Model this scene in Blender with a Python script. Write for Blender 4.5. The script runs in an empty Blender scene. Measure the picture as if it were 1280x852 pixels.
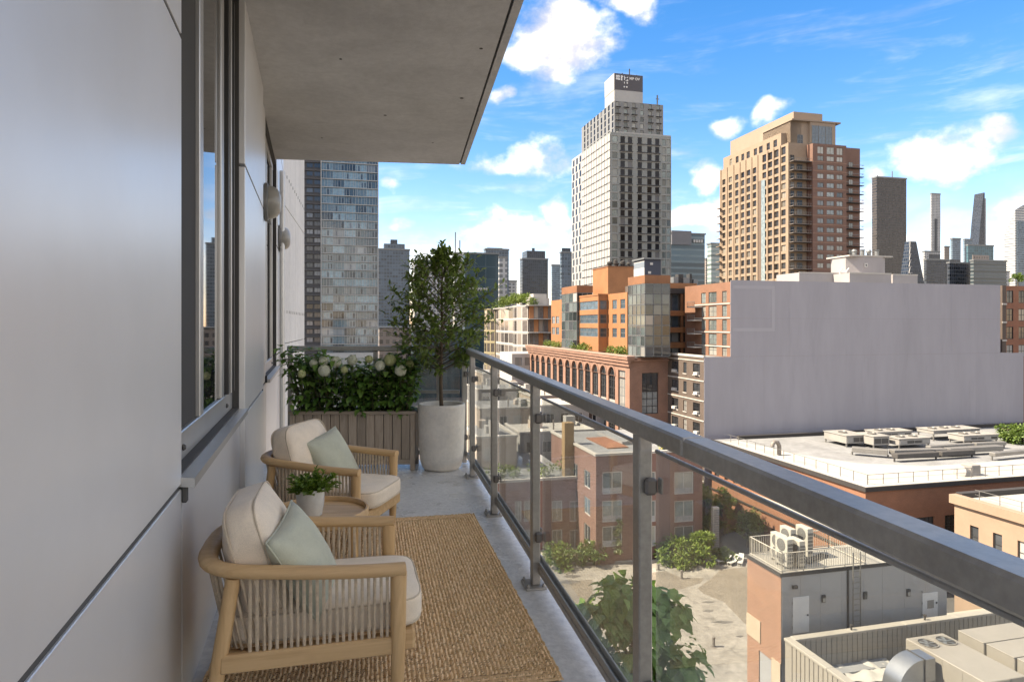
import bpy, bmesh, math, random
from mathutils import Vector, Matrix, noise as mnoise

# ------------------------------------------------------------------ camera, sky, sun, exposure
SC = bpy.context.scene
COL = SC.collection
R = math.radians
F, HY, CX, H, G = 820.0, 405.0, 640.0, 1.4, -28.0      # focal length in px, horizon row, eye height, street level
cam = bpy.data.cameras.new('camera')
cam.sensor_width = 36.0
cam.lens = 36.0 * F / 1280.0
cam.shift_y = -(426.0 - HY) / 1280.0
cam.clip_start = 0.05
cam.clip_end = 12000.0
co = bpy.data.objects.new('camera', cam)
COL.objects.link(co)
co.location = (0, 0, H)
co.rotation_euler = (R(90), 0, 0)
SC.camera = co

SUN_EL = 47.0
SUN_V = Vector((-0.99, -0.10, 0)).normalized()           # horizontal direction towards the sun: left of the view
sun_vec = Vector((SUN_V.x * math.cos(R(SUN_EL)), SUN_V.y * math.cos(R(SUN_EL)), math.sin(R(SUN_EL))))
sl = bpy.data.lights.new('sun', 'SUN')
sl.energy = 2.0
sl.angle = R(0.5)
sl.color = (1.0, 0.945, 0.875)
so = bpy.data.objects.new('sun', sl)
COL.objects.link(so)
so.rotation_euler = (-sun_vec).to_track_quat('-Z', 'Y').to_euler()

SC.view_settings.view_transform = 'Standard'
SC.view_settings.look = 'None'
SC.view_settings.gamma = 1.0
SC.view_settings.use_curve_mapping = False
SC.view_settings.exposure = 2.75
SC.view_settings.use_white_balance = True
SC.view_settings.white_balance_temperature = 7900
SC.view_settings.white_balance_tint = 10
SC.render.engine = 'CYCLES'
SC.cycles.max_bounces = 10
SC.cycles.transparent_max_bounces = 16
SC.cycles.use_denoising = True
SC.cycles.caustics_reflective = False
SC.cycles.sample_clamp_indirect = 6.0

world = bpy.data.worlds.new('World')
SC.world = world
world.cycles.sampling_method = 'MANUAL'
world.cycles.sample_map_resolution = 256
world.use_nodes = True
WT = world.node_tree
for n in list(WT.nodes):
    WT.nodes.remove(n)


def nd(t, typ, **kw):
    n = t.nodes.new(typ)
    for k, v in kw.items():
        setattr(n, k, v)
    return n


def setin(t, node, key, v):
    if isinstance(v, bpy.types.NodeSocket):
        t.links.new(v, node.inputs[key])
    elif v is not None:
        node.inputs[key].default_value = v


def mth(t, op, a, b=None, c=None, clamp=False):
    n = nd(t, 'ShaderNodeMath', operation=op, use_clamp=clamp)
    for i, v in enumerate((a, b, c)):
        if v is not None:
            setin(t, n, i, v)
    return n.outputs[0]


def vmth(t, op, a, b=None):
    n = nd(t, 'ShaderNodeVectorMath', operation=op)
    setin(t, n, 0, a)
    if b is not None:
        setin(t, n, 1, b)
    return n


def mixc(t, fac, a, b, blend='MIX'):
    n = nd(t, 'ShaderNodeMix', data_type='RGBA', blend_type=blend)
    setin(t, n, 0, fac)
    setin(t, n, 6, a)
    setin(t, n, 7, b)
    return n.outputs[2]


def smooth(t, v, lo, hi, a=0.0, b=1.0):
    n = nd(t, 'ShaderNodeMapRange', interpolation_type='SMOOTHSTEP')
    setin(t, n, 0, v)
    n.inputs[1].default_value, n.inputs[2].default_value = lo, hi
    n.inputs[3].default_value, n.inputs[4].default_value = a, b
    return n.outputs[0]


def fbm(t, vec, scale, detail=5, rough=0.55, dist=0.0):
    n = nd(t, 'ShaderNodeTexNoise')
    setin(t, n, 'Vector', vec)
    n.inputs['Scale'].default_value = scale
    n.inputs['Detail'].default_value = detail
    n.inputs['Roughness'].default_value = rough
    n.inputs['Distortion'].default_value = dist
    return n.outputs[0]


def build_sky():
    t = WT
    sky = nd(t, 'ShaderNodeTexSky', sky_type='NISHITA')
    sky.sun_disc = False
    sky.sun_elevation = R(SUN_EL)
    sky.sun_rotation = math.atan2(SUN_V.x, SUN_V.y)
    sky.altitude = 100
    sky.air_density = 1.0
    sky.dust_density = 0.15
    sky.ozone_density = 2.6
    tc = nd(t, 'ShaderNodeTexCoord')
    sp = nd(t, 'ShaderNodeSeparateXYZ')
    t.links.new(tc.outputs['Generated'], sp.inputs[0])
    az = mth(t, 'ARCTAN2', sp.outputs[0], sp.outputs[1])
    el = mth(t, 'ARCSINE', sp.outputs[2])
    cmb = nd(t, 'ShaderNodeCombineXYZ')
    setin(t, cmb, 0, az)
    setin(t, cmb, 1, mth(t, 'MULTIPLY', el, 1.35))
    ae = cmb.outputs[0]
    # billow noise, also pushes the cloud outlines about
    n1 = fbm(t, ae, 7.5, 6, 0.60, 0.0)
    n2 = fbm(t, ae, 40.0, 3, 0.62, 0.0)
    wn = nd(t, 'ShaderNodeTexNoise')
    setin(t, wn, 'Vector', ae)
    wn.inputs['Scale'].default_value = 9.0
    wn.inputs['Detail'].default_value = 3
    wob = vmth(t, 'SUBTRACT', wn.outputs[1], (0.5, 0.5, 0.5)).outputs[0]
    wsc = vmth(t, 'MULTIPLY', wob, (0.11, 0.11, 0.0)).outputs[0]
    wae = vmth(t, 'ADD', ae, wsc).outputs[0]
    # cumulus banks of this sky: azimuth, elevation, half sizes (degrees), weight
    banks = [(4.0, 23.2, 5.4, 4.0, 1.0), (10.4, 25.6, 3.0, 1.3, .8), (-1, 18.5, 1.4, 1.0, .7), (0.8, 14.0, 7.0, 1.7, .75), (3.5, 9.7, 1.8, 2.4, .9),
             (0, 8.0, 6.2, 1.7, .85), (-6, 5.5, 6, 1.2, .7), (22, 7, 5, 1.3, .7), (-10.4, 12, 1.3, 1.0, .7), (-9.4, 8.6, 1.8, 1.1, .7), (17.6, 16.4, 2.1, 1.4, .8), (21.3, 16.5, 2.3, 1.0, .75),
             (16.3, 11.9, 2.1, 1.9, .8), (15.3, 9.0, 3.2, 1.2, .75), (28.7, 10.2, 2.0, 2.4, .9), (28.5, 6.3, 3.2, 1.9, .85), (33.8, 12.2, 4.2, 1.9, .95),
             (36.2, 13.2, 2.2, 1.2, .85), (34, 7.6, 4.4, 1.5, .8), (38, 7.6, 3.2, 2.2, .8)]
    best = None
    for a, e, ra, re, w in banks:
        q = vmth(t, 'SUBTRACT', wae, (R(a), R(e) * 1.35, 0)).outputs[0]
        q = vmth(t, 'MULTIPLY', q, (1 / R(ra), 1 / (R(re) * 1.35), 0)).outputs[0]
        l = vmth(t, 'LENGTH', q).outputs[1]
        m = smooth(t, l, 1.35, 0.15, 0.0, w)
        best = m if best is None else mth(t, 'MAXIMUM', best, m)
    # denser cloud added outside the view to brighten the light on the balcony
    inview = mth(t, 'MULTIPLY', smooth(t, mth(t, 'ABSOLUTE', az), R(58), R(46)), smooth(t, el, R(42), R(32)))
    rest = mth(t, 'MULTIPLY', smooth(t, fbm(t, ae, 2.6, 2, 0.5), 0.40, 0.53, 0.0, 1.0), mth(t, 'SUBTRACT', 1.0, inview))
    best = mth(t, 'MAXIMUM', best, rest)
    f = mth(t, 'MULTIPLY_ADD', mth(t, 'SUBTRACT', n1, 0.5), 1.5, best)
    f = mth(t, 'MULTIPLY_ADD', mth(t, 'SUBTRACT', n2, 0.5), 0.55, f)
    dens = smooth(t, f, 0.16, 1.08)
    dens = mth(t, 'MULTIPLY', dens, smooth(t, best, 0.02, 0.25))
    # thin veil of cloud near the horizon all the way round
    veil = mth(t, 'MULTIPLY', smooth(t, el, R(13), R(1)), smooth(t, n1, 0.36, 0.66))
    veil = mth(t, 'MULTIPLY', veil, 0.30)
    dens = mth(t, 'MAXIMUM', dens, veil)
    # thin streaks of high cloud
    st = vmth(t, 'MULTIPLY', ae, (1.6, 6.5, 1.0)).outputs[0]
    wisp = mth(t, 'MULTIPLY', smooth(t, fbm(t, st, 2.6, 5, 0.62, 0.4), 0.48, 0.84, 0.0, 0.6), smooth(t, el, R(34), R(8)))
    dens = mth(t, 'MAXIMUM', dens, wisp)
    # lit tops, greyer thick undersides: thickness sampled a little higher up
    up = vmth(t, 'ADD', ae, (-0.02, 0.035, 0)).outputs[0]
    nu = fbm(t, up, 7.5, 3, 0.60, 0.0)
    lit = smooth(t, mth(t, 'SUBTRACT', nu, n1), -0.12, 0.12, 1.0, 0.0)
    ccol = mixc(t, lit, (1.0, 1.02, 1.15, 1), (2.5, 2.46, 2.46, 1))
    hs = nd(t, 'ShaderNodeHueSaturation')
    hs.inputs['Saturation'].default_value = 1.40
    hs.inputs['Value'].default_value = 0.335
    t.links.new(sky.outputs[0], hs.inputs['Color'])
    clear = mixc(t, 1.0, hs.outputs[0], (1.10, 0.87, 0.95, 1), 'MULTIPLY')
    c = mixc(t, mth(t, 'MULTIPLY', dens, 0.9), clear, ccol)
    bg = nd(t, 'ShaderNodeBackground')
    bg.inputs[1].default_value = 0.15
    t.links.new(c, bg.inputs[0])
    out = nd(t, 'ShaderNodeOutputWorld')
    t.links.new(bg.outputs[0], out.inputs[0])


build_sky()

# ------------------------------------------------------------------ helpers: placing
def at(px, py, d):
    return Vector(((px - CX) / F * d, d, H - (py - HY) / F * d))


def onz(px, py, z):
    return at(px, py, (H - z) * F / (py - HY))


# ------------------------------------------------------------------ helpers: materials
MATS = {}
CK = 1.0                                        # colour scale that darkens the city against the raised exposure


def _pr(m):
    t = m.node_tree
    b = t.nodes.get('Principled BSDF')
    return t, b


def mat(name, base, rough=0.7, metal=0.0, var=0.12, vs=3.0, bump=0.0, bs=60.0, spec=None, stretch=(1, 1, 1), var2=0.0, vs2=40.0, rnd=0.0, coat=0.0, rvar=0.0, dirt=0.0):
    if name in MATS:
        return MATS[name]
    m = bpy.data.materials.new(name)
    m.use_nodes = True
    t, b = _pr(m)
    tc = nd(t, 'ShaderNodeTexCoord')
    mp = nd(t, 'ShaderNodeMapping')
    mp.inputs['Scale'].default_value = stretch
    t.links.new(tc.outputs['Object'], mp.inputs[0])
    vec = mp.outputs[0]
    c = tuple(q * CK for q in base) + (1,)
    n1 = fbm(t, vec, vs, 6, 0.6, 0.2)
    k = smooth(t, n1, 0.25, 0.75, 1 - var, 1 + var)
    if var2:
        n2 = fbm(t, vec, vs2, 4, 0.6)
        k = mth(t, 'MULTIPLY', k, smooth(t, n2, 0.3, 0.7, 1 - var2, 1 + var2))
    if rnd:
        oi = nd(t, 'ShaderNodeObjectInfo')
        k = mth(t, 'MULTIPLY', k, mth(t, 'MULTIPLY_ADD', oi.outputs['Random'], 2 * rnd, 1 - rnd))
    if dirt:
        n4 = fbm(t, vec, vs * 2.3, 8, 0.7, 0.6)
        k = mth(t, 'MULTIPLY', k, smooth(t, n4, 0.52, 0.72, 1.0, 1 - dirt))
    col = vmth(t, 'SCALE', c[:3])
    setin(t, col, 3, k)
    t.links.new(col.outputs[0], b.inputs['Base Color'])
    b.inputs['Roughness'].default_value = rough
    if rvar:
        t.links.new(smooth(t, n1, 0.3, 0.7, rough - rvar, rough + rvar), b.inputs['Roughness'])
    b.inputs['Metallic'].default_value = metal
    if spec is not None:
        b.inputs['Specular IOR Level'].default_value = spec
    if coat:
        b.inputs['Coat Weight'].default_value = coat
    if bump:
        n3 = fbm(t, vec, bs, 5, 0.6)
        bp = nd(t, 'ShaderNodeBump')
        bp.inputs['Strength'].default_value = bump
        bp.inputs['Distance'].default_value = 0.02
        t.links.new(n3, bp.inputs['Height'])
        t.links.new(bp.outputs[0], b.inputs['Normal'])
    MATS[name] = m
    return m


def brickmat(name, c1, c2, mortar, bw=0.22, bh=0.075, ms=0.012, rough=0.85, big=0.12):
    if name in MATS:
        return MATS[name]
    m = bpy.data.materials.new(name)
    m.use_nodes = True
    t, b = _pr(m)
    tc = nd(t, 'ShaderNodeTexCoord')
    sp = nd(t, 'ShaderNodeSeparateXYZ')
    t.links.new(tc.outputs['Object'], sp.inputs[0])
    cb = nd(t, 'ShaderNodeCombineXYZ')
    setin(t, cb, 0, mth(t, 'ADD', sp.outputs[0], sp.outputs[1]))
    setin(t, cb, 1, sp.outputs[2])
    br = nd(t, 'ShaderNodeTexBrick')
    t.links.new(cb.outputs[0], br.inputs['Vector'])
    br.inputs['Scale'].default_value = 1.0
    br.inputs['Brick Width'].default_value = bw
    br.inputs['Row Height'].default_value = bh
    br.inputs['Mortar Size'].default_value = ms
    br.inputs['Color1'].default_value = tuple(q * CK for q in c1) + (1,)
    br.inputs['Color2'].default_value = tuple(q * CK for q in c2) + (1,)
    br.inputs['Mortar'].default_value = tuple(q * CK for q in mortar) + (1,)
    n = fbm(t, tc.outputs['Object'], 0.35, 6, 0.65, 0.3)
    k = smooth(t, n, 0.25, 0.75, 1 - big, 1 + big)
    col = vmth(t, 'SCALE', br.outputs[0])
    setin(t, col, 3, k)
    t.links.new(col.outputs[0], b.inputs['Base Color'])
    b.inputs['Roughness'].default_value = rough
    MATS[name] = m
    return m


def gridmat(name, wall, glass, ph, pv, fh, fv, rough=0.6, grough=0.15, var=0.2, metal=0.0):
    """far facade: panes fh x fv of each ph x pv metre cell, too far away to tell apart"""
    if name in MATS:
        return MATS[name]
    m = bpy.data.materials.new(name)
    m.use_nodes = True
    t, b = _pr(m)
    tc = nd(t, 'ShaderNodeTexCoord')
    sp = nd(t, 'ShaderNodeSeparateXYZ')
    t.links.new(tc.outputs['Object'], sp.inputs[0])
    hcoord = mth(t, 'DIVIDE', mth(t, 'ADD', sp.outputs[0], sp.outputs[1]), ph)
    vcoord = mth(t, 'DIVIDE', sp.outputs[2], pv)
    hh = mth(t, 'LESS_THAN', mth(t, 'FRACT', hcoord), fh)
    vv = mth(t, 'LESS_THAN', mth(t, 'FRACT', vcoord), fv)
    ge = nd(t, 'ShaderNodeNewGeometry')
    spn = nd(t, 'ShaderNodeSeparateXYZ')
    t.links.new(ge.outputs['Normal'], spn.inputs[0])
    side = mth(t, 'LESS_THAN', mth(t, 'ABSOLUTE', spn.outputs[2]), 0.5)
    msk = mth(t, 'MULTIPLY', mth(t, 'MULTIPLY', hh, vv), side)
    wn = nd(t, 'ShaderNodeTexWhiteNoise', noise_dimensions='2D')
    cb = nd(t, 'ShaderNodeCombineXYZ')
    setin(t, cb, 0, mth(t, 'FLOOR', hcoord))
    setin(t, cb, 1, mth(t, 'FLOOR', vcoord))
    t.links.new(cb.outputs[0], wn.inputs[0])
    g = vmth(t, 'SCALE', tuple(q * CK for q in glass))
    setin(t, g, 3, mth(t, 'MULTIPLY_ADD', wn.outputs[0], 2 * var * 2, 1 - var * 2))
    n = fbm(t, tc.outputs['Object'], 0.03, 5, 0.6)
    w = vmth(t, 'SCALE', tuple(q * CK for q in wall))
    setin(t, w, 3, smooth(t, n, 0.3, 0.7, 0.88, 1.12))
    c = mixc(t, msk, w.outputs[0], g.outputs[0])
    t.links.new(c, b.inputs['Base Color'])
    t.links.new(mth(t, 'MULTIPLY_ADD', msk, grough - rough, rough), b.inputs['Roughness'])
    b.inputs['Metallic'].default_value = metal
    MATS[name] = m
    return m


def panemat(name, dark, curtain=(0.42, 0.41, 0.38), share=0.2, rough=0.07, spec=0.6, spread=0.6):
    """window pane: dark glossy glass, some panes show a pale blind, chosen per object"""
    if name in MATS:
        return MATS[name]
    m = bpy.data.materials.new(name)
    m.use_nodes = True
    t, b = _pr(m)
    oi = nd(t, 'ShaderNodeObjectInfo')
    r = oi.outputs['Random']
    tc = nd(t, 'ShaderNodeTexCoord')
    n = fbm(t, tc.outputs['Object'], 1.1, 3, 0.5)
    blind = mth(t, 'LESS_THAN', r, share)
    g = vmth(t, 'SCALE', tuple(dark))
    r2 = mth(t, 'FRACT', mth(t, 'MULTIPLY', r, 17.3))
    k = mth(t, 'MULTIPLY', mth(t, 'MULTIPLY_ADD', r2, 2 * spread, 1 - spread), smooth(t, n, 0.3, 0.7, 0.8, 1.2))
    setin(t, g, 3, k)
    cu = vmth(t, 'SCALE', tuple(q * CK for q in curtain))
    setin(t, cu, 3, mth(t, 'MULTIPLY_ADD', r2, 0.6, 0.6))
    c = mixc(t, blind, g.outputs[0], cu.outputs[0])
    t.links.new(c, b.inputs['Base Color'])
    b.inputs['Roughness'].default_value = rough
    b.inputs['Specular IOR Level'].default_value = spec
    MATS[name] = m
    return m


def glassmat(name, tint=(0.97, 0.98, 0.975), film=0.04):
    """thin clear sheet: transparent with fresnel reflection and a faint white film painted in for reflected haze"""
    m = bpy.data.materials.new(name)
    m.use_nodes = True
    t = m.node_tree
    for n in list(t.nodes):
        t.nodes.remove(n)
    tr = nd(t, 'ShaderNodeBsdfTransparent')
    tr.inputs[0].default_value = tuple(tint) + (1,)
    gl = nd(t, 'ShaderNodeBsdfGlossy')
    gl.inputs['Roughness'].default_value = 0.02
    df = nd(t, 'ShaderNodeBsdfDiffuse')
    df.inputs[0].default_value = (0.8, 0.8, 0.78, 1)
    lw = nd(t, 'ShaderNodeLayerWeight')
    lw.inputs[0].default_value = 0.5
    refl = mth(t, 'MULTIPLY_ADD', mth(t, 'POWER', lw.outputs['Facing'], 4.0), 0.7, 0.045)   # Schlick, the same from both faces
    tc = nd(t, 'ShaderNodeTexCoord')
    n = fbm(t, tc.outputs['Object'], 2.2, 7, 0.65, 0.5)
    fm = mth(t, 'MULTIPLY', smooth(t, n, 0.3, 0.75, 0.5, 1.6), film)  # white diffuse veil standing in for hazy reflections
    m1 = nd(t, 'ShaderNodeMixShader')
    t.links.new(fm, m1.inputs[0])
    t.links.new(tr.outputs[0], m1.inputs[1])
    t.links.new(df.outputs[0], m1.inputs[2])
    m2 = nd(t, 'ShaderNodeMixShader')
    t.links.new(refl, m2.inputs[0])
    t.links.new(m1.outputs[0], m2.inputs[1])
    t.links.new(gl.outputs[0], m2.inputs[2])
    o = nd(t, 'ShaderNodeOutputMaterial')
    t.links.new(m2.outputs[0], o.inputs[0])
    MATS[name] = m
    return m


def leafmat(name, c1, c2, rough=0.45, trans=0.25):
    if name in MATS:
        return MATS[name]
    m = bpy.data.materials.new(name)
    m.use_nodes = True
    t, b = _pr(m)
    ge = nd(t, 'ShaderNodeNewGeometry')
    oi = nd(t, 'ShaderNodeObjectInfo')
    r = mth(t, 'FRACT', mth(t, 'ADD', ge.outputs['Random Per Island'], oi.outputs['Random']))
    c = mixc(t, r, tuple(c1) + (1,), tuple(c2) + (1,))
    t.links.new(c, b.inputs['Base Color'])
    b.inputs['Roughness'].default_value = rough
    tl = nd(t, 'ShaderNodeBsdfTranslucent')
    tcx = mixc(t, 0.5, c, (0.20, 0.30, 0.03, 1))
    t.links.new(tcx, tl.inputs[0])
    ms = nd(t, 'ShaderNodeMixShader')
    ms.inputs[0].default_value = trans
    out = t.nodes['Material Output']
    t.links.new(b.outputs[0], ms.inputs[1])
    t.links.new(tl.outputs[0], ms.inputs[2])
    t.links.new(ms.outputs[0], out.inputs[0])
    MATS[name] = m
    return m


def woodmat(name, c1, c2, scale=1.0, axis=0, rough=0.5, rnd=0.12):
    if name in MATS:
        return MATS[name]
    m = bpy.data.materials.new(name)
    m.use_nodes = True
    t, b = _pr(m)
    tc = nd(t, 'ShaderNodeTexCoord')
    oi = nd(t, 'ShaderNodeObjectInfo')
    mp = nd(t, 'ShaderNodeMapping')
    s = [26.0 * scale] * 3
    s[axis] = 2.0 * scale
    mp.inputs['Scale'].default_value = s
    t.links.new(tc.outputs['Object'], mp.inputs[0])
    off = vmth(t, 'SCALE', (3.1, 5.7, 9.3))
    setin(t, off, 3, mth(t, 'MULTIPLY', oi.outputs['Random'], 10.0))
    v = vmth(t, 'ADD', mp.outputs[0], off.outputs[0]).outputs[0]
    n = fbm(t, v, 1.0, 7, 0.65, 1.2)
    c = mixc(t, smooth(t, n, 0.3, 0.72), tuple(c1) + (1,), tuple(c2) + (1,))
    sc = vmth(t, 'SCALE', c)
    setin(t, sc, 3, mth(t, 'MULTIPLY_ADD', oi.outputs['Random'], 2 * rnd, 1 - rnd))
    t.links.new(sc.outputs[0], b.inputs['Base Color'])
    b.inputs['Roughness'].default_value = rough
    bp = nd(t, 'ShaderNodeBump')
    bp.inputs['Strength'].default_value = 0.15
    bp.inputs['Distance'].default_value = 0.01
    t.links.new(n, bp.inputs['Height'])
    t.links.new(bp.outputs[0], b.inputs['Normal'])
    MATS[name] = m
    return m


def fabricmat(name, base, scale=420.0):
    if name in MATS:
        return MATS[name]
    m = bpy.data.materials.new(name)
    m.use_nodes = True
    t, b = _pr(m)
    tc = nd(t, 'ShaderNodeTexCoord')
    n = fbm(t, tc.outputs['Object'], scale, 3, 0.7)
    n2 = fbm(t, tc.outputs['Object'], 9.0, 4, 0.6)
    k = mth(t, 'MULTIPLY', smooth(t, n, 0.3, 0.7, 0.86, 1.1), smooth(t, n2, 0.3, 0.7, 0.93, 1.05))
    c = vmth(t, 'SCALE', tuple(base))
    setin(t, c, 3, k)
    t.links.new(c.outputs[0], b.inputs['Base Color'])
    b.inputs['Roughness'].default_value = 0.95
    b.inputs['Sheen Weight'].default_value = 0.25
    b.inputs['Specular IOR Level'].default_value = 0.2
    bp = nd(t, 'ShaderNodeBump')
    bp.inputs['Strength'].default_value = 0.25
    bp.inputs['Distance'].default_value = 0.004
    h = mth(t, 'MULTIPLY_ADD', n2, 1.2, n)
    t.links.new(h, bp.inputs['Height'])
    t.links.new(bp.outputs[0], b.inputs['Normal'])
    MATS[name] = m
    return m


# ------------------------------------------------------------------ helpers: meshes
_CB = {}


def chamfer_unit(bx, by, bz):
    pass


class MB:
    def __init__(self):
        self.v, self.f, self.mi = [], [], []
        self.cur = 0

    def quad(self, *p):
        i = len(self.v)
        self.v.extend([tuple(q) for q in p])
        self.f.append(tuple(range(i, i + len(p))))
        self.mi.append(self.cur)
        return self

    def raw(self, vs, fs, M=None):
        i = len(self.v)
        if M is not None:
            vs = [M @ Vector(q) for q in vs]
        self.v.extend([tuple(q) for q in vs])
        for f in fs:
            self.f.append(tuple(i + k for k in f))
            self.mi.append(self.cur)
        return self

    def box(self, x0, x1, y0, y1, z0, z1, M=None):
        vs = [(x0, y0, z0), (x1, y0, z0), (x1, y1, z0), (x0, y1, z0), (x0, y0, z1), (x1, y0, z1), (x1, y1, z1), (x0, y1, z1)]
        return self.raw(vs, [(0, 3, 2, 1), (4, 5, 6, 7), (0, 1, 5, 4), (1, 2, 6, 5), (2, 3, 7, 6), (3, 0, 4, 7)], M)

    def cbox(self, x0, x1, y0, y1, z0, z1, b=0.005, M=None):
        """box with chamfered edges"""
        c = ((x0 + x1) / 2, (y0 + y1) / 2, (z0 + z1) / 2)
        h = ((x1 - x0) / 2, (y1 - y0) / 2, (z1 - z0) / 2)
        b = min(b, min(h) * 0.6)
        vs, idx = [], {}
        for sx in (-1, 1):
            for sy in (-1, 1):
                for sz in (-1, 1):
                    s = (sx, sy, sz)
                    for a in range(3):
                        p = [c[k] + s[k] * (h[k] - (0 if k == a else b)) for k in range(3)]
                        idx[(s, a)] = len(vs)
                        vs.append(p)
        fs = []
        for a in range(3):
            o1, o2 = [k for k in range(3) if k != a]
            for sg in (-1, 1):
                ring = []
                for s1, s2 in ((-1, -1), (1, -1), (1, 1), (-1, 1)):
                    s = [0, 0, 0]
                    s[a], s[o1], s[o2] = sg, s1, s2
                    ring.append(idx[(tuple(s), a)])
                flip = (sg < 0) ^ (a == 1)
                fs.append(tuple(ring[::-1] if flip else ring))
        for a in range(3):                                   # edges running along axis a
            o1, o2 = [k for k in range(3) if k != a]
            for s1 in (-1, 1):
                for s2 in (-1, 1):
                    s = [0, 0, 0]
                    s[o1], s[o2] = s1, s2
                    lo, hi = list(s), list(s)
                    lo[a], hi[a] = -1, 1
                    fs.append((idx[(tuple(lo), o1)], idx[(tuple(hi), o1)], idx[(tuple(hi), o2)], idx[(tuple(lo), o2)]))
        for sx in (-1, 1):
            for sy in (-1, 1):
                for sz in (-1, 1):
                    s = (sx, sy, sz)
                    fs.append((idx[(s, 0)], idx[(s, 1)], idx[(s, 2)]))
        return self.raw(vs, fs, M)

    def tube(self, pts, r, n=8, cap=True, flat=None):
        """tube along points; r a number or one per point; flat=(k,) squashes vertically"""
        pts = [Vector(p) for p in pts]
        rs = r if isinstance(r, (list, tuple)) else [r] * len(pts)
        i0 = len(self.v)
        up = None
        for k, p in enumerate(pts):
            a = pts[max(k - 1, 0)]
            b = pts[min(k + 1, len(pts) - 1)]
            d = (b - a).normalized()
            if up is None:
                up = Vector((0, 0, 1)) if abs(d.z) < 0.9 else Vector((1, 0, 0))
            s = d.cross(up)
            if s.length < 1e-6:
                s = d.cross(Vector((0, 1, 0)))
            s.normalize()
            w = s.cross(d).normalized()
            up = w
            for j in range(n):
                t = 2 * math.pi * j / n
                fx, fy = (1, 1) if flat is None else flat
                self.v.append(tuple(p + s * math.cos(t) * rs[k] * fx + w * math.sin(t) * rs[k] * fy))
        for k in range(len(pts) - 1):
            for j in range(n):
                a = i0 + k * n + j
                b = i0 + k * n + (j + 1) % n
                self.f.append((a, b, b + n, a + n))
                self.mi.append(self.cur)
        if cap:
            self.f.append(tuple(i0 + j for j in range(n))[::-1])
            self.mi.append(self.cur)
            e = i0 + (len(pts) - 1) * n
            self.f.append(tuple(e + j for j in range(n)))
            self.mi.append(self.cur)
        return self

    def lathe(self, prof, n=32, M=None, cap=True):
        vs, fs = [], []
        for r, z in prof:
            for j in range(n):
                t = 2 * math.pi * j / n
                vs.append((r * math.cos(t), r * math.sin(t), z))
        for k in range(len(prof) - 1):
            for j in range(n):
                a, b = k * n + j, k * n + (j + 1) % n
                fs.append((a, b, b + n, a + n))
        if cap:
            fs.append(tuple(range(n))[::-1])
            e = (len(prof) - 1) * n
            fs.append(tuple(e + j for j in range(n)))
        return self.raw(vs, fs, M)

    def prism(self, poly, z0, z1, M=None):
        n = len(poly)
        vs = [(x, y, z0) for x, y in poly] + [(x, y, z1) for x, y in poly]
        fs = [tuple(range(n))[::-1], tuple(range(n, 2 * n))]
        for k in range(n):
            fs.append((k, (k + 1) % n, n + (k + 1) % n, n + k))
        return self.raw(vs, fs, M)

    def leaf(self, p, d, up, L, W, bend=0.25, fold=0.18, n=3):
        """one leaf blade from p along d"""
        d = d.normalized()
        s = d.cross(up)
        if s.length < 1e-4:
            s = d.orthogonal()
        s.normalize()
        w = s.cross(d).normalized()
        if n == 2:
            m = p + d * L * 0.5
            self.raw([p, m + s * W / 2 + w * W * fold, p + d * L - w * L * bend, m - s * W / 2 + w * W * fold], [(0, 1, 2), (0, 2, 3)])
        else:
            a = p + d * L * 0.33 + w * L * bend * 0.05
            b = p + d * L * 0.7 - w * L * bend * 0.3
            e = p + d * L - w * L * bend
            self.raw([p, a + s * W * .5 + w * W * fold, b + s * W * .38 + w * W * fold * .8, e, b - s * W * .38 + w * W * fold * .8, a - s * W * .5 + w * W * fold, a, b],
                     [(0, 1, 6), (1, 2, 7, 6), (2, 3, 7), (7, 3, 4), (6, 7, 4, 5), (0, 6, 5)])
        return self

    def mesh(self, name, mats, smooth=None):
        me = bpy.data.meshes.new(name)
        me.from_pydata(self.v, [], self.f)
        if not isinstance(mats, (list, tuple)):
            mats = [mats]
        for m in mats:
            me.materials.append(m)
        if len(mats) > 1:
            me.polygons.foreach_set('material_index', self.mi)
        if smooth is not None:
            me.polygons.foreach_set('use_smooth', [True] * len(me.polygons))
            if smooth < 179:
                me.set_sharp_from_angle(angle=R(smooth))
        me.update()
        return me

    def build(self, name, mats, parent=None, smooth=None, loc=None, rz=0.0):
        return put(name, self.mesh(name, mats, smooth), parent, loc, rz)


def put(name, me, parent=None, loc=None, rz=0.0):
    o = bpy.data.objects.new(name, me)
    COL.objects.link(o)
    if parent is not None:
        o.parent = parent
    if loc is not None:
        o.location = loc
    if rz:
        o.rotation_euler = (0, 0, rz)
    return o


def tag(o, label, cat, group=None, kind=None):
    o['label'] = label
    o['category'] = cat
    if group:
        o['group'] = group
    if kind:
        o['kind'] = kind
    return o


def thing(name, label, cat, loc=(0, 0, 0), rz=0.0, group=None):
    o = bpy.data.objects.new(name, None)
    COL.objects.link(o)
    o.location = loc
    o.rotation_euler = (0, 0, rz)
    o.empty_display_size = 0.2
    return tag(o, label, cat, group)


def struct(o):
    o['kind'] = 'structure'
    return o


def copy_tree(o, parent=None):
    c = o.copy()
    COL.objects.link(c)
    c.parent = parent
    for ch in list(o.children):
        copy_tree(ch, c)
    return c


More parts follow.
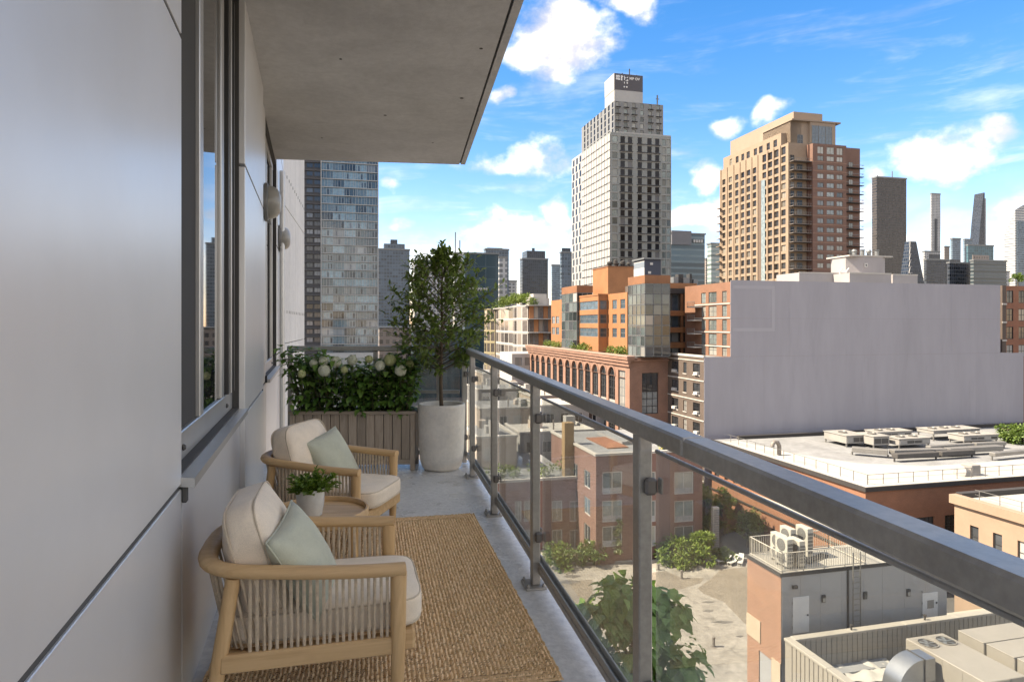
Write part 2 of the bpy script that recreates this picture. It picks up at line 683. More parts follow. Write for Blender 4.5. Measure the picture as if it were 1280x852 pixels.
def holes(mb, o, ex, n, W, z0, z1, rects, depth):
    """wall face with real window openings and reveals; rects = (x0,x1,z0,z1)"""
    o, ex, n = Vector(o), Vector(ex), Vector(n)
    Z = Vector((0, 0, 1))
    P = lambda x, z, k=0.0: o + ex * x + Z * z - n * k
    rects = [(max(a, 0.001), min(b, W - 0.001), max(c, z0 + 0.001), min(e, z1 - 0.001)) for a, b, c, e in rects]
    xs = sorted({0.0, W} | {r[0] for r in rects} | {r[1] for r in rects})
    zs = sorted({z0, z1} | {r[2] for r in rects} | {r[3] for r in rects})
    for i in range(len(xs) - 1):
        if xs[i + 1] - xs[i] < 1e-5:
            continue
        xm = (xs[i] + xs[i + 1]) / 2
        col = [r for r in rects if r[0] < xm < r[1]]
        zrun = None
        for j in range(len(zs) - 1):
            zm = (zs[j] + zs[j + 1]) / 2
            op = any(r[2] < zm < r[3] for r in col)
            if op:
                if zrun is not None:
                    mb.quad(P(xs[i], zrun), P(xs[i + 1], zrun), P(xs[i + 1], zs[j]), P(xs[i], zs[j]))
                    zrun = None
            elif zrun is None:
                zrun = zs[j]
        if zrun is not None:
            mb.quad(P(xs[i], zrun), P(xs[i + 1], zrun), P(xs[i + 1], z1), P(xs[i], z1))
    for a, b, c, e in rects:
        mb.quad(P(a, c), P(b, c), P(b, c, depth), P(a, c, depth))
        mb.quad(P(a, e), P(a, e, depth), P(b, e, depth), P(b, e))
        mb.quad(P(a, c), P(a, c, depth), P(a, e, depth), P(a, e))
        mb.quad(P(b, c), P(b, e), P(b, e, depth), P(b, c, depth))


_WM = {}


def win_mesh(w, h, cols, rows, fw, pane, frame, key=''):
    k = (round(w, 2), round(h, 2), cols, rows, fw, pane.name, frame.name, key)
    if k in _WM:
        return _WM[k]
    mb = MB()
    mb.box(-w / 2, w / 2, 0, 0.02, 0, h)
    mb.cur = 1
    t = 0.05
    mb.box(-w / 2, -w / 2 + fw, -t, -0.001, 0, h).box(w / 2 - fw, w / 2, -t, -0.001, 0, h)
    mb.box(-w / 2 + fw, w / 2 - fw, -t, -0.001, 0, fw).box(-w / 2 + fw, w / 2 - fw, -t, -0.001, h - fw, h)
    for i in range(1, cols):
        x = -w / 2 + w * i / cols
        mb.box(x - fw * .4, x + fw * .4, -t * .8, -0.001, fw, h - fw)
    for j in range(1, rows):
        z = h * j / rows
        mb.box(-w / 2 + fw, w / 2 - fw, -t * .7, -0.001, z - fw * .4, z + fw * .4)
    _WM[k] = mb.mesh('window', [pane, frame])
    return _WM[k]


TH = math.atan2(0.2447, 0.9696)                 # bearing of the street grid
VV = Vector((math.cos(TH), math.sin(TH), 0))    # across the street grid
UU = Vector((-math.sin(TH), math.cos(TH), 0))   # away along it


class Bld:
    """a building: local x runs along VV, local y along UU (away), z up from the street"""

    def __init__(s, name, label, px, d, cat='building', group=None, rz=TH, z=G):
        s.o = at(px, HY, d)
        s.o.z = z
        s.z = z
        s.rz = rz
        s.vx = Vector((math.cos(rz), math.sin(rz), 0))
        s.uy = Vector((-math.sin(rz), math.cos(rz), 0))
        s.root = thing(name, label, cat, s.o, rz, group)

    def ub(s, px, x=0.0):                        # local y where the plane x=const is seen in photo column px
        p = s.o + s.vx * x
        k = (px - CX) / F
        return (p.x - k * p.y) / (k * s.uy.y - s.uy.x)

    def va(s, px, y=0.0):
        p = s.o + s.uy * y
        k = (px - CX) / F
        return (p.x - k * p.y) / (k * s.vx.y - s.vx.x)

    def zz(s, py, x=0.0, y=0.0):
        p = s.o + s.vx * x + s.uy * y
        return H - (py - HY) / F * p.y - s.z

    def body(s, name, m, x0, x1, y0, y1, z0, z1, front=(), left=(), depth=0.18, roof=None, parent=None):
        """closed block; front = openings on the y0 face (x from x0), left = openings on the x0 face (y from y0)"""
        mb = MB()
        holes(mb, (x0, y0, 0), (1, 0, 0), (0, -1, 0), x1 - x0, z0, z1, front, depth)
        holes(mb, (x0, y0, 0), (0, 1, 0), (-1, 0, 0), y1 - y0, z0, z1, left, depth)
        mb.quad((x1, y0, z0), (x1, y1, z0), (x1, y1, z1), (x1, y0, z1))
        mb.quad((x0, y1, z0), (x0, y1, z1), (x1, y1, z1), (x1, y1, z0))
        mb.cur = 1 if roof else 0
        mb.quad((x0, y0, z1), (x1, y0, z1), (x1, y1, z1), (x0, y1, z1))
        mb.cur = 0
        mb.quad((x0, y0, z0), (x0, y1, z0), (x1, y1, z0), (x1, y0, z0))
        return mb.build(name, [m, roof] if roof else m, parent or s.root)

    def wfront(s, rects, x0, y0, pane, frame, cols=2, rows=1, fw=0.06, depth=0.14, name='window'):
        for a, b, c, e in rects:
            put(name, win_mesh(b - a, e - c, cols, rows, fw, pane, frame), s.root, (x0 + (a + b) / 2, y0 + depth, c))

    def wleft(s, rects, x0, y0, pane, frame, cols=2, rows=1, fw=0.06, depth=0.14, name='window'):
        for a, b, c, e in rects:
            put(name, win_mesh(b - a, e - c, cols, rows, fw, pane, frame), s.root, (x0 + depth, y0 + (a + b) / 2, c), -math.pi / 2)

    def part(s, name, m, *boxes, parent=None, smooth=None):
        mb = MB()
        for b in boxes:
            mb.box(*b)
        return mb.build(name, m, parent or s.root, smooth)


def rowcol(x0, pitch, w, nx, z0, dz, h, nz):
    return [(x0 + i * pitch, x0 + i * pitch + w, z0 + j * dz, z0 + j * dz + h) for j in range(nz) for i in range(nx)]

# ------------------------------------------------------------------ the balcony: wall, floor, ceiling
WX0, WM_ = -0.47, 0.304
RX0, RM_ = 0.8144, 0.196
CX0, CM_ = 0.752, 0.1585
ZC = 3.5
wallx = lambda d: WX0 - WM_ * d
railx = lambda d: RX0 - RM_ * d
ceilx = lambda d: CX0 - CM_ * d
WTH, RTH = math.atan(WM_), math.atan(RM_)
WK, RK = math.hypot(1, WM_), math.hypot(1, RM_)

m_panel = mat('brushed aluminium panel', (0.755, 0.76, 0.76), 0.34, 0.45, 0.02, 0.5, 0.02, 2.0, var2=0.012, vs2=5, rvar=0.04)
m_joint = mat('dark joint sealant', (0.075, 0.073, 0.07), 0.85)
m_frame = mat('aluminium window frame', (0.50, 0.50, 0.49), 0.38, 0.7, 0.05, 4)
m_dkframe = mat('dark window frame', (0.05, 0.05, 0.05), 0.45, 0.3)
m_steel = mat('weathered stainless steel', (0.37, 0.355, 0.33), 0.42, 0.4, 0.16, 3.0, 0.06, 90, var2=0.08, vs2=50, rvar=0.08)
m_dsteel = mat('dark steel clamp', (0.16, 0.15, 0.145), 0.4, 0.6)
m_conc = mat('ceiling concrete', (0.56, 0.56, 0.56), 0.9, 0, 0.13, 1.3, 0.12, 35, var2=0.05, vs2=16, dirt=0.10)
m_floor = mat('painted concrete floor', (0.70, 0.695, 0.68), 0.32, 0, 0.14, 2.2, 0.22, 40, var2=0.10, vs2=26, rvar=0.14, dirt=0.22)
m_fconc = mat('pale precast concrete', (0.62, 0.61, 0.58), 0.85, 0, 0.08, 0.8, 0.1, 25, var2=0.05, vs2=9)
m_wglass = panemat('balcony window glass', (0.02, 0.022, 0.024), share=0.0, rough=0.02, spec=1.0)
m_screen = mat('insect screen', (0.045, 0.043, 0.04), 0.85, 0, 0.05, 3)


def build_wall():
    w = thing('apartment_building', 'grey aluminium panelled apartment wall running along the left of the balcony', 'building', (WX0, 0, 0), WTH)
    S = lambda d: d * WK
    far = 10.6
    TOP = 5.3
    wins = [(S(2.36), S(4.24), 0.86, ZC - 0.02), (S(6.55), S(8.6), 0.86, ZC - 0.02)]
    mb = MB()
    s0 = -2.6
    holes(mb, (-0.006, s0, 0), (0, 1, 0), (1, 0, 0), S(far) - s0, G, TOP, [(a - s0, b - s0, c, e) for a, b, c, e in wins], 0.25)
    mb.quad((-9, s0, G), (-0.035, s0, G), (-0.035, s0, TOP), (-9, s0, TOP))
    mb.quad((-9, S(far), G), (-9, S(far), TOP), (-0.035, S(far), TOP), (-0.035, S(far), G))
    mb.quad((-9, s0, TOP), (-0.035, s0, TOP), (-0.035, S(far), TOP), (-9, S(far), TOP))
    mb.quad((-9, s0, G), (-9, s0, TOP), (-9, S(far), TOP), (-9, S(far), G))
    mb.build('wall_core', m_joint, w)
    # cladding panels
    g = 0.0095
    rows = [(-0.9, 0.82), (0.82, 2.43), (2.43, ZC + 0.35)]

    def panel(a, b, z0, z1, out=0.0):
        MB().cbox(-0.033, out, a + g, b - g, z0 + g, z1 - g, 0.0018).build('wall_panel', m_panel, w)
    cols = [(-2.6, -0.6), (-0.6, S(2.36)), (S(4.24), S(5.84)), (S(5.84), S(6.55)), (S(8.6), S(10.6))]
    for k, (a, b) in enumerate(cols):
        for z0, z1 in rows:
            panel(a, b, z0, z1, 0.03 if k == 2 else 0.0)
    for a, b, _, _ in wins:
        panel(a, b, *rows[0])
    # windows
    for k, (a, b, z0, z1) in enumerate(wins):
        f = MB()
        x0, x1 = -0.09, -0.046
        st = b - (S(.50) if k == 0 else .2)
        f.cbox(x0, x1, a, b, z0, z0 + 0.115, 0.004).cbox(x0, x1, a, b, z1 - 0.07, z1, 0.004)
        f.cbox(x0, x1, st, st + .12, z0 + 0.116, z1 - 0.071, 0.004).cbox(x0, x1, a, a + 0.05, z0 + 0.116, z1 - 0.071, 0.004)
        wo = f.build('window', m_frame, w)
        mid = a + (b - a) * 0.375
        MB().cbox(x0, x1 + .003, mid - 0.05, mid + 0.05, z0 + 0.116, z1 - 0.071, 0.004).build('mullion', m_frame, wo)
        MB().box(-0.064, -0.062, a + 0.05, mid - 0.05, z0 + 0.116, z1 - 0.071).build('screen', m_screen, wo)
        MB().box(-0.066, -0.060, mid + 0.05, st, z0 + 0.116, z1 - 0.071).build('pane', m_wglass, wo)
        MB().box(-0.066, -0.062, st + .12, b, z0 + 0.116, z1 - 0.071).build('jamb_panel', m_dkframe, wo)
        for q in range(3):                                      # sliding tracks on the far jamb
            MB().cbox(-0.060, -0.030 + q * 0.006, st + .20 + q * .085, st + .235 + q * .085, z0 + 0.12, z1 - 0.075, 0.002).build('track', m_frame if q == 1 else m_dkframe, wo)
        for q, sy in enumerate((0.12, 0.28, b - a - 0.3)):
            MB().lathe([(0.012, 0), (0.014, 0.004), (0.008, 0.012)], 10, Matrix.Translation((x1, a + sy, z0 + 0.05)) @ Matrix.Rotation(R(90), 4, 'Y')).build('weep_cap', m_joint, wo, 40)
        sm = MB()
        sm.raw([(-0.06, a - .02, z0), (0.045, a - .02, z0 - 0.012), (0.045, b + .03, z0 - 0.012), (-0.06, b + .03, z0),
                (-0.06, a - .02, z0 - 0.035), (0.045, a - .02, z0 - 0.045), (0.045, b + .03, z0 - 0.045), (-0.06, b + .03, z0 - 0.035)],
               [(0, 1, 2, 3), (4, 7, 6, 5), (0, 4, 5, 1), (1, 5, 6, 2), (2, 6, 7, 3), (3, 7, 4, 0)])
        sm.build('sill', m_frame, wo)
    # small dark clips at the panel joints
    for d, z in ((2.36, 0.80), (5.95, 2.30), (5.95, 0.80), (6.5, 0.86)):
        MB().cbox(0.001, 0.018, S(d) - 0.012, S(d) + 0.02, z - 0.04, z + 0.03, 0.003).build('clip', m_joint, w)
    for z0, z1 in ((ZC + .36, TOP), (-4.0, -.91)):
        for a, b in cols + [(q[0], q[1]) for q in wins]:
            panel(a, b, z0, z1)
    # a slim vertical drain pipe beside the second window
    MB().tube([(0.05, S(9.0), -0.9), (0.05, S(9.0), ZC)], 0.035, 12).build('drain_pipe', m_frame, w, 40)


def build_precast():
    # pale precast wall of the neighbouring block, just past the end of the balcony
    a, b = Vector((wallx(10.62), 10.62, 0)), at(380.5, HY, 14.2)
    d = Vector((b.x - a.x, b.y - a.y, 0))
    L = d.length
    t = thing('precast_wall', 'pale precast concrete wall past the far end of the panelled wall', 'wall', a, math.atan2(-d.x, d.y))
    MB().box(-5, -.03, .002, L, G, 5.6).build('core', m_joint, t)
    n = 4
    for i in range(n):
        for j in range(6):
            y0, y1 = L * i / n, L * (i + 1) / n
            z0, z1 = -8 + j * 2.27, -8 + (j + 1) * 2.27
            p = MB().cbox(-.03, .0, y0 + .006, y1 - .006, z0 + .006, z1 - .006, .004).build('precast_panel', m_fconc, t)
            for q in (.15, .5, .85):
                MB().box(.0005, .004, y0 + (y1 - y0) * q - .02, y0 + (y1 - y0) * q + .02, z0 + .5, z0 + .55).build('tie_hole', m_joint, p)


build_wall()
build_precast()


def build_slabs():
    # ceiling slab with a drip groove near its outer edge
    d0, d1, d2 = -2.4, 8.36, 8.65
    gx = 0.085
    mb = MB()
    a = [(wallx(d0) - 0.03, d0), (ceilx(d0) - gx, d0), (ceilx(d2) - gx * 0.9, d2 - .01), (wallx(d1) - 0.03, d1)]
    mb.prism(a, ZC, ZC + 0.24)
    a = [(ceilx(d0) - gx + 0.02, d0), (ceilx(d0), d0), (ceilx(d2), d2), (ceilx(d2) - gx * 0.9 + 0.02, d2 - .01)]
    mb.prism(a, ZC, ZC + 0.24)
    o = struct(mb.build('ceiling', m_conc))
    mb = MB()
    a = [(ceilx(d0) - gx - .001, d0), (ceilx(d0) - gx + 0.021, d0), (ceilx(d2) - gx * .9 + 0.021, d2 - .012), (ceilx(d2) - gx * .9 - .001, d2 - .012)]
    mb.prism(a, ZC + 0.018, ZC + 0.239)
    mb.build('drip_groove', m_joint, o)
    for d, f, r in ((5.2, .35, .012), (6.6, .55, .016), (4.1, .62, .010), (7.4, .25, .012), (3.4, .45, .014), (6.1, .88, .018), (7.6, .8, .012), (5.0, .90, .015)):
        x = wallx(d) + (ceilx(d) - wallx(d)) * f
        MB().lathe([(r, ZC - .003), (r * .8, ZC - .0005)], 10, Matrix.Translation((x, d, 0))).build('anchor_hole', m_joint, o)
    # floor slab
    mb = MB()
    a = [(wallx(-2.4) - 0.03, -2.4), (railx(-2.4) + 0.06, -2.4), (railx(6.78) + 0.06, 6.78), (wallx(6.78) - 0.03, 6.78)]
    mb.prism(a, -0.22, 0)
    struct(mb.build('floor', m_floor))


build_slabs()


def build_lamps():
    m_lens = mat('frosted lamp lens', (0.30, 0.29, 0.26), 0.3, 0, 0.08, 6)
    m_body = mat('grey lamp body', (0.20, 0.20, 0.195), 0.5, 0.4)
    for d, z, lab in ((6.35, 2.58, 'larger oval bulkhead lamp on the panelled wall, nearer of the pair'), (9.1, 2.59, 'smaller oval bulkhead lamp farther along the panelled wall')):
        t = thing('wall_lamp', lab, 'lamp', (wallx(d), d, z), WTH, 'bulkhead lamps on the wall')
        Mr = Matrix.Rotation(R(90), 4, 'Y')
        MB().lathe([(0.17, 0.001), (0.185, 0.01), (0.185, 0.035), (0.165, 0.045)], 32, Mr).build('base', m_body, t, 40)
        prof = [(0.16 * math.cos(q) ** 0.6, 0.046 + 0.11 * math.sin(q)) for q in [R(a) for a in (0, 15, 30, 45, 60, 75, 86)]]
        MB().lathe(prof, 32, Mr).build('lens', m_lens, t, 60)
        for q in (-1, 1):
            MB().tube([(0.03, 0.05 * q, -0.186), (0.06, 0.05 * q, -0.197), (0.06, 0.05 * q, -0.21)], 0.008, 8).build('screw_lug', m_body, t, 40)


build_lamps()

# ------------------------------------------------------------------ railings
m_rglass = glassmat('railing glass', (0.94, 0.96, 0.95), 0.07)


def post(t, s, ztop, x=0.0, plate=True, clamps=(0.9, 0.27), sides=(-1, 1), ax='y', wd=0.028):
    p = MB().cbox(x - 0.022, x + 0.022, s - wd, s + wd, 0.012, ztop, 0.004).build('post', m_steel, t)
    if plate:
        q = MB().cbox(x - 0.065, x + 0.05, s - 0.07, s + 0.07, 0.0, 0.012, 0.003).build('base_plate', m_steel, p)
        for a in (-0.05, 0.035):
            for b in (-0.052, 0.052):
                MB().lathe([(0.010, 0.012), (0.010, 0.020), (0.006, 0.024), (0.006, 0.03)], 6, Matrix.Translation((x + a, s + b, 0))).build('bolt', m_steel, p)
    for z in clamps:
        for sd in sides:
            c = MB()
            y0, y1 = (s + wd + 0.001, s + wd + 0.026) if sd > 0 else (s - wd - 0.026, s - wd - 0.001)
            c.cbox(x + 0.0 - 0.010, x + 0.029, y0, y1, z - 0.026, z + 0.026, 0.008)
            c.cbox(x + 0.037, x + 0.047, y0, y1, z - 0.024, z + 0.024, 0.004)
            c.build('glass_clamp', m_dsteel, p)
    return p


def build_railing():
    t = thing('railing', 'long stainless steel and glass railing along the open side of the balcony', 'railing', (RX0, 0, 0), RTH)
    zt = lambda s: 1.078 + 0.0146 * s / RK
    ds = [0.55, 2.063, 3.52, 4.83, 6.01, 6.60]
    ss = [d * RK for d in ds]
    for k, s in enumerate(ss):
        post(t, s, zt(s) - 0.052, plate=k < 5, sides=(-1, 1) if k not in (0, 5) else ((1,) if k == 0 else (-1,)))
    s0, s1 = -2.3, 6.63 * RK
    tilt = math.atan(0.0146 / RK)
    M = Matrix.Translation((0, 0, 1.078)) @ Matrix.Rotation(tilt, 4, 'X')
    cuts = [s0, 1.75, 5.0, s1]
    for a, b in zip(cuts, cuts[1:]):
        MB().cbox(-0.036, 0.036, a + 0.0008, b - 0.0008, -0.052, 0.0, 0.007, M).build('top_rail', m_steel, t)
    MB().cbox(0.008, 0.058, s0, s1, 0.075, 0.105, 0.004).cbox(0.012, 0.020, s0, s1, 0.1055, 0.135, 0.002).cbox(0.046, 0.054, s0, s1, 0.1055, 0.135, 0.002).build('bottom_rail', m_steel, t)
    bounds = [s0] + ss
    for a, b in zip(bounds, bounds[1:]):
        if b - a < 0.3:
            continue
        MB().box(0.030, 0.036, a + 0.035, b - 0.035, 0.11, 1.0).build('glass_pane', m_rglass, t)
        MB().tube([(0.033, a + 0.034, 1.006), (0.033, b - 0.034, 1.006)], 0.0068, 10).build('edge_trim', m_steel, t, 40)
    # short return at the far end of the balcony
    e = Vector((railx(6.63), 6.63, 0))
    l = Vector((-2.285, 6.70, 0))
    dv = e - l
    rz = math.atan2(dv.y, dv.x)
    L = dv.length
    b = thing('railing', 'short stainless steel and glass railing across the far end behind the planter', 'railing', l, rz)
    for x in (0.02, L * 0.5, L * 0.86):
        MB().cbox(x - 0.02, x + 0.02, -0.022, 0.022, 0.012, 1.125, 0.004).build('post', m_steel, b)
    MB().cbox(-0.005, L - 0.04, -0.03, 0.03, 1.127, 1.178, 0.006).build('top_rail', m_steel, b)
    MB().cbox(0, L - 0.04, -0.05, -0.024, 0.09, 0.13, 0.004).build('bottom_rail', m_steel, b)
    MB().cbox(0.045, L - 0.045, -0.012, 0.012, 0.70, 0.735, 0.004).build('middle_rail', m_steel, b)
    for a, c in ((0.05, L * 0.5 - 0.03), (L * 0.5 + 0.03, L * 0.86 - 0.03), (L * .86 + .03, L - .05)):
        MB().box(a, c, 0.026, 0.032, 0.135, 1.06).build('glass_pane', m_rglass, b)
    for z in (0.35, 0.95):
        MB().cbox(0.05, 0.085, -0.016, 0.02, z - 0.03, z + 0.03, 0.008).build('glass_clamp', m_dsteel, b)


build_railing()

# ------------------------------------------------------------------ furniture
m_teak = woodmat('pale teak', (0.53, 0.33, 0.155), (0.67, 0.445, 0.23), 1.0, 0, 0.5, 0.06)
m_teakv = woodmat('pale teak upright', (0.53, 0.33, 0.155), (0.67, 0.445, 0.23), 1.0, 2, 0.5, 0.06)
m_cord = mat('taupe rope', (0.68, 0.545, 0.395), 0.95, 0, 0.15, 40, 0.6, 350)
m_linen = fabricmat('oatmeal linen', (0.82, 0.70, 0.555))
m_pipe = fabricmat('oatmeal piping', (0.60, 0.50, 0.38))
m_sage = fabricmat('sage linen', (0.50, 0.51, 0.40))


def superbox(hx, hy, hz, p=5.0, n=9, puff=0.0, wr=0.0, seed=0):
    bm = bmesh.new()
    bmesh.ops.create_cube(bm, size=2.0)
    bmesh.ops.subdivide_edges(bm, edges=bm.edges[:], cuts=n, use_grid_fill=True)
    for v in bm.verts:
        c = v.co
        k = (abs(c.x) ** p + abs(c.y) ** p + abs(c.z) ** p) ** (1 / p)
        q = c / k
        bulge = 1 + puff * (1 - q.x ** 2) * (1 - q.y ** 2)
        nn = mnoise.noise(Vector((q.x * 1.9 + seed, q.y * 1.9, q.z * 1.9))) * wr
        v.co = Vector((q.x * hx, q.y * hy, q.z * hz * bulge + nn))
    return bm


def bm_obj(bm, name, m, parent, M=None, sm=True):
    me = bpy.data.meshes.new(name)
    if M is not None:
        bm.transform(M)
    bm.to_mesh(me)
    bm.free()
    me.materials.append(m)
    if sm:
        me.polygons.foreach_set('use_smooth', [True] * len(me.polygons))
    return put(name, me, parent)


def seam(hx, hy, z, p, r, M, n=72, hz=0.072):
    pts = []
    k_ = (1 - (abs(z) / hz) ** p) ** (1 / p)
    hx, hy = hx * k_, hy * k_
    for k in range(n + 1):
        a = 2 * math.pi * k / n
        c, s = math.cos(a), math.sin(a)
        q = (abs(c) ** p + abs(s) ** p) ** (1 / p)
        pts.append(M @ Vector((c / q * hx, s / q * hy, z)))
    return MB().tube(pts, r, 6, False)


def make_chair(label):
    t = thing('lounge_chair', label, 'chair', group='teak rope lounge chairs')
    hw = 0.30
    # bent arm and back rail, one sweep
    path = []
    for k in range(41):
        a = -1 + 2 * k / 40
        if abs(a) > 0.42:
            q = (abs(a) - 0.42) / 0.58
            x = -0.11 + q * 0.46
            y = hw + 0.012 * math.sin(q * math.pi)
        else:
            th = (abs(a) / 0.42) * math.pi / 2
            e = 0.62
            x = -0.11 - 0.215 * math.cos(th) ** e
            y = hw * math.sin(th) ** e
        z = 0.548 + 0.055 * max(0.0, min(1.0, (0.37 - x) / 0.73)) ** 1.3
        path.append(Vector((x, math.copysign(y, a) if abs(a) > 1e-6 else 0.0, z)))
    MB().tube(path, 0.033, 14, True, (1.0, 0.72)).build('arm_rail', m_teak, t, 50)
    for sg in (-1, 1):
        MB().tube([(0.322, sg * 0.288, 0), (0.326, sg * 0.294, 0.22), (0.328, sg * 0.298, 0.538)], [0.019, 0.025, 0.029], 12, True, (1.0, 1.0)).build('leg', m_teakv, t, 50)
        MB().tube([(-0.30, sg * 0.262, 0), (-0.26, sg * 0.278, 0.27), (-0.215, sg * 0.286, 0.565)], [0.019, 0.026, 0.024], 12).build('leg', m_teakv, t, 50)
        MB().cbox(-0.255, 0.31, sg * 0.288 - 0.016, sg * 0.288 + 0.016, 0.235, 0.30, 0.006).build('side_apron', m_teak, t)
    MB().cbox(0.345, 0.39, -0.265, 0.265, 0.225, 0.30, 0.01).build('front_apron', m_teak, t)
    MB().cbox(-0.27, -0.24, -0.262, 0.262, 0.235, 0.30, 0.006).build('back_apron', m_teak, t)
    for k in range(7):
        y = -0.24 + k * 0.08
        MB().cbox(-0.239, 0.344, y - 0.022, y + 0.022, 0.268, 0.285, 0.003).build('seat_slat', m_teak, t)
    rnd = random.Random(3)

    def zr(x):
        return 0.548 + 0.055 * max(0.0, min(1.0, (0.37 - x) / 0.73)) ** 1.3 - 0.012
    for sg in (-1, 1):
        for k in range(25):
            x = -0.225 + k * 0.0214
            if x < -0.175:
                continue
            j = rnd.uniform(-0.003, 0.003)
            MB().tube([(x + j, sg * 0.288, 0.295), (x + j * .5, sg * (0.292 + rnd.uniform(0, .004)), 0.42), (x, sg * 0.298, zr(x))], 0.0062, 6).build('cord', m_cord, t, 60)
    for k in range(22):
        th = -math.pi / 2 + (k + 0.5) * math.pi / 22
        e = 0.62
        x = -0.11 - 0.215 * math.cos(th) ** e
        y = math.copysign(hw * abs(math.sin(th)) ** e, th)
        xb, yb = max(x + 0.055, -0.255), max(-0.262, min(0.262, y * 0.92))
        MB().tube([(xb, yb, 0.295), (x, y, zr(x))], 0.0052, 6).build('cord', m_cord, t, 60)
    # cushions
    M = Matrix.Translation((0.08, 0, 0.362))
    sc = bm_obj(superbox(0.345, 0.262, 0.062, 6.5, 13, 0.14, 0.006, 1.0), 'seat_cushion', m_linen, t, M)
    for z in (0.046, -0.046):
        seam(0.347, 0.264, z, 6.5, 0.0035, M, 72, 0.062).build('piping', m_pipe, sc, 60)
    M = Matrix.Translation((-0.155, 0, 0.58)) @ Matrix.Rotation(R(-16), 4, 'Y') @ Matrix.Rotation(R(90), 4, 'Y')
    bc = bm_obj(superbox(0.215, 0.262, 0.075, 5.0, 13, 0.42, 0.012, 7.0), 'back_cushion', m_linen, t, M)
    for z in (0.05, -0.05):
        seam(0.218, 0.265, z, 5.0, 0.0035, M, 72, 0.075).build('piping', m_pipe, bc, 60)
    return t


def make_pillow(label, M):
    hx, T = 0.172, 0.072
    n = 18
    mb = MB()
    pt = {}
    for side in (1, -1):
        for i in range(n + 1):
            for j in range(n + 1):
                a, b = -1 + 2 * i / n, -1 + 2 * j / n
                y = a * hx * (1 - 0.07 * (1 - b * b))
                z = b * hx * (1 - 0.07 * (1 - a * a))
                x = T * ((1 - a ** 2) * (1 - b ** 2)) ** 0.42
                x += 0.006 * mnoise.noise(Vector((a * 2.2, b * 2.2, side * 3.0))) * (1 - a ** 4) * (1 - b ** 4)
                edge = i in (0, n) or j in (0, n)
                key = (i, j, 0 if edge else side)
                if key not in pt:
                    pt[key] = len(mb.v)
                    mb.v.append((side * x if not edge else 0.0, y, z))
        for i in range(n):
            for j in range(n):
                q = []
                for di, dj in ((0, 0), (1, 0), (1, 1), (0, 1)):
                    ii, jj = i + di, j + dj
                    edge = ii in (0, n) or jj in (0, n)
                    q.append(pt[(ii, jj, 0 if edge else side)])
                mb.f.append(tuple(q if side > 0 else q[::-1]))
                mb.mi.append(0)
    o = mb.build('throw_pillow', m_sage, None, 180)
    pts = []
    for k in range(81):
        s = (k % 80) / 20.0
        e, fr = int(s), s - int(s)
        a, b = [(-1 + 2 * fr, -1), (1, -1 + 2 * fr), (1 - 2 * fr, 1), (-1, 1 - 2 * fr)][e]
        pts.append((0, a * hx * (1 - 0.07 * (1 - b * b)), b * hx * (1 - 0.07 * (1 - a * a))))
    MB().tube(pts, 0.0032, 6, False).build('piping', m_sage, o, 60)
    o.matrix_world = M
    return tag(o, label, 'pillow', 'sage green throw pillows')


CH1 = ((-0.785, 2.50, 0), R(14))
CH2 = ((-1.165, 4.14, 0), R(-12))
RUGZ = 0.0205
c1 = make_chair('nearer teak and rope lounge chair, backed onto the wall at the rug\'s near end')
c2 = copy_tree(c1)
c2['label'] = 'farther teak and rope lounge chair, between the round side table and the wooden planter'
for c, (p, a) in ((c1, CH1), (c2, CH2)):
    c.location = (p[0], p[1], RUGZ)
    c.rotation_euler = (0, 0, a)
    c.scale = (1.0, 0.95, 0.95)
for (p, a), y, lab in ((CH1, -0.11, 'sage green pillow leaning on the nearer chair\'s back cushion'), (CH2, 0.06, 'sage green pillow on the farther chair, next to the planter')):
    M = Matrix.Translation((p[0], p[1], RUGZ)) @ Matrix.Rotation(a, 4, 'Z') @ Matrix.Translation((0.0, y, 0.525)) @ Matrix.Rotation(R(-14), 4, 'Z') @ Matrix.Rotation(R(-28), 4, 'Y') @ Matrix.Rotation(R(10), 4, 'X')
    make_pillow(lab, M)


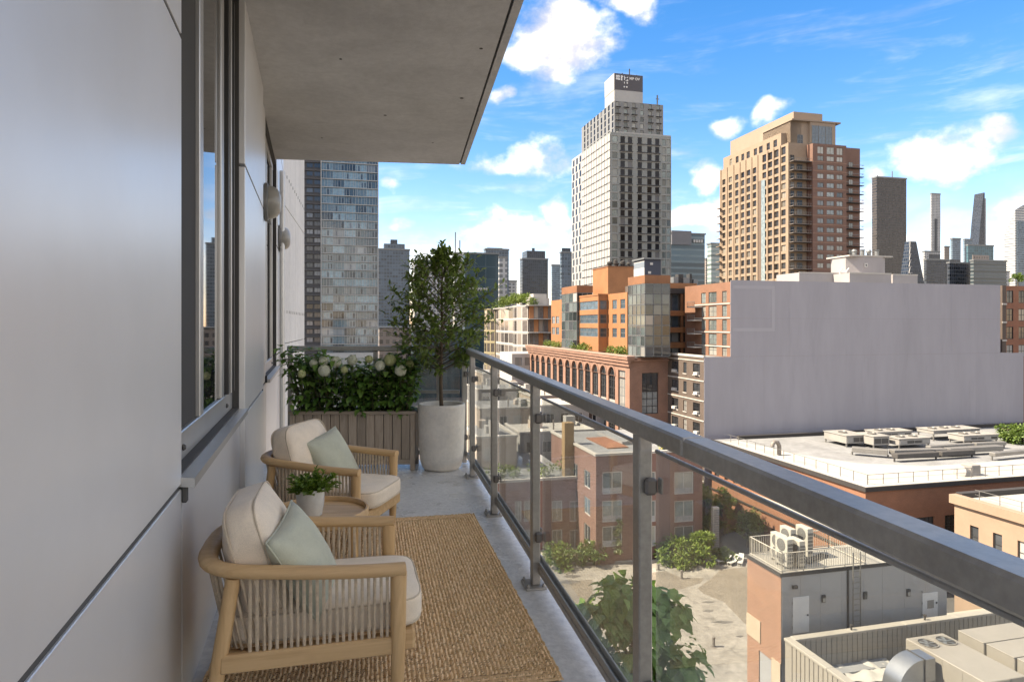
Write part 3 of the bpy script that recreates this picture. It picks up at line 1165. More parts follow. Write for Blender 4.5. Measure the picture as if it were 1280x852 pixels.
def build_rug():
    far_r, near_r = onz(592, 640, 0.02), onz(705, 846, 0.02)
    dv = (far_r - near_r)
    L = Vector((dv.x, dv.y)).length
    rz = math.atan2(-dv.x, dv.y)
    W = 1.38
    t = thing('jute_rug', 'tan braided jute rug lying under the two chairs', 'rug', (near_r.x, near_r.y, 0.0), rz)
    mb = MB().box(-W + .012, -.012, 0.012, L - .012, 0.001, 0.011)
    mb.build('backing', mat('jute backing', (0.26, 0.16, 0.08), 0.95), t)
    m = leafmat('jute fibre', (0.70, 0.475, 0.255), (0.96, 0.72, 0.46), 0.95, 0.0)
    rnd = random.Random(5)
    mb = MB()
    pitch, st = 0.0178, 0.0160
    tpl = [(-1, 0, 0), (-.45, -.75, .1), (-.45, .75, .1), (-.4, 0, .95), (.45, -.75, .1), (.45, .75, .1), (.4, 0, .95), (1, 0, 0)]
    tf = [(0, 1, 3), (0, 3, 2), (1, 4, 6, 3), (3, 6, 5, 2), (4, 7, 6), (6, 7, 5)]

    def stitch(x, y, ang, hl, hw_, hh):
        c, s = math.cos(ang), math.sin(ang)
        vs = []
        for a, b, z in tpl:
            p, q = a * hl, b * hw_
            vs.append((x + p * c - q * s, y + p * s + q * c, 0.0085 + z * hh))
        mb.raw(vs, tf)

    nb = 5
    rows = int(W / pitch)
    nst = int(L / st)
    for i in range(rows):
        x = -W + (i + 0.5) * W / rows
        bx = min(i, rows - 1 - i)
        for j in range(nst):
            y = (j + 0.5) * L / nst
            by = min(y, L - y) / pitch
            if by < nb and by < bx:                                   # rows that run along the short ends
                row = int(by)
                yy = (row + 0.5) * pitch if y < L / 2 else L - (row + 0.5) * pitch
                if j % 1 == 0 and abs(y - yy) < st * 0.55:
                    for k in range(1):
                        for xo in (-0.25, 0.25):
                            stitch(x + xo * W / rows, yy, rnd.uniform(-.15, .15) + (0.55 if row % 2 else -0.55), 0.0098, 0.0058, 0.0100 + rnd.uniform(-.0025, .003))
                continue
            for xo in (-0.25, 0.25):
                sg = 1 if xo > 0 else -1
                a = math.pi / 2 + sg * 0.62 + rnd.uniform(-.22, .22)
                stitch(x + xo * W / rows + rnd.uniform(-.0025, .0025), y + rnd.uniform(-.0012, .0012), a, 0.0112, 0.0061, 0.0090 + rnd.uniform(-.0035, .0045))
    o = mb.build('weave', m, t, 70)
    o['kind'] = 'stuff'


build_rug()


def build_table():
    c = (-0.945, 3.215)
    t = thing('side_table', 'round wooden side table with raised rim between the two chairs', 'table', (c[0], c[1], RUGZ))
    zt = 0.455
    MB().lathe([(0.222, zt - 0.03), (0.236, zt - 0.022), (0.238, zt + 0.018), (0.234, zt + 0.024), (0.226, zt + 0.024), (0.222, zt + 0.018), (0.222, zt + 0.001)], 56, None, False).build('rim', m_teak, t, 40)
    # top boards, cut to the circle
    n = 6
    r = 0.221
    for k in range(n):
        y0, y1 = -r + 2 * r * k / n + 0.0012, -r + 2 * r * (k + 1) / n - 0.0012
        ys = [y0 + (y1 - y0) * q / 6 for q in range(7)]
        poly = [(math.sqrt(max(r * r - y * y, 1e-6)), y) for y in ys] + [(-math.sqrt(max(r * r - y * y, 1e-6)), y) for y in ys[::-1]]
        MB().prism(poly, zt - 0.022, zt).build('top_board', m_teak, t)
    for k in range(3):
        a = R(30 + 120 * k)
        MB().tube([(0.19 * math.cos(a), 0.19 * math.sin(a), 0), (0.155 * math.cos(a), 0.155 * math.sin(a), zt - 0.025)], [0.014, 0.02], 10).build('leg', m_teakv, t, 50)
    MB().lathe([(0.10, 0.16), (0.12, 0.165), (0.12, 0.18), (0.10, 0.185)], 32, None, True).build('stretcher_shelf', m_teak, t, 40)
    # potted herb on it
    zb = RUGZ + zt + 0.0015
    p = at(388, 640, 3.17)
    h = thing('potted_herb', 'small bushy green herb in a white pot on the side table', 'plant', (p.x, p.y, zb))
    MB().lathe([(0.045, 0), (0.055, 0.004), (0.064, 0.06), (0.067, 0.125), (0.064, 0.13), (0.059, 0.126), (0.057, 0.105)], 32, None, True).build('pot', mat('white ceramic', (0.62, 0.60, 0.55), 0.5, 0, 0.06, 12, 0.05, 60, var2=.04), h, 40)
    MB().lathe([(0.056, 0.1), (0.056, 0.107)], 20).build('soil', mat('potting soil', (0.03, 0.02, 0.013), 0.95, 0, 0.4, 60, 0.8, 90), h)
    rnd = random.Random(11)
    lf, stm = MB(), MB()
    for k in range(64):
        a = rnd.uniform(0, 6.28)
        el = math.acos(rnd.uniform(0.22, 1.0))
        Ln = rnd.uniform(0.06, 0.125)
        b = Vector((rnd.uniform(-.03, .03), rnd.uniform(-.03, .03), 0.105))
        dr = Vector((math.sin(el) * math.cos(a), math.sin(el) * math.sin(a), math.cos(el) * 1.05))
        stm.tube([b, b + dr * Ln * .55 + Vector((0, 0, .012)), b + dr * Ln], [0.0016, 0.0013, 0.0009], 5)
        for q in range(13):
            f = 0.35 + 0.65 * q / 12
            pp = b + dr * Ln * f
            dd = Vector((rnd.uniform(-1, 1), rnd.uniform(-1, 1), rnd.uniform(-.2, .9))) + dr * 0.6
            lf.leaf(pp, dd, Vector((0, 0, 1)), rnd.uniform(.020, .032), rnd.uniform(.014, .021), 0.2, 0.15, 2)
    stm.build('stems', leafmat('herb stem', (0.10, 0.16, 0.03), (0.14, 0.2, 0.05)), h)
    o = lf.build('foliage', leafmat('herb leaf', (0.075, 0.15, 0.015), (0.20, 0.31, 0.045), 0.5, 0.3), h)
    o['kind'] = 'stuff'


build_table()


def build_pot_tree():
    p = at(552, HY, 6.37)
    t = thing('potted_tree', 'slender leafy tree in a tall white concrete pot at the corner of the railings', 'tree', (p.x, p.y, 0))
    m = mat('off white concrete pot', (0.80, 0.745, 0.665), 0.75, 0, 0.07, 5, 0.12, 70, var2=0.05, vs2=30)
    prof = [(0.14, 0.0), (0.165, 0.006), (0.19, 0.03), (0.207, 0.09), (0.216, 0.2), (0.224, 0.4), (0.228, 0.60), (0.226, 0.628), (0.220, 0.633), (0.205, 0.631), (0.198, 0.62), (0.196, 0.56)]
    MB().lathe(prof, 56).build('pot', m, t, 50)
    MB().lathe([(0.197, 0.55), (0.12, 0.575), (0.02, 0.585)], 32).build('soil', MATS['potting soil'], t, 60)
    rnd = random.Random(21)
    bark = mat('young bark', (0.12, 0.085, 0.055), 0.85, 0, 0.25, 14, 0.4, 120, stretch=(1, 1, .3))
    tr = MB()
    stem = [Vector((0.0, 0, 0.55)), Vector((-.008, .004, 0.8)), Vector((-.004, 0, 1.05)), Vector((.004, -.006, 1.35)), Vector((.0, .004, 1.7)), Vector((.008, 0, 2.05)), Vector((.006, 0, 2.17))]
    tr.tube(stem, [0.021, 0.018, 0.016, 0.013, 0.009, 0.005, 0.002], 10)
    tw, lf = MB(), MB()

    def stem_at(z):
        for a, b in zip(stem, stem[1:]):
            if a.z <= z <= b.z:
                return a.lerp(b, (z - a.z) / (b.z - a.z))
        return stem[-1]
    Zup = Vector((0, 0, 1))

    def leaves(pa, pb, n, s=1.0):
        for q in range(n):
            f = (q + rnd.random()) / n
            pp = pa.lerp(pb, f)
            dd = (pb - pa).normalized() * 0.55 + Vector((rnd.uniform(-1, 1), rnd.uniform(-1, 1), rnd.uniform(-.75, .75)))
            lf.leaf(pp, dd, Zup + Vector((rnd.uniform(-.5, .5), rnd.uniform(-.5, .5), 0)), rnd.uniform(.055, .09) * s, rnd.uniform(.023, .034) * s, rnd.uniform(.05, .3), 0.12, 3)
    nb = 94
    PROF = [(0, .30), (.12, .46), (.35, .57), (.6, .47), (.8, .29), (.93, .15), (1, .07)]
    ga = 0.0
    for k in range(nb):
        f = (k / (nb - 1)) ** 1.12
        z0 = 0.92 + f * 1.14
        ga += 2.4 + rnd.uniform(-.3, .3)
        Ln = 0.0
        for (fa, ra), (fb, rb) in zip(PROF, PROF[1:]):
            if fa <= f <= fb:
                Ln = ra + (rb - ra) * (f - fa) / (fb - fa)
        Ln *= rnd.uniform(0.70, 1.12)
        b = stem_at(z0)
        rise = 0.30 + 0.85 * f
        dr = Vector((math.cos(ga), math.sin(ga), rise)).normalized()
        e = b + dr * Ln
        mid = b.lerp(e, 0.5) + Vector((rnd.uniform(-.02, .02), rnd.uniform(-.02, .02), rnd.uniform(-.01, .03)))
        tr.tube([b, mid, e], [0.0065 - .003 * f, 0.0045 - .002 * f, 0.0015], 5)
        leaves(mid, e, 4 + int(Ln * 16))
        for q in range(3 + int(Ln * 6)):
            s = b.lerp(e, rnd.uniform(0.3, 0.95))
            d2 = (dr + Vector((rnd.uniform(-1, 1), rnd.uniform(-1, 1), rnd.uniform(-.5, .8))) * 0.95).normalized()
            e2 = s + d2 * Ln * rnd.uniform(0.25, 0.5)
            tw.tube([s, e2], [0.002, 0.0009], 4, False)
            leaves(s, e2, 4 + int(Ln * 7))
    leaves(stem[-2], stem[-1] + Vector((0, 0, .03)), 16, 0.9)
    tk = tr.build('trunk', bark, t, 60)
    tw.build('twigs', bark, tk)
    o = lf.build('crown', leafmat('potted tree leaf', (0.075, 0.125, 0.025), (0.23, 0.31, 0.075), 0.36, 0.38), t)
    o['kind'] = 'stuff'


build_pot_tree()


def build_planter():
    a, b = at(362, HY, 6.27), at(518, HY, 6.27)
    W = b.x - a.x
    D = 0.33
    t = thing('planter_box', 'weathered grey wooden planter box full of white hydrangeas at the far end', 'planter', (a.x, 6.27, 0), R(1.0))
    mw = woodmat('weathered cedar', (0.30, 0.235, 0.18), (0.45, 0.37, 0.29), 1.0, 2, 0.8, 0.14)
    mwh = woodmat('weathered cedar rail', (0.30, 0.235, 0.18), (0.45, 0.37, 0.29), 1.0, 0, 0.8, 0.10)
    zt = 0.565
    for x in (0, W - 0.045):
        for y in (0, D - 0.045):
            MB().cbox(x, x + 0.045, y, y + 0.045, 0.0, zt - 0.03, 0.004).build('corner_post', mw, t)
    MB().cbox(-0.012, W + 0.012, -0.012, 0.05, zt - 0.029, zt, 0.004).cbox(-0.012, W + 0.012, D - 0.05, D + 0.012, zt - 0.029, zt, 0.004).build('top_rim', mwh, t)
    MB().cbox(-0.012, 0.05, 0.051, D - 0.051, zt - 0.029, zt, 0.004).cbox(W - 0.05, W + 0.012, 0.051, D - 0.051, zt - 0.029, zt, 0.004).build('end_rim', mwh, t)
    MB().cbox(0.046, W - 0.046, 0.006, 0.03, 0.055, 0.10, 0.003).build('bottom_rail', mwh, t)
    n = 13
    rnd = random.Random(2)
    for k in range(n):
        x0 = 0.046 + (W - 0.092) * k / n
        x1 = 0.046 + (W - 0.092) * (k + 1) / n
        dz = rnd.uniform(-.0015, .0015)
        MB().cbox(x0 + 0.003, x1 - 0.003, 0.010 + dz, 0.028 + dz, 0.101, zt - 0.03, 0.003).build('slat', mw, t)
    for x in (0.008, W - 0.026):
        for k in range(4):
            y0 = 0.046 + (D - 0.092) * k / 4
            y1 = 0.046 + (D - 0.092) * (k + 1) / 4
            MB().cbox(x, x + 0.018, y0 + .003, y1 - .003, 0.07, zt - 0.03, 0.003).build('slat', mw, t)
    MB().box(0.03, W - 0.03, 0.031, D - 0.02, 0.1, 0.52).build('soil', MATS['potting soil'], t)
    # hydrangea
    h = thing('hydrangea', 'dark green hydrangea bush with white flower heads growing in the wooden planter', 'plant', (a.x, 6.27, 0.52), R(1.0))
    lf, st = MB(), MB()
    Zup = Vector((0, 0, 1))
    tips = []
    for k in range(130):
        bx = rnd.uniform(0.06, W - 0.06)
        by = rnd.uniform(0.06, D - 0.06)
        top = 0.47 + 0.06 * math.sin(bx * 6.2 + 0.6) + rnd.uniform(-0.10, 0.06)
        lean = Vector(((bx - W / 2) * 0.16 + rnd.uniform(-.08, .08), (by - D / 2) * 0.95 + rnd.uniform(-.06, .06), 0))
        b = Vector((bx, by, 0.0))
        e = b + lean + Vector((0, 0, top))
        st.tube([b, b.lerp(e, .5) + Vector((0, 0, .02)), e], [.005, .004, .002], 5, False)
        tips.append(e)
        for q in range(20):
            f = 0.08 + 0.92 * (q / 16) ** 0.8
            pp = b.lerp(e, f)
            ang = q * 1.57 + rnd.uniform(-.6, .6)
            dd = Vector((math.cos(ang), math.sin(ang), rnd.uniform(-.35, .55)))
            lf.leaf(pp + dd * 0.012, dd, Zup, rnd.uniform(.07, .115), rnd.uniform(.042, .066), rnd.uniform(.15, .5), 0.10, 3)
    for k in range(45):                                      # leaves spilling over the front rim
        bx = rnd.uniform(0.0, W)
        pp = Vector((bx, rnd.uniform(-0.03, 0.07), rnd.uniform(0.03, 0.2)))
        dd = Vector((rnd.uniform(-.7, .7), -1, rnd.uniform(-.7, .3)))
        lf.leaf(pp, dd, Zup, rnd.uniform(.07, .11), rnd.uniform(.042, .062), 0.35, 0.1, 3)
    st.build('stems', leafmat('hydrangea stem', (0.07, 0.08, 0.03), (0.10, 0.09, 0.04)), h)
    o = lf.build('foliage', leafmat('hydrangea leaf', (0.06, 0.145, 0.028), (0.20, 0.345, 0.075), 0.42, 0.35), h)
    o['kind'] = 'stuff'
    mp = leafmat('cream petal', (0.68, 0.70, 0.50), (0.80, 0.80, 0.70), 0.7, 0.25)
    mp2 = leafmat('lime petal', (0.52, 0.56, 0.22), (0.72, 0.72, 0.45), 0.7, 0.25)
    for px, py, r, mm in ((405, 463, .056, mp), (404, 451, .045, mp), (420, 452, .05, mp), (487, 450, .056, mp2), (500, 463, .054, mp), (377, 467, .036, mp2), (461, 449, .036, mp2), (512, 455, .035, mp2), (440, 450, .048, mp), (392, 454, .04, mp), (474, 457, .046, mp), (430, 462, .03, mp2)):
        c = at(px, py, 6.19 if py > 455 else 6.26) - Vector((a.x, 6.27, 0.52))
        fb = MB()
        for q in range(150):
            z = 1 - 2 * (q + .5) / 150
            th = q * 2.39996
            rr = math.sqrt(1 - z * z)
            nrm = Vector((rr * math.cos(th), rr * math.sin(th), z))
            pp = c + nrm * r * rnd.uniform(.86, 1.02)
            s1 = nrm.orthogonal().normalized()
            s2 = nrm.cross(s1)
            rot = rnd.uniform(0, 6.28)
            for w in range(4):
                an = rot + w * math.pi / 2
                dd = s1 * math.cos(an) + s2 * math.sin(an) + nrm * 0.25
                fb.leaf(pp, dd, nrm, 0.013, 0.012, 0.3, 0.1, 2)
        fl = fb.build('flower_head', mm, h)
        MB().tube([c, c + Vector((0, 0.02, -0.16))], 0.003, 5).build('flower_stalk', MATS['hydrangea stem'], fl)


build_planter()

CK = 0.74  # city base colours darkened from here on, in place of a lower exposure

# ------------------------------------------------------------------ ground and courtyard
m_ground = mat('city asphalt', (0.13, 0.125, 0.12), 0.95, 0, 0.25, 0.05, 0, 1)
ZL = lambda z: z - G


def build_ground():
    mb = MB()
    mb.quad((-4000, -500, G), (4500, -500, G), (4500, 7000, G), (-4000, 7000, G))
    struct(mb.build('ground', m_ground))
    mc = mat('worn pale concrete', (0.35, 0.32, 0.275), 0.95, 0, 0.18, 0.35, 0.15, 9, var2=0.16, vs2=2.2, dirt=0.32)
    mg = mat('beige gravel', (0.25, 0.215, 0.17), 0.97, 0, 0.12, 0.5, 0.8, 14, var2=0.42, vs2=6.0)
    a = [onz(560, 700, G), onz(1000, 694, G), onz(1120, 852, G), onz(600, 852, G)]
    mb = MB()
    c = [(-2, 40), (30, 40), (34, 60), (36, 84), (26, 84), (26, 110), (-8, 110), (-14, 84)]
    mb.prism(c, G - 0.3, G + 0.006)
    o = struct(mb.build('courtyard', mc))
    # gravel beds with irregular outlines
    def bed(pts, name='gravel_bed', m=mg, z=0.012):
        q = [onz(x, y, G) for x, y in pts]
        mb = MB()
        mb.prism([(p.x, p.y) for p in q][::-1], G + 0.0, G + z)
        return mb.build(name, m, o)
    bed([(900, 712), (960, 705), (960, 800), (930, 778), (905, 752), (880, 742), (872, 735), (890, 722)])
    bed([(812, 716), (832, 713), (852, 722), (880, 722), (876, 728), (845, 738), (818, 742)], z=0.013)
    bed([(690, 728), (740, 724), (742, 790), (735, 800), (700, 770)], z=0.014)
    bed([(860, 800), (895, 806), (930, 826), (945, 860), (870, 860)], m=mc, z=0.016, name='concrete_pad')
    # dark stains and patches with their own outline
    md = mat('dark roof patch', (0.16, 0.15, 0.135), 0.9, 0, 0.3, 1.0)
    for x, y, w, h in ((886, 752, 14, 2), (886, 763, 12, 3), (905, 777, 26, 3), (925, 795, 9, 2), (716, 720, 20, 4), (712, 727, 26, 5)):
        pts = [(x + math.cos(k * .7) * w / 2 * (1 + .3 * math.sin(k * 5.1)), y + math.sin(k * .7) * h / 2 * (1 + .3 * math.cos(k * 3.3))) for k in range(9)]
        bed(pts[::-1], 'patch', md, 0.02 + 0.001 * (x % 7))


build_ground()

m_pipe_ = mat('galvanised pipe', (0.28, 0.25, 0.22), 0.6, 0.4, 0.2, 4)
for px, py, h, lab in ((892, 808, 0.95, 'short grey vent pipe standing on the pale courtyard paving'), (852, 723, 1.0, 'small dark vent pipe on the gravel patch in the courtyard'), (823, 712, 0.7, 'tiny vent pipe by the kerb at the courtyard\'s far edge')):
    p = onz(px, py, G)
    t = thing('vent_pipe', lab, 'pipe', (p.x, p.y, G + .01), 0, 'courtyard vent pipes')
    MB().tube([(0, 0, 0), (0, 0, h * .85)], 0.13, 12).build('pipe', m_pipe_, t, 40)
    MB().lathe([(0.15, h * .85), (0.17, h * .87), (0.17, h * .95), (0.08, h)], 12).build('cap', m_pipe_, t, 40)
    MB().lathe([(0.32, 0), (0.3, .03), (0.15, .05)], 12).build('flashing', m_pipe_, t, 40)

# ------------------------------------------------------------------ shared facade materials
m_pane = panemat('dark window pane', (0.035, 0.04, 0.045), share=0.22)
m_paneb = panemat('blue window pane', (0.07, 0.10, 0.125), (0.36, 0.38, 0.38), 0.12)
m_panel_ = panemat('pale window pane', (0.13, 0.155, 0.155), (0.36, 0.36, 0.33), 0.4)
m_wfr = mat('white window frame', (0.62, 0.60, 0.56), 0.6)
m_gfr = mat('grey window frame', (0.22, 0.23, 0.23), 0.5, 0.3)
m_bfr = mat('black window frame', (0.03, 0.03, 0.032), 0.5)
m_white = mat('white stone trim', (0.54, 0.51, 0.46), 0.8, 0, 0.06, 1.0)
m_roofg = mat('grey membrane roof', (0.27, 0.275, 0.275), 0.85, 0, 0.14, 0.25, 0.1, 6, var2=0.10, vs2=1.3, dirt=0.2)
m_roofw = mat('white coated roof', (0.46, 0.44, 0.40), 0.8, 0, 0.10, 0.3, var2=0.04, vs2=2.0)
m_tar = mat('dark roof edge', (0.045, 0.04, 0.037), 0.8)
m_hedge = leafmat('hedge leaf', (0.05, 0.09, 0.012), (0.17, 0.22, 0.04), 0.6, 0.25)
m_tree = leafmat('street tree leaf', (0.05, 0.095, 0.02), (0.15, 0.22, 0.045), 0.55, 0.25)
m_bark = mat('tree bark', (0.10, 0.075, 0.05), 0.9, 0, 0.3, 3)
m_red = brickmat('orange red brick', (0.33, 0.14, 0.075), (0.28, 0.11, 0.058), (0.30, 0.17, 0.11))
m_pink = brickmat('rose brown brick', (0.27, 0.15, 0.12), (0.23, 0.125, 0.10), (0.26, 0.165, 0.135))
m_arch = brickmat('arched hall brick', (0.34, 0.18, 0.125), (0.285, 0.145, 0.10), (0.33, 0.21, 0.15), big=0.16)
m_dkbr = brickmat('dark umber brick', (0.13, 0.095, 0.075), (0.105, 0.075, 0.06), (0.14, 0.11, 0.09))
m_brick2 = brickmat('warm brown brick', (0.29, 0.135, 0.08), (0.245, 0.11, 0.062), (0.27, 0.155, 0.105))
m_terra = mat('orange terracotta cladding', (0.38, 0.165, 0.068), 0.75, 0, 0.10, 0.4, var2=0.05, vs2=4)
m_terrad = mat('brown terracotta cladding', (0.27, 0.12, 0.055), 0.75, 0, 0.14, 0.5)


def leaf_ball(mb, rnd, c, r, n, L, W, squash=1.0, core=0.55):
    c = Vector(c)
    for k in range(n):
        q = Vector((rnd.gauss(0, 1), rnd.gauss(0, 1), rnd.gauss(0, 1))).normalized()
        rr = r * (core + (1 - core) * rnd.random() ** 0.6)
        p = c + Vector((q.x * rr, q.y * rr, q.z * rr * squash))
        d = q + Vector((rnd.uniform(-1, 1), rnd.uniform(-1, 1), rnd.uniform(-.9, .9)))
        mb.leaf(p, d, Vector((rnd.uniform(-.6, .6), rnd.uniform(-.6, .6), 1)), L * rnd.uniform(.7, 1.3), W * rnd.uniform(.7, 1.3), 0.2, 0.1, 2)


def tree(name, label, loc, h, r, seed, L=0.28, W=0.17, clumps=26, per=75, m=None, group=None, cat='tree', bole=0.35, squash=0.8):
    t = thing(name, label, cat, loc, 0, group)
    rnd = random.Random(seed)
    tr, lf = MB(), MB()
    tr.tube([(0, 0, 0), (0.05 * r, 0, h * bole), (0, .04 * r, h * .8)], [r * .09, r * .065, r * .02], 8)
    for k in range(clumps):
        a = rnd.uniform(0, 6.28)
        z = h * (bole + (1 - bole) * rnd.random() ** .85)
        f = (z / h - bole) / (1 - bole)
        rr = r * (0.35 + 0.65 * math.sin(min(1, f * .85 + .18) * math.pi)) * math.sqrt(rnd.random()) * .85
        c = Vector((rr * math.cos(a), rr * math.sin(a), z - .1 * r))
        tr.tube([(0, 0, max(h * bole * .8, c.z - r * .6)), c * .6 + Vector((0, 0, c.z * .38)), c], [r * .03, r * .018, r * .008], 5, False)
        leaf_ball(lf, rnd, c, r * rnd.uniform(.2, .36), per, L, W, squash, 0.3)
    tr.build('trunk', m_bark, t, 60)
    o = lf.build('crown', m or m_tree, t)
    o['kind'] = 'stuff'
    return t


# ------------------------------------------------------------------ apartment block with the blank lavender party wall
def build_lavender():
    B = Bld('apartment_block', 'brick apartment block with a huge blank lavender end wall and a stepped terrace', 880, 100)
    m_lav = mat('lavender render', (0.375, 0.365, 0.395), 0.85, 0, 0.05, 0.10, var2=0.04, vs2=0.5, stretch=(1, 1, 0.2), rnd=0.01, dirt=.09)
    zt, zu = B.zz(447), B.zz(352, B.va(913))
    xa, xb, W = B.va(913), B.va(1250), B.va(1279)
    D1 = B.ub(835)
    # lower left facade, dark umber brick, three windows a floor
    fl = 3.05
    nfl = 7
    rl = []
    for j in range(nfl):
        z = zt - 1.0 - 1.75 - j * fl
        rl += [(1.2, 3.3, z, z + 1.75), (5.3, 6.3, z, z + 1.75), (8.0, 10.2, z, z + 1.75)]
    B.body('wall', m_dkbr, 0, W, 0, D1, 0, zt, left=rl, roof=m_roofg)
    B.wleft([r for r in rl], 0, 0, m_pane, m_bfr, 2, 2, 0.07)
    for j in range(nfl):
        z = zt - 0.62 - j * fl
        B.part('band', m_white, (-0.10, -0.004, -0.05, D1, z, z + 0.16))
        zz = zt - 2.75 - j * fl
        for a, b in ((1.2, 3.3), (5.3, 6.3), (8.0, 10.2)):
            B.part('window_sill', m_white, (-0.09, -0.004, a - .1, b + .1, zz - 0.16, zz - 0.02))
        for a, b in ((1.5, 2.6), (8.6, 9.7)):
            B.part('air_conditioner', m_wfr, (-0.35, 0.1, a, b, zz + 0.002, zz + 0.42))
    B.part('parapet', m_white, (-0.12, 0.25, -0.02, D1, zt + .002, zt + 0.35))
    # upper storeys set back behind a terrace
    D2 = B.ub(871, xa)
    ru = []
    nf = 5
    ph = (zu - zt) / nf
    for j in range(nf):
        z = zu - 1.35 - 1.75 - j * (ph - 0.1)
        if z < zt + .1:
            z = zt + .1
        ru += [(1.0, 2.3, z, z + 1.75), (3.9, 6.3, z, z + 1.75), (7.2, 8.6, z, z + 1.75)]
    B.body('upper_wall', m_brick2, xa, xb, 0.0, 14, zt + 0.003, zu, left=ru, roof=m_roofg)
    B.wleft(ru, xa, 0, m_panel_, m_gfr, 2, 2, 0.08)
    for j in range(nf):
        z = zu - 3.3 - j * (ph - 0.1)
        if z > zt + .2:
            B.part('band', m_white, (xa - 0.10, xa - 0.004, 0, D2 + .6, z - .12, z + 0.06))
    for j in range(4):                                        # corner balconies
        z = zt + 1.2 + j * (ph - 0.1)
        B.part('balcony', m_white, (xa - 1.5, xa - .005, D2 - 1.8, D2 + .6, z, z + 0.18))
        B.part('balcony_railing', m_gfr, (xa - 1.5, xa - 1.45, D2 - 1.8, D2 + .6, z + .95, z + 1.0), (xa - 1.5, xa - 1.45, D2 - 1.8, D2 - 1.75, z + .181, z + .95), (xa - 1.5, xa - 1.45, D2 + .55, D2 + .6, z + .181, z + .95),
               *[(xa - 1.485, xa - 1.465, D2 - 1.8 + q * .3, D2 - 1.77 + q * .3, z + .181, z + .95) for q in range(1, 8)])
    # lavender rendered panels on the end wall, recessed seams between them
    def panels(x0, x1, z0, z1, nx, nz):
        for i in range(nx):
            for k in range(nz):
                a, b = x0 + (x1 - x0) * i / nx, x0 + (x1 - x0) * (i + 1) / nx
                c, e = z0 + (z1 - z0) * k / nz, z0 + (z1 - z0) * (k + 1) / nz
                MB().box(a + .006, b - .006, -0.06, -0.004, c + .006, e - .006).build('render_panel', m_lav, B.root)
    panels(0, W, 0.2, zt + .12, 6, 2)
    panels(xa, xb, zt + .121, zu + .25, 5, 2)
    mlt = mat('pale lavender patch', (0.42, 0.41, 0.44), 0.85, 0, 0.03, 0.2)
    pa, pb = B.va(916), B.va(968)
    z0, z1 = B.zz(414), B.zz(356)
    B.part('pale_patch', mlt, (pa, pb, -0.085, -0.061, z0, z0 + .5), (pa, pb, -0.085, -0.061, z1 - .5, z1), (pb - .5, pb, -0.085, -0.061, z0 + .501, z1 - .501))
    # roof plant
    mp = mat('rooftop plant cladding', (0.40, 0.375, 0.37), 0.8, 0, 0.06, 0.4)
    def bulk(px0, px1, y0, dep, pyt, name='roof_housing'):
        a, b = B.va(px0, y0), B.va(px1, y0)
        z = B.zz(pyt, a, y0)
        B.part(name, mp, (a, b, y0, y0 + dep, zu + .002, z))
        B.part('coping', m_white, (a - .05, b + .05, y0 - .06, y0 - .003, z - .12, z + .1))
    bulk(999, 1060, 5.0, 6, 340.5)
    bulk(1062, 1114, 1.2, 7, 341)
    bulk(1116, 1147, 3.0, 6, 343)
    a, b = B.va(1062, 6), B.va(1108, 6)
    zc = B.zz(321, a, 6)
    cm = MB()
    r = (b - a) / 2
    poly = [(a - .8, 9.2), (a - .8, 6.0), (a + 1.8, 5.0)] + [(b - 2.2 + 2.2 * math.sin(q * .3), 5.0 + 2.2 * (1 - math.cos(q * .3))) for q in range(6)] + [(b, 10), (a, 10.5)]
    cm.prism(poly, zu + .01, zc)
    cm.build('stair_tower', mp, B.root)
    B.part('tower_cap', m_white, (a - 1.0, b + .3, 4.9, 10.5, zc + .002, zc + .22))
    xs = B.va(1082, 5)
    zs = B.zz(331.5, xs, 5)
    s = B.part('sign_plate', m_wfr, (xs - .32, xs + .32, 4.85, 4.96, zs - .35, zs + .35))
    B.part('sign_mark', m_bfr, (xs - .12, xs + .12, 4.83, 4.848, zs - .14, zs + .14), parent=s)
    for q, px in enumerate((1068, 1078, 1086, 1096)):
        x = B.va(px, 7)
        MB().lathe([(.35, zc + .22), (.35, zc + 1.0 + .3 * (q % 2)), (.5, zc + 1.1 + .3 * (q % 2)), (.3, zc + 1.45)], 12, Matrix.Translation((x, 7, 0))).build('roof_vent', m_gfr, B.root, 40)
    for px in (1050, 1058):
        x = B.va(px, 4)
        MB().tube([(x, 4, zu), (x, 4, zu + 2.4), (x + .5, 4, zu + 2.9)], .13, 8).build('flue', m_wfr, B.root, 40)
    # low stepped brick wing at the far right
    bw = brickmat('deep red brick', (0.33, 0.125, 0.07), (0.27, 0.10, 0.055), (0.3, 0.16, 0.1))  # reddish brick, its own even colour
    W2 = Bld('brick_building', 'red brick building with dark tall windows at the right edge behind the lavender wall', 1253, 123)
    ztop = W2.zz(357)
    rr = [(1.0 + i * 2.9, 2.6 + i * 2.9, ztop - 3.2 - j * 3.4, ztop - .9 - j * 3.4) for j in range(4) for i in range(3)]
    W2.body('wall', bw, 0, 12, 0, 10, 0, ztop, front=rr, roof=m_roofg)
    W2.wfront(rr, 0, 0, m_pane, m_bfr, 2, 2, .1)
    W2.part('pier', m_dkbr, (-.5, .4, -.4, -.003, 0, ztop + .05))
    for j in range(4):
        z = ztop - 3.6 - j * 3.4
        W2.part('band', m_white, (-.6, .5, -.5, -.401, z, z + .3))
    p = at(1272, 357, 128)
    tree('roof_tree', 'small green tree on the brick roof at the right edge', (p.x, p.y, W2.z + ztop), 2.6, 1.3, 77, .3, .2, 10, 60)
    return B


LAV = build_lavender()


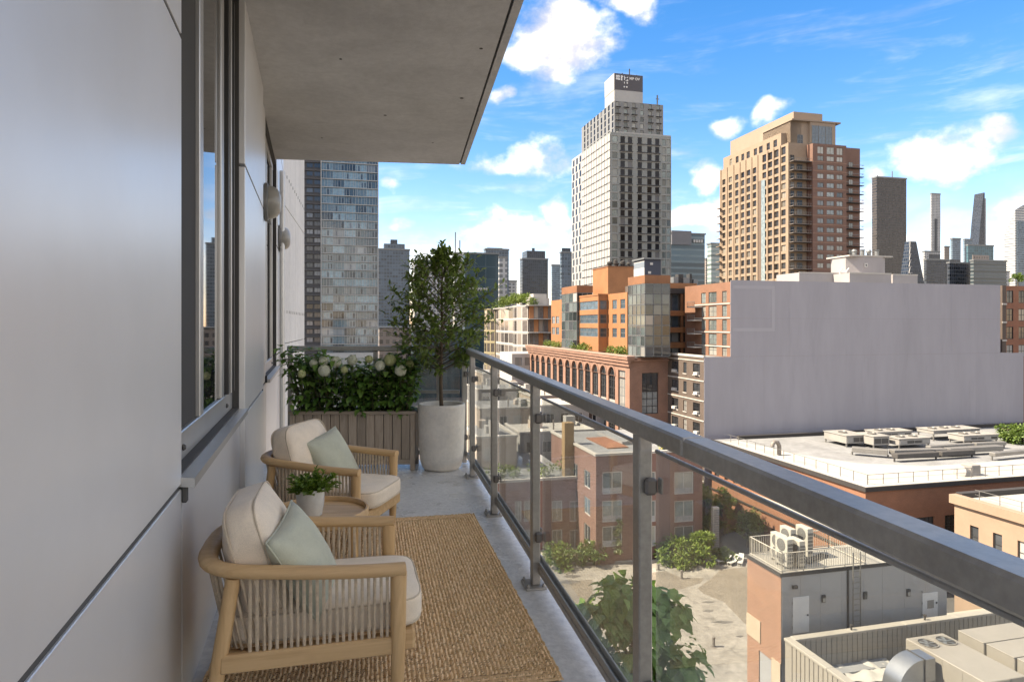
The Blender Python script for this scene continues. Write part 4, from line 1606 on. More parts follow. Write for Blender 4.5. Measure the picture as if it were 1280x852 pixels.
# ------------------------------------------------------------------ the arched brick hall and the terracotta penthouses on top of it
def build_arch():
    c = LAV.o + UU * LAV.ub(835)
    k = (787 - CX) / F
    a = (c.x - k * c.y) / (k * VV.y - VV.x)
    o = c + VV * a
    B = Bld('arched_hall', 'brick hall with a row of tall arched windows under a heavy cornice', 787, o.y)
    W, L = 46.0, B.ub(660)
    zt = B.zz(447)
    # tall round-headed openings along the lit side
    pxs = [777, 764.6, 754, 744, 734.6, 726, 717.8, 709.6, 701, 693.5, 686, 679, 672, 666]
    ys = [B.ub(p) for p in pxs]
    zsp = B.zz(466, 0, B.ub(764)) - 0.4
    mb = MB()
    rect, arch = [], []
    for i, y in enumerate(ys):
        hw = 1.5 if i else 1.5
        rect.append((y - hw, y + hw, zsp - 10.5, zsp if i else zsp + 1.2))
        rect.append((y - hw, y + hw, 1.2, zsp - 12.0))
    # the arch heads: build the wall above the springing as strips
    zh = zsp + 1.6
    n = 10
    holes(mb, (0, 0, 0), (0, 1, 0), (-1, 0, 0), L, 0, zsp, [(a, b, c, min(e, zsp - .0005)) for a, b, c, e in rect], 0.45)
    y0 = 0.0
    Q = lambda y, z, x=0.0: (x, y, z)
    prev = 0.0
    for i, y in enumerate(ys):
        hw = 1.5
        if i == 0:
            mb.quad(Q(prev, zsp), Q(y - hw, zsp), Q(y - hw, zh), Q(prev, zh))
            mb.quad(Q(y - hw, zsp + 1.2), Q(y + hw, zsp + 1.2), Q(y + hw, zh), Q(y - hw, zh))
            mb.quad(Q(y - hw, zsp), Q(y - hw, zsp, .45), Q(y - hw, zsp + 1.2, .45), Q(y - hw, zsp + 1.2))
            mb.quad(Q(y + hw, zsp), Q(y + hw, zsp + 1.2), Q(y + hw, zsp + 1.2, .45), Q(y + hw, zsp, .45))
            mb.quad(Q(y - hw, zsp + 1.2), Q(y - hw, zsp + 1.2, .45), Q(y + hw, zsp + 1.2, .45), Q(y + hw, zsp + 1.2))
        else:
            mb.quad(Q(prev, zsp), Q(y - hw, zsp), Q(y - hw, zh), Q(prev, zh))
            for q in range(n):
                t0, t1 = math.pi * q / n, math.pi * (q + 1) / n
                ya, yb = y - hw * math.cos(t0), y - hw * math.cos(t1)
                za, zb = zsp + hw * math.sin(t0), zsp + hw * math.sin(t1)
                mb.quad(Q(ya, za), Q(yb, zb), Q(yb, zh), Q(ya, zh))
                mb.quad(Q(ya, za), Q(ya, za, .45), Q(yb, zb, .45), Q(yb, zb))
        prev = y + hw
    mb.quad(Q(prev, zsp), Q(L, zsp), Q(L, zh), Q(prev, zh))
    mb.quad(Q(0, zh), Q(L, zh), Q(L, zt), Q(0, zt))
    # end wall facing the camera with one big window
    x0, x1 = B.va(802.5), B.va(823)
    zb, zc = B.zz(518), B.zz(466, x0)
    holes(mb, (0, 0, 0), (1, 0, 0), (0, -1, 0), W, 0, zt, [(x0, x1, zb, zc)], 0.4)
    mb.quad((W, 0, 0), (W, L, 0), (W, L, zt), (W, 0, zt))
    mb.quad((0, L, 0), (0, L, zt), (W, L, zt), (W, L, 0))
    mb.cur = 1
    mb.quad((0, 0, zt), (W, 0, zt), (W, L, zt), (0, L, zt))
    mb.build('wall', [m_arch, m_roofg], B.root)
    # arched window units
    me = {}
    for i, y in enumerate(ys):
        hw = 1.5
        h = 10.5
        if i and 'a' not in me:
            w = MB()
            w.box(-hw, hw, 0, .03, 0, h)
            w.raw([(hw * math.cos(math.pi * q / n), 0.0, h + hw * math.sin(math.pi * q / n)) for q in range(n + 1)], [tuple(range(n + 1))])
            w.cur = 1
            for x in (-hw + .09, -hw / 3, hw / 3, hw - .09):
                w.box(x - .07, x + .07, -.1, -.001, 0, h + math.sqrt(max(0, hw * hw - x * x)) * .95)
            for z in (1.4, 2.8, 4.2, 6.9, 8.3, 9.7, h + .1):
                w.box(-hw, hw, -.08, -.001, z - .06, z + .06)
            w.cur = 2
            w.box(-hw, hw, -.12, -.002, 4.8, 6.2)
            me['a'] = w.mesh('window', [panemat('arch pane', (.03, .033, .036), share=0, rough=.15), m_bfr, mat('arch spandrel', (.36, .34, .31), .7)])
        if i == 0:
            B.wleft([(y - hw, y + hw, zsp - 10.5, zsp + 1.2)], 0, 0, m_pane, m_gfr, 3, 8, .12, .3)
        else:
            put('window', me['a'], B.root, (0.3, y, zsp - h), -math.pi / 2)
            hood = MB()
            for q in range(n):
                t0, t1 = math.pi * q / n, math.pi * (q + 1) / n
                for (ra, rb) in ((hw + .05, hw + .42),):
                    pts = [(-0.10, -ra * math.cos(t0), ra * math.sin(t0)), (-0.10, -ra * math.cos(t1), ra * math.sin(t1)), (-0.10, -rb * math.cos(t1), rb * math.sin(t1)), (-0.10, -rb * math.cos(t0), rb * math.sin(t0))]
                    hood.raw(pts + [(-.002, b, c) for _, b, c in pts], [(0, 1, 2, 3), (4, 7, 6, 5), (0, 4, 5, 1), (1, 5, 6, 2), (2, 6, 7, 3), (3, 7, 4, 0)])
            if 'h' not in me:
                me['h'] = hood.mesh('arch_hood', m_arch)
            put('arch_hood', me['h'], B.root, (0, y, zsp))
        B.wleft([(y - hw, y + hw, 1.2, zsp - 12.0)], 0, 0, m_pane, m_gfr, 2, 3, .12, .3)
    B.part('cornice', m_arch, (-.55, -.003, -.55, L, zt - .9, zt - .35), (-.75, .6, -.75, L, zt - .349, zt + .12), (-.3, -.003, -.3, L, zt - 1.5, zt - .901))
    B.part('cornice_return', m_arch, (0.001, W, -.5, -.003, zt - .6, zt - .34))
    B.part('coping', mat('salmon coping', (0.44, 0.28, 0.215), .8), (-.85, .7, -.85, L, zt + .122, zt + .32))
    bp = panemat('pale lower panes', (.30, .33, .33), share=0)  # paler panes for the lower half of the end window
    w = (x1 - x0)
    zm = zb + (zc - zb) * .55
    B.wfront([(x0, x1, zm, zc)], 0, 0, m_pane, m_bfr, 3, 3, .12, .3)
    B.wfront([(x0, x1, zb, zm)], 0, 0, bp, m_bfr, 3, 3, .12, .3)
    # roof-edge hedges: one thing each
    rnd = random.Random(8)
    for i, (p0, p1) in enumerate(((683, 700), (716, 737), (761, 783))):
        ya, yb = B.ub(p1, 1.6), B.ub(p0, 1.6)
        mb = MB()
        for q in range(26):
            leaf_ball(mb, rnd, (1.6 + rnd.uniform(-.4, .4), ya + (yb - ya) * rnd.random(), zt + .9 + rnd.uniform(-.3, .3)), .7, 26, .35, .25, .8, .3)
        o = mb.build('hedge', m_hedge)
        o.location, o.rotation_euler = B.o, (0, 0, TH)
        tag(o, ['clipped hedge on the arched hall\'s roof edge, left of the farther glass bay', 'clipped hedge in the middle of the arched hall\'s roof edge', 'hedge on the arched hall\'s roof edge, below the nearer glass bay'][i], 'hedge', 'roof hedges on the arched hall')
    return B, zt


ARC, ARCZ = build_arch()


def build_penthouses():
    B = Bld('penthouse_block', 'orange terracotta penthouse block with glass stair bays above the arched hall', 787, ARC.o.y)
    z0 = ARCZ + 0.25
    X = 4.0                                                   # facade set back behind the cornice
    mg = panemat('bay glass', (0.045, 0.06, 0.06), (.16, .19, .19), .25, .04, .6, .8)
    # main storeys facing the street: three rows of windows
    ya, yb = B.ub(784, X), B.ub(689, X)
    zt = B.zz(366, X, B.ub(775, X))
    pxs = [(781.5, 775.5), (771, 765.5), (761, 755.5), (752.5, 749.5)]
    rl = []
    zrow = [B.zz(p, X, B.ub(770, X)) for p in (421.5, 404, 386)]
    for za in zrow:
        for p, q in pxs:
            rl.append((B.ub(p, X) - ya, B.ub(q, X) - ya, za, za + 1.75))
    for za in zrow[:2]:
        for p, q in ((699, 695), (694, 690)):
            rl.append((B.ub(p, X) - ya, B.ub(q, X) - ya, za, za + 1.75))
    B.body('street_wing', m_terra, X, X + 16, ya, yb, z0, zt, left=rl, roof=m_roofg)
    B.wleft(rl, X, ya, m_paneb, m_gfr, 2, 2, .1)
    # projecting bay with ribbon windows
    y1, y2 = B.ub(748, X - 2.0), B.ub(724, X - 2.0)
    rb = [(.3, (y2 - y1) - .3, za, za + 1.75) for za in zrow]
    rf = [(.35, 1.75, za, za + 1.75) for za in zrow]
    zb = B.zz(369, X - 2, y1)
    B.body('projecting_bay', m_terra, X - 2.0, X + .01, y1, y2, z0, zb, front=rf, left=rb, roof=m_roofg)
    B.wleft(rb, X - 2.0, y1, m_paneb, m_gfr, 5, 2, .1)
    B.wfront(rf, X - 2.0, y1, m_paneb, m_gfr, 1, 2, .1)
    B.part('bay_parapet', m_terra, (X - 2.1, X, y1 - .1, y2, zb + .002, zb + .3))

    # glass stair bays with terracotta caps; every pane a piece
    def bay(p0, p1, pyt, pyc, dep, rows):
        xo = X - 2.6
        a, b = B.ub(p0, xo), B.ub(p1, xo)
        a = a - 0.0
        zc = B.zz(pyc, xo, a)
        zg = B.zz(pyt, xo, a)
        w = dep
        cap = MB()
        cap.prism([(xo, a), (xo + w, a), (xo + w, b), (xo, b)], zg + .003, zc)
        cap.build('bay_cap', m_terrad, B.root)
        core = MB().box(xo + .25, xo + w, a + .25, b - .05, z0, zg)
        core.build('bay_core', mat('bay interior', (.10, .09, .08), .8), B.root)
        nz = rows
        hz = (zg - z0) / nz
        ny = 4
        nx = 3
        for j in range(nz):
            zz = z0 + j * hz
            for q in range(ny):
                ww = (b - a) / ny
                put('bay_pane', win_mesh(ww - .04, hz - .06, 1, 1, .07, mg if (j * 2 + q) % 5 else m_pane, m_gfr), B.root, (xo + .05, a + (q + .5) * ww, zz + .03), -math.pi / 2)
            for q in range(nx):
                ww = (w - .1) / nx
                put('bay_pane', win_mesh(ww - .04, hz - .06, 1, 1, .07, mg if j % 3 else m_pane, m_gfr), B.root, (xo + .06 + (q + .5) * ww, a + .04, zz + .03))
    bay(806, 785, 354, 343.5, 4.6, 7)
    bay(721, 702, 365.5, 356.5, 3.6, 6)
    # big terracotta roof box
    xb = X + 3.2
    y1 = B.ub(760, xb)
    y2 = B.ub(741, xb)
    x2 = B.va(792, y1)
    zc = B.zz(333.5, xb, y1)
    B.part('roof_box', m_terra, (xb, x2, y1, y2, zt + .002, zc))
    B.part('box_edge', m_terrad, (xb - .1, x2 + .1, y1 - .1, y2 + .1, zc + .002, zc + .2))
    for q in range(7):
        x = xb + .7 + q * .75
        MB().lathe([(.3, zc + .2), (.3, zc + .7), (.5, zc + .75), (.45, zc + 1.0 + .25 * (q % 3)), (.1, zc + 1.25 + .25 * (q % 3))], 8, Matrix.Translation((x, y1 + 1.2 + (q % 2), 0))).build('roof_vent', m_tar, B.root)
    # balcony wing facing the camera: bands of terracotta, glazing between
    yw = B.ub(812, X + 1.5)
    x0, x1 = B.va(817, yw), B.va(871, yw)
    zt2 = B.zz(353, x0, yw)
    B.part('wing_core', mat('wing interior', (.12, .085, .065), .8), (x0, x1, yw + 1.6, yw + 12, z0, zt2))
    levels = [(435, 428), (415.5, 409), (394.5, 388), (366.5, 360)]
    zprev = z0
    for i, (pa, pb) in enumerate(levels):
        za, zbb = B.zz(pa, x0, yw), B.zz(pb, x0, yw)
        B.part('balcony_band', m_terra if i < 3 else m_tar, (x0, x1 + .2, yw, yw + 1.7, za, zbb))
        ww = (x1 - x0) / 6
        for q in range(6):
            put('balcony_pane', win_mesh(ww - .05, za - zprev - .04, 1, 1, .06, mg if q % 3 else m_paneb, m_gfr), B.root, (x0 + (q + .5) * ww, yw + 1.45, zprev + .02))
        zprev = zbb
    for q, px in enumerate((818.5, 836, 853, 868)):
        x = B.va(px, yw)
        B.part('column', m_terrad, (x - .22, x + .22, yw + .1, yw + .5, z0, zt2 - 1.2))
    xm = B.va(835, yw)
    B.part('attic', m_terra, (xm, x1 + .2, yw + .3, yw + 8, zt2 - 1.3, zt2))
    B.part('attic', m_terra, (x0, xm - .01, yw - .4, yw + 7, zt2 - .9, zt2 + .5))
    rm = mat('roof clutter', (.05, .05, .05), .7)
    for q, (px, w, h) in enumerate(((842, 1.6, 1.3), (848, 1.0, 1.8), (853, 1.8, 1.2), (862, .5, 1.9), (867, .9, .9))):
        x = B.va(px, yw + 3)
        B.part('roof_unit', rm if q % 2 else m_gfr, (x, x + w, yw + 3, yw + 4.2, zt2 + .002, zt2 + h))


build_penthouses()


# ------------------------------------------------------------------ pale curved-bay apartments beyond the hall
def build_curved():
    B = Bld('curved_bay_apartments', 'pale apartment building with curved white framed bays and a garden roof', 657, 186)
    m_in = panemat('curved bay pane', (.09, .08, .075), (.35, .30, .26), .3, .12)
    m_w = mat('white bay frame', (.50, .475, .44), .7, 0, .08, .5)
    m_gold = mat('bronze bay frame', (.42, .36, .22), .6, .2, .1, .5)
    m_body = mat('taupe core', (.28, .23, .20), .8, 0, .15, .4)
    L = B.ub(606, 0)
    zt = B.zz(381)
    nfl = 7
    fh = (zt - 4) / 8
    B.part('core', m_body, (1.2, 22, .8, L, 0, zt - .3))
    B.part('roof_slab', m_w, (0.2, 22, 0, L, zt - .299, zt))
    # bays along the street, each a bowed wall of panes between white slabs
    def bay(p0, p1, bow, mf, n):
        a, b = B.ub(p0), B.ub(p1)
        for j in range(8):
            z0 = 4 + j * fh
            pts = []
            for q in range(n + 1):
                f = q / n
                pts.append((1.2 - bow * math.sin(f * math.pi) - .4, a + (b - a) * f))
            sl = MB()
            poly = pts + [(1.6, b), (1.6, a)]
            sl.prism(poly, z0 + fh - .35, z0 + fh)
            sl.build('bay_slab', mf, B.root)
            for q in range(n):
                (xa, ya), (xb, yb) = pts[q], pts[q + 1]
                ln = math.hypot(xb - xa, yb - ya)
                ang = math.atan2(ya - yb, xa - xb)
                put('bay_window', win_mesh(ln - .02, fh - .37, 1, 1, .22, m_in, mf), B.root, ((xa + xb) / 2 + .15, (ya + yb) / 2, z0 + .005), ang)
    bay(656, 640, 2.2, m_w, 6)
    bay(638, 617, .6, m_w, 5)
    bay(615.5, 606.5, 2.4, m_gold, 6)
    # loggias with terracotta inner walls, facing the camera
    x1 = B.va(692)
    for j in range(8):
        z0 = 4 + j * fh
        B.part('loggia_slab', m_w, (.6, x1, -1.4, .79, z0 + fh - .22, z0 + fh))
        for q in range(5):
            w = (x1 - 1.2) / 5
            if (q + j) % 3 == 1:
                B.part('loggia_wall', m_terra, (1.2 + q * w, 1.2 + (q + 1) * w - .1, .5, .795, z0, z0 + fh - .23))
            else:
                put('loggia_window', win_mesh(w - .15, fh - .3, 1, 1, .12, m_in, m_gfr), B.root, (1.2 + (q + .5) * w, .7, z0 + .02))
    for q, (px, w, h) in enumerate(((672, 3, 2.4), (680, 4, 3.4), (687, 3, 2.2))):
        x = B.va(px)
        B.part('roof_room', m_w, (x - w / 2, x + w / 2, 3 + q, 7 + q, zt + .002, zt + h))
    rnd = random.Random(31)
    mb = MB()
    for q in range(60):
        f = rnd.random()
        y = B.ub(668, 3) + (B.ub(619, 3) - B.ub(668, 3)) * f
        hgt = .9 + 2.6 * math.sin(min(1, f * 1.05) * math.pi) ** .6 * rnd.uniform(.5, 1)
        leaf_ball(mb, rnd, (2.5 + rnd.uniform(-1, 3), y, zt + hgt), 1.2, 55, .6, .4, .8, .2)
    o = mb.build('roof_shrubs', m_hedge)
    o.location, o.rotation_euler = B.o, (0, 0, TH)
    tag(o, 'rounded mass of green shrubs on the curved-bay building\'s roof', 'shrubs', kind='stuff')
    # low white building and street clutter before it
    C = Bld('low_white_building', 'low white street building at the foot of the curved bays', 640, 168)
    z = C.zz(442)
    rr = rowcol(1, 2.6, 1.6, 5, z - 3, 3.2, 1.9, 1)
    C.body('wall', m_w, 0, 9, 0, 14, 0, z, front=[(.8 + i * 2.6, 2.6 + i * 2.6, z - 3 - j * 3.4, z - 1 - j * 3.4) for j in range(4) for i in range(3)], roof=m_roofw)
    C.wfront([(.8 + i * 2.6, 2.6 + i * 2.6, z - 3 - j * 3.4, z - 1 - j * 3.4) for j in range(4) for i in range(3)], 0, 0, m_pane, m_gfr, 2, 1)


build_curved()


# ------------------------------------------------------------------ the pale gridded tower
def build_white_tower():
    B = Bld('pale_tower', 'tall pale gridded apartment tower with a dark sign box on top', 763, 290)
    m_w = mat('pale precast tower wall', (0.44, 0.435, 0.42), .75, 0, .05, .08, var2=.03, vs2=1)
    m_g = mat('grey green tower wall', (0.29, 0.305, 0.285), .6, 0, .07, .1)
    m_dk = mat('tower balcony slab', (.06, .06, .065), .6)
    dp = panemat('tower dark pane', (.016, .017, .02), (.2, .2, .2), .06, .15, .2)
    lp = panemat('tower pale pane', (.15, .18, .17), (.32, .33, .30), .35, .1)
    W, L = B.va(839), B.ub(715)
    z1 = B.zz(165)
    fh = 3.63
    n = 24
    sx = W / 410.0                                            # photo zoom units across the front
    xs = [(12, 46, lp), (66, 97, dp), (116, 146, dp), (181, 211, dp), (246, 277, dp), (300, 329, dp), (348, 372, lp), (380, 404, lp)]
    rows = []
    for j in range(n):
        z = z1 - 1.3 - 2.95 - j * fh
        rows.append(z)
    front = [(a * sx, b * sx, z, z + 2.8) for z in rows for a, b, m in xs]
    left = []
    nl = 9
    pitch = L * .72 / nl
    B.body('wall', m_g, 0, W, 0, L, 0, z1, front=front, depth=.25)
    for z in rows:
        for a, b, m in xs:
            put('window', win_mesh((b - a) * sx, 2.8, 1, 1, .09, m, m_g), B.root, ((a + b) / 2 * sx, .2, z))
        for a, b in ((60, 152), (176, 236), (240, 338)):
            B.part('balcony_slab', m_dk, (a * sx, (a + (b - a) * .96) * sx, -.55, -.003, z - .38, z - .12))
    for z in rows:
        B.part('floor_band', m_w, (0, W, -.09, -.002, z + 2.92, z + 3.1))
    # lit flank: courses of pale panels with short slot windows under each
    for j in range(n):
        z = rows[j]
        for q in range(11):
            y0_, y1_ = q * L * .70 / 11, (q + 1) * L * .70 / 11
            B.part('flank_panel', m_w, (-.28, -.003, y0_ + .05, y1_ - .42, z + .38, z + 3.42))
            if (q + j) % 2:
                B.part('slot_window', m_w, (-.16, -.061, y0_ + .3, y1_ - .6, z + .10, z + .30))
    y0 = L * .71
    for j in range(n):                                        # dark and pale chequered rear third
        z = rows[j]
        for q in range(3):
            w = (L - y0) / 3
            o = .5 if j % 2 else 0
            B.wleft([(y0 + (q + .12 + o * .4) * w, y0 + (q + .62 + o * .4) * w, z, z + 3.2)], -.12, 0, dp, m_w, 1, 1, .08, 0.0)
    B.part('flank_recess', m_dk, (-.06, -.002, 0, L * .70, rows[-1], z1 - .8))
    B.part('flank_base', m_w, (-.1, -.004, L * .705, L, 0, z1))
    # upper setback storeys
    yb = 3.2
    xl, xr = B.va(768, yb), B.va(829, yb)
    z2 = B.zz(126, xl, yb)
    Lu = B.ub(727, xl)
    nu = int((z2 - z1) / 3.0)
    fu = [(w * (xr - xl) / 6 + .6, w * (xr - xl) / 6 + 2.3, z1 + .6 + j * (z2 - z1) / nu, z1 + 2.7 + j * (z2 - z1) / nu) for j in range(nu) for w in range(6)]
    lu = [(1 + w * (Lu - yb - 2) / 9, 1 + w * (Lu - yb - 2) / 9 + 1.9, z1 + .6 + j * (z2 - z1) / nu, z1 + 3.1 + j * (z2 - z1) / nu) for j in range(nu) for w in range(9)]
    B.body('upper_wall', mat('grey upper storeys', (.24, .245, .24), .6, 0, .06, .1), xl, xr, yb, Lu, z1 + .003, z2, front=fu, left=lu, depth=.25)
    B.wfront(fu, xl, yb, lp, m_dk, 1, 1, .1, .2)
    B.wleft(lu, xl, yb, dp, m_dk, 1, 1, .1, .2)
    for j in range(nu):
        for w in (0, 1, 2, 4, 5):
            x = xl + (w + .1) * (xr - xl) / 6
            B.part('balcony_slab', m_dk, (x, x + 2.6, yb - .7, yb - .004, z1 + .3 + j * (z2 - z1) / nu, z1 + .55 + j * (z2 - z1) / nu))
    B.part('white_edge', m_w, (xl, W, .2, .6, z1 + .003, z1 + .5), (W - .5, W, .61, L * .6, z1 + .003, z1 + .5))
    # crown: pale base and a dark sign box
    yc = 7.5
    xa, xb = B.va(768, yc), B.va(803.5, yc)
    Lc = B.ub(756, xa)
    z3, z4 = B.zz(112, xa, yc), B.zz(91.5, xa, yc)
    B.part('crown_base', m_w, (xa, xb, yc, Lc, z2 + .003, z3))
    sgn = B.part('sign_box', mat('charcoal sign panel', (.085, .08, .09), .6, 0, .06, .2), (xa, xb, yc - .05, Lc, z3 + .003, z4))
    B.part('sign_flank', m_w, (xa - .12, xa - .003, yc - .02, Lc, z3 + .02, z4 - .02), parent=sgn)
    # the white marks on it
    mw = mat('white sign letters', (.82, .82, .80), .6)
    ux = (xb - xa) / 760.0
    uz = (z4 - z3) / 470.0
    def mk(boxes, nm='sign_mark'):
        mb = MB()
        for a, b, c, e in boxes:                              # zoom pixels: x from 345, y from 120
            mb.box(xa + (a - 345) * ux, xa + (b - 345) * ux, yc - .22, yc - .055, z4 - (e - 120) * uz, z4 - (c - 120) * uz)
        mb.build(nm, mw, sgn)
    mk([(388, 432, 175, 232), (438, 486, 175, 232), (388, 432, 244, 305), (438, 486, 244, 312)], 'logo_mark')
    mk([(512, 552, 172, 318), (553, 572, 190, 212)], 'letter')
    mk([(596, 618, 180, 300), (619, 640, 215, 245)], 'letter')
    tri = MB()
    P = lambda x, y: (xa + (x - 345) * ux, yc - .2, z4 - (y - 120) * uz)
    tri.raw([P(632, 318), P(704, 318), P(704, 262), P(650, 235), P(704, 190), P(704, 235)], [(0, 1, 2), (3, 4, 5)])
    tri.build('letter', mw, sgn)
    for k, ch in enumerate('MPOV'):
        cu = bpy.data.curves.new('letter', 'FONT')
        cu.body = ch
        cu.size = 105 * uz
        cu.extrude = .05
        cu.offset = .05
        cu.materials.append(mw)
        tmp = bpy.data.objects.new('letter', cu)
        COL.objects.link(tmp)
        bpy.context.view_layer.update()
        me = bpy.data.meshes.new_from_object(tmp.evaluated_get(bpy.context.evaluated_depsgraph_get()))
        bpy.data.objects.remove(tmp)
        o = bpy.data.objects.new('letter', me)
        COL.objects.link(o)
        o.parent = sgn
        o.location = (xa + (742 + k * 74 - 345) * ux, yc - .12, z4 - (272 - 120) * uz)
        o.rotation_euler = (R(90), 0, 0)
    mk([(598, 618, 345, 400), (668, 694, 338, 400), (588, 618, 470, 510), (650, 688, 470, 510)], 'small_mark')
    for px, h in ((778, 1.2), (787, 3.5), (796, 1.0)):
        x = B.va(px, yc + 2)
        B.part('mast', m_dk, (x - .2, x + .2, yc + 2, yc + 2.4, z4 + .002, z4 + h))
    x = B.va(822, yc)
    B.part('mast', m_gfr, (x - .25, x + .25, yc, yc + .5, z2 + .002, z2 + 6.0), (x - .9, x + .9, yc, yc + .2, z2 + 4.0, z2 + 4.3))


build_white_tower()


# ------------------------------------------------------------------ the brown brick tower
def build_brown_tower():
    B = Bld('brick_tower', 'broad brown brick apartment tower with rows of square windows and balconies', 1016, 218)
    m_l = mat('sunlit brick face', (0.35, 0.262, 0.187), .85, 0, .07, .12, var2=.05, vs2=1.5)  # flank brick coloured lighter, as the sun strikes it
    m_d = mat('unlit brick face', (0.225, 0.13, 0.098), .85, 0, .07, .12, var2=.05, vs2=1.5)  # front brick coloured darker, as it faces away from the sun
    m_t = mat('tan penthouse brick', (0.37, 0.285, 0.215), .85, 0, .06, .12)
    dp = panemat('brick tower dark pane', (.03, .03, .03), (.30, .27, .22), .15, .12, .3)
    lp = panemat('brick tower pale pane', (.20, .21, .19), (.42, .41, .36), .5, .1)
    m_fr = mat('bronze window frame', (.16, .12, .09), .6)
    xn = -3.2                                                # lit flank plane sits forward of the balcony notch
    fh = 2.98
    z1 = B.zz(179)
    n = 25
    W = B.va(1058)
    zr = [z1 - 5.6 - j * fh for j in range(n)]
    # darkened front, three columns of windows
    s = W / 175.0
    cols = [(24, 56), (72, 111), (124, 156)]
    fr = [(a * s, b * s, z, z + 1.65) for z in zr for a, b in cols] + [(a * s, b * s, z1 - 3.3, z1 - .9) for a, b in cols]
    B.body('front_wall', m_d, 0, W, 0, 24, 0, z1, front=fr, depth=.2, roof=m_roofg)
    B.wfront(fr, 0, 0, lp, m_fr, 2, 1, .09)
    for j in range(n):
        B.part('brick_course', mat('tan course', (.38, .23, .16), .85), (0, W, -.05, -.002, zr[j] - .55, zr[j] - .35))
    # right-hand set-back wing with small balconies
    W2 = B.va(1075, 2.5)
    z2 = B.zz(184, W, 2.5)
    B.part('side_wing', m_d, (W + .003, W2, 2.5, 22, 0, z2))
    for j in range(n):
        put('window', win_mesh(1.7, 1.7, 2, 1, .09, lp, m_fr), B.root, ((W + W2) / 2, 2.44, zr[j] - .8))
        B.part('balcony', m_tar, (W + .2, W2 + .7, 1.4, 2.49, zr[j] - 1.3, zr[j] - 1.1))
        B.part('balcony_railing', m_gfr, (W + .2, W2 + .7, 1.4, 1.46, zr[j] - .25, zr[j] - .15), (W2 + .64, W2 + .7, 1.461, 2.49, zr[j] - .25, zr[j] - .15))
    # balcony notch at the corner
    pn = 986
    # lit flank
    yA = 0.0
    fl = Bld.__new__(Bld)
    xf = B.va(pn, 2.4)
    yf = 2.4
    L = B.ub(900, xf)
    zf = B.zz(178, xf, yf)
    npx = [(984, 978), (974.5, 968), (964.5, 958.5), (955.5, 950)]
    groups = [(982, 976.5), (973.6, 968), (965.4, 960.2), (957.8, 953), (945.6, 941), (937.8, 933.3), (930.6, 926.2), (923, 918.9), (914.9, 910.8), (906.7, 902.9)]
    lf = []
    for z in zr:
        for p, q in groups:
            lf.append((B.ub(p, xf) - yf, B.ub(q, xf) - yf, z - .1, z + 1.95))
    for p, q in groups[:4]:
        lf.append((B.ub(p, xf) - yf, B.ub(q, xf) - yf, zf - 3.4, zf - .8))
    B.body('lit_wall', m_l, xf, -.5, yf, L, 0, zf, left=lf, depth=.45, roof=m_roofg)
    big = lf[:290]
    B.wleft(big, xf, yf, dp, m_fr, 2, 1, .08, .35)
    rest = MB()
    for a, b, c, e in lf[290:]:
        rest.box(xf + .35, xf + .37, yf + a, yf + b, c, e)
    if lf[290:]:
        o = rest.build('windows', dp, B.root)
        o['kind'] = 'stuff'
    # dark sheet for a slot's shade, with a glazed strip beside it
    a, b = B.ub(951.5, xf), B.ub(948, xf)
    B.part('painted_recess', mat('recess shadow brick', (.17, .12, .09), .85), (xf - .05, xf - .003, a, b, 0, zf - 9.5))
    B.part('glazed_strip', m_panel_, (xf - .07, xf - .051, B.ub(956.5, xf), a - .05, 0, zf - 9.6))
    # pilasters
    for px in (985.3, 975, 967, 959.5, 947, 939.5, 932, 924.8, 917, 908.8, 901):
        y = B.ub(px, xf)
        B.part('pilaster', m_l, (xf - .28, xf - .003, y - .4, y + .4, 0, zf - .02))
    # higher middle part of the flank
    ym, ye = B.ub(975, xf), B.ub(903, xf)
    zh = B.zz(166, xf, ym)
    hl = []
    for p, q in ((970, 965.5), (961, 957), (952, 947.5), (945, 941), (936, 932), (929, 925.5), (922, 918.5), (914, 911)):
        hl.append((B.ub(p, xf) - ym, B.ub(q, xf) - ym, zf + .5, zf + 2.9))
    B.body('flank_attic', m_l, xf + .4, -1, ym, ye, zf + .003, zh, left=hl, depth=.3, roof=m_roofg)
    B.wleft(hl, xf + .4, ym, dp, m_fr, 2, 2, .09, .25)
    # balcony notch: dark wall with stacked slabs and railings
    B.part('notch_wall', mat('notch brick', (.19, .10, .075), .85), (-.5 + .003, -.003, 1.6, 20, 0, z1 - .05))
    nx0 = xf + .1
    for j in range(n):
        z = zr[j] - .55
        B.part('balcony', mat('balcony concrete', (.22, .19, .17), .85), (nx0, -.02, .2, 2.39, z, z + .2))
        B.part('balcony_railing', m_gfr, (nx0, -.02, .2, .25, z + 1.0, z + 1.07), (nx0, nx0 + .05, .251, 2.39, z + 1.0, z + 1.07), *[(nx0 + q * (-nx0) / 9, nx0 + .05 + q * (-nx0) / 9, .2, .24, z + .201, z + .999) for q in range(9)])
        put('window', win_mesh(1.5, 2.2, 2, 1, .09, dp, m_fr), B.root, (nx0 + 1.2, 2.33, z + .25))
        if j:
            put('window', win_mesh(2.2, 2.2, 2, 1, .09, dp, m_fr), B.root, (nx0 + 4.0, 2.31, z + .25))
    # rear-left balconies standing out against the sky
    for j in range(3, n):
        z = zr[j]
        B.part('rear_balcony', m_t, (xf - 1.4, xf - .3, L - 1.6, L + .8, z - .3, z - .1))
        B.part('rear_railing', m_gfr, (xf - 1.4, xf - 1.34, L - 1.6, L + .8, z + .8, z + .9))
    # penthouse storeys
    zp = B.zz(163, 0, 4)
    zpt = B.zz(152.5, 0, 5)
    x0, x1 = B.va(988, 5), B.va(1047, 5)
    pf = [(B.va(995, 5) - x0, B.va(1005, 5) - x0, z1 + 1.2, z1 + 4.4)]
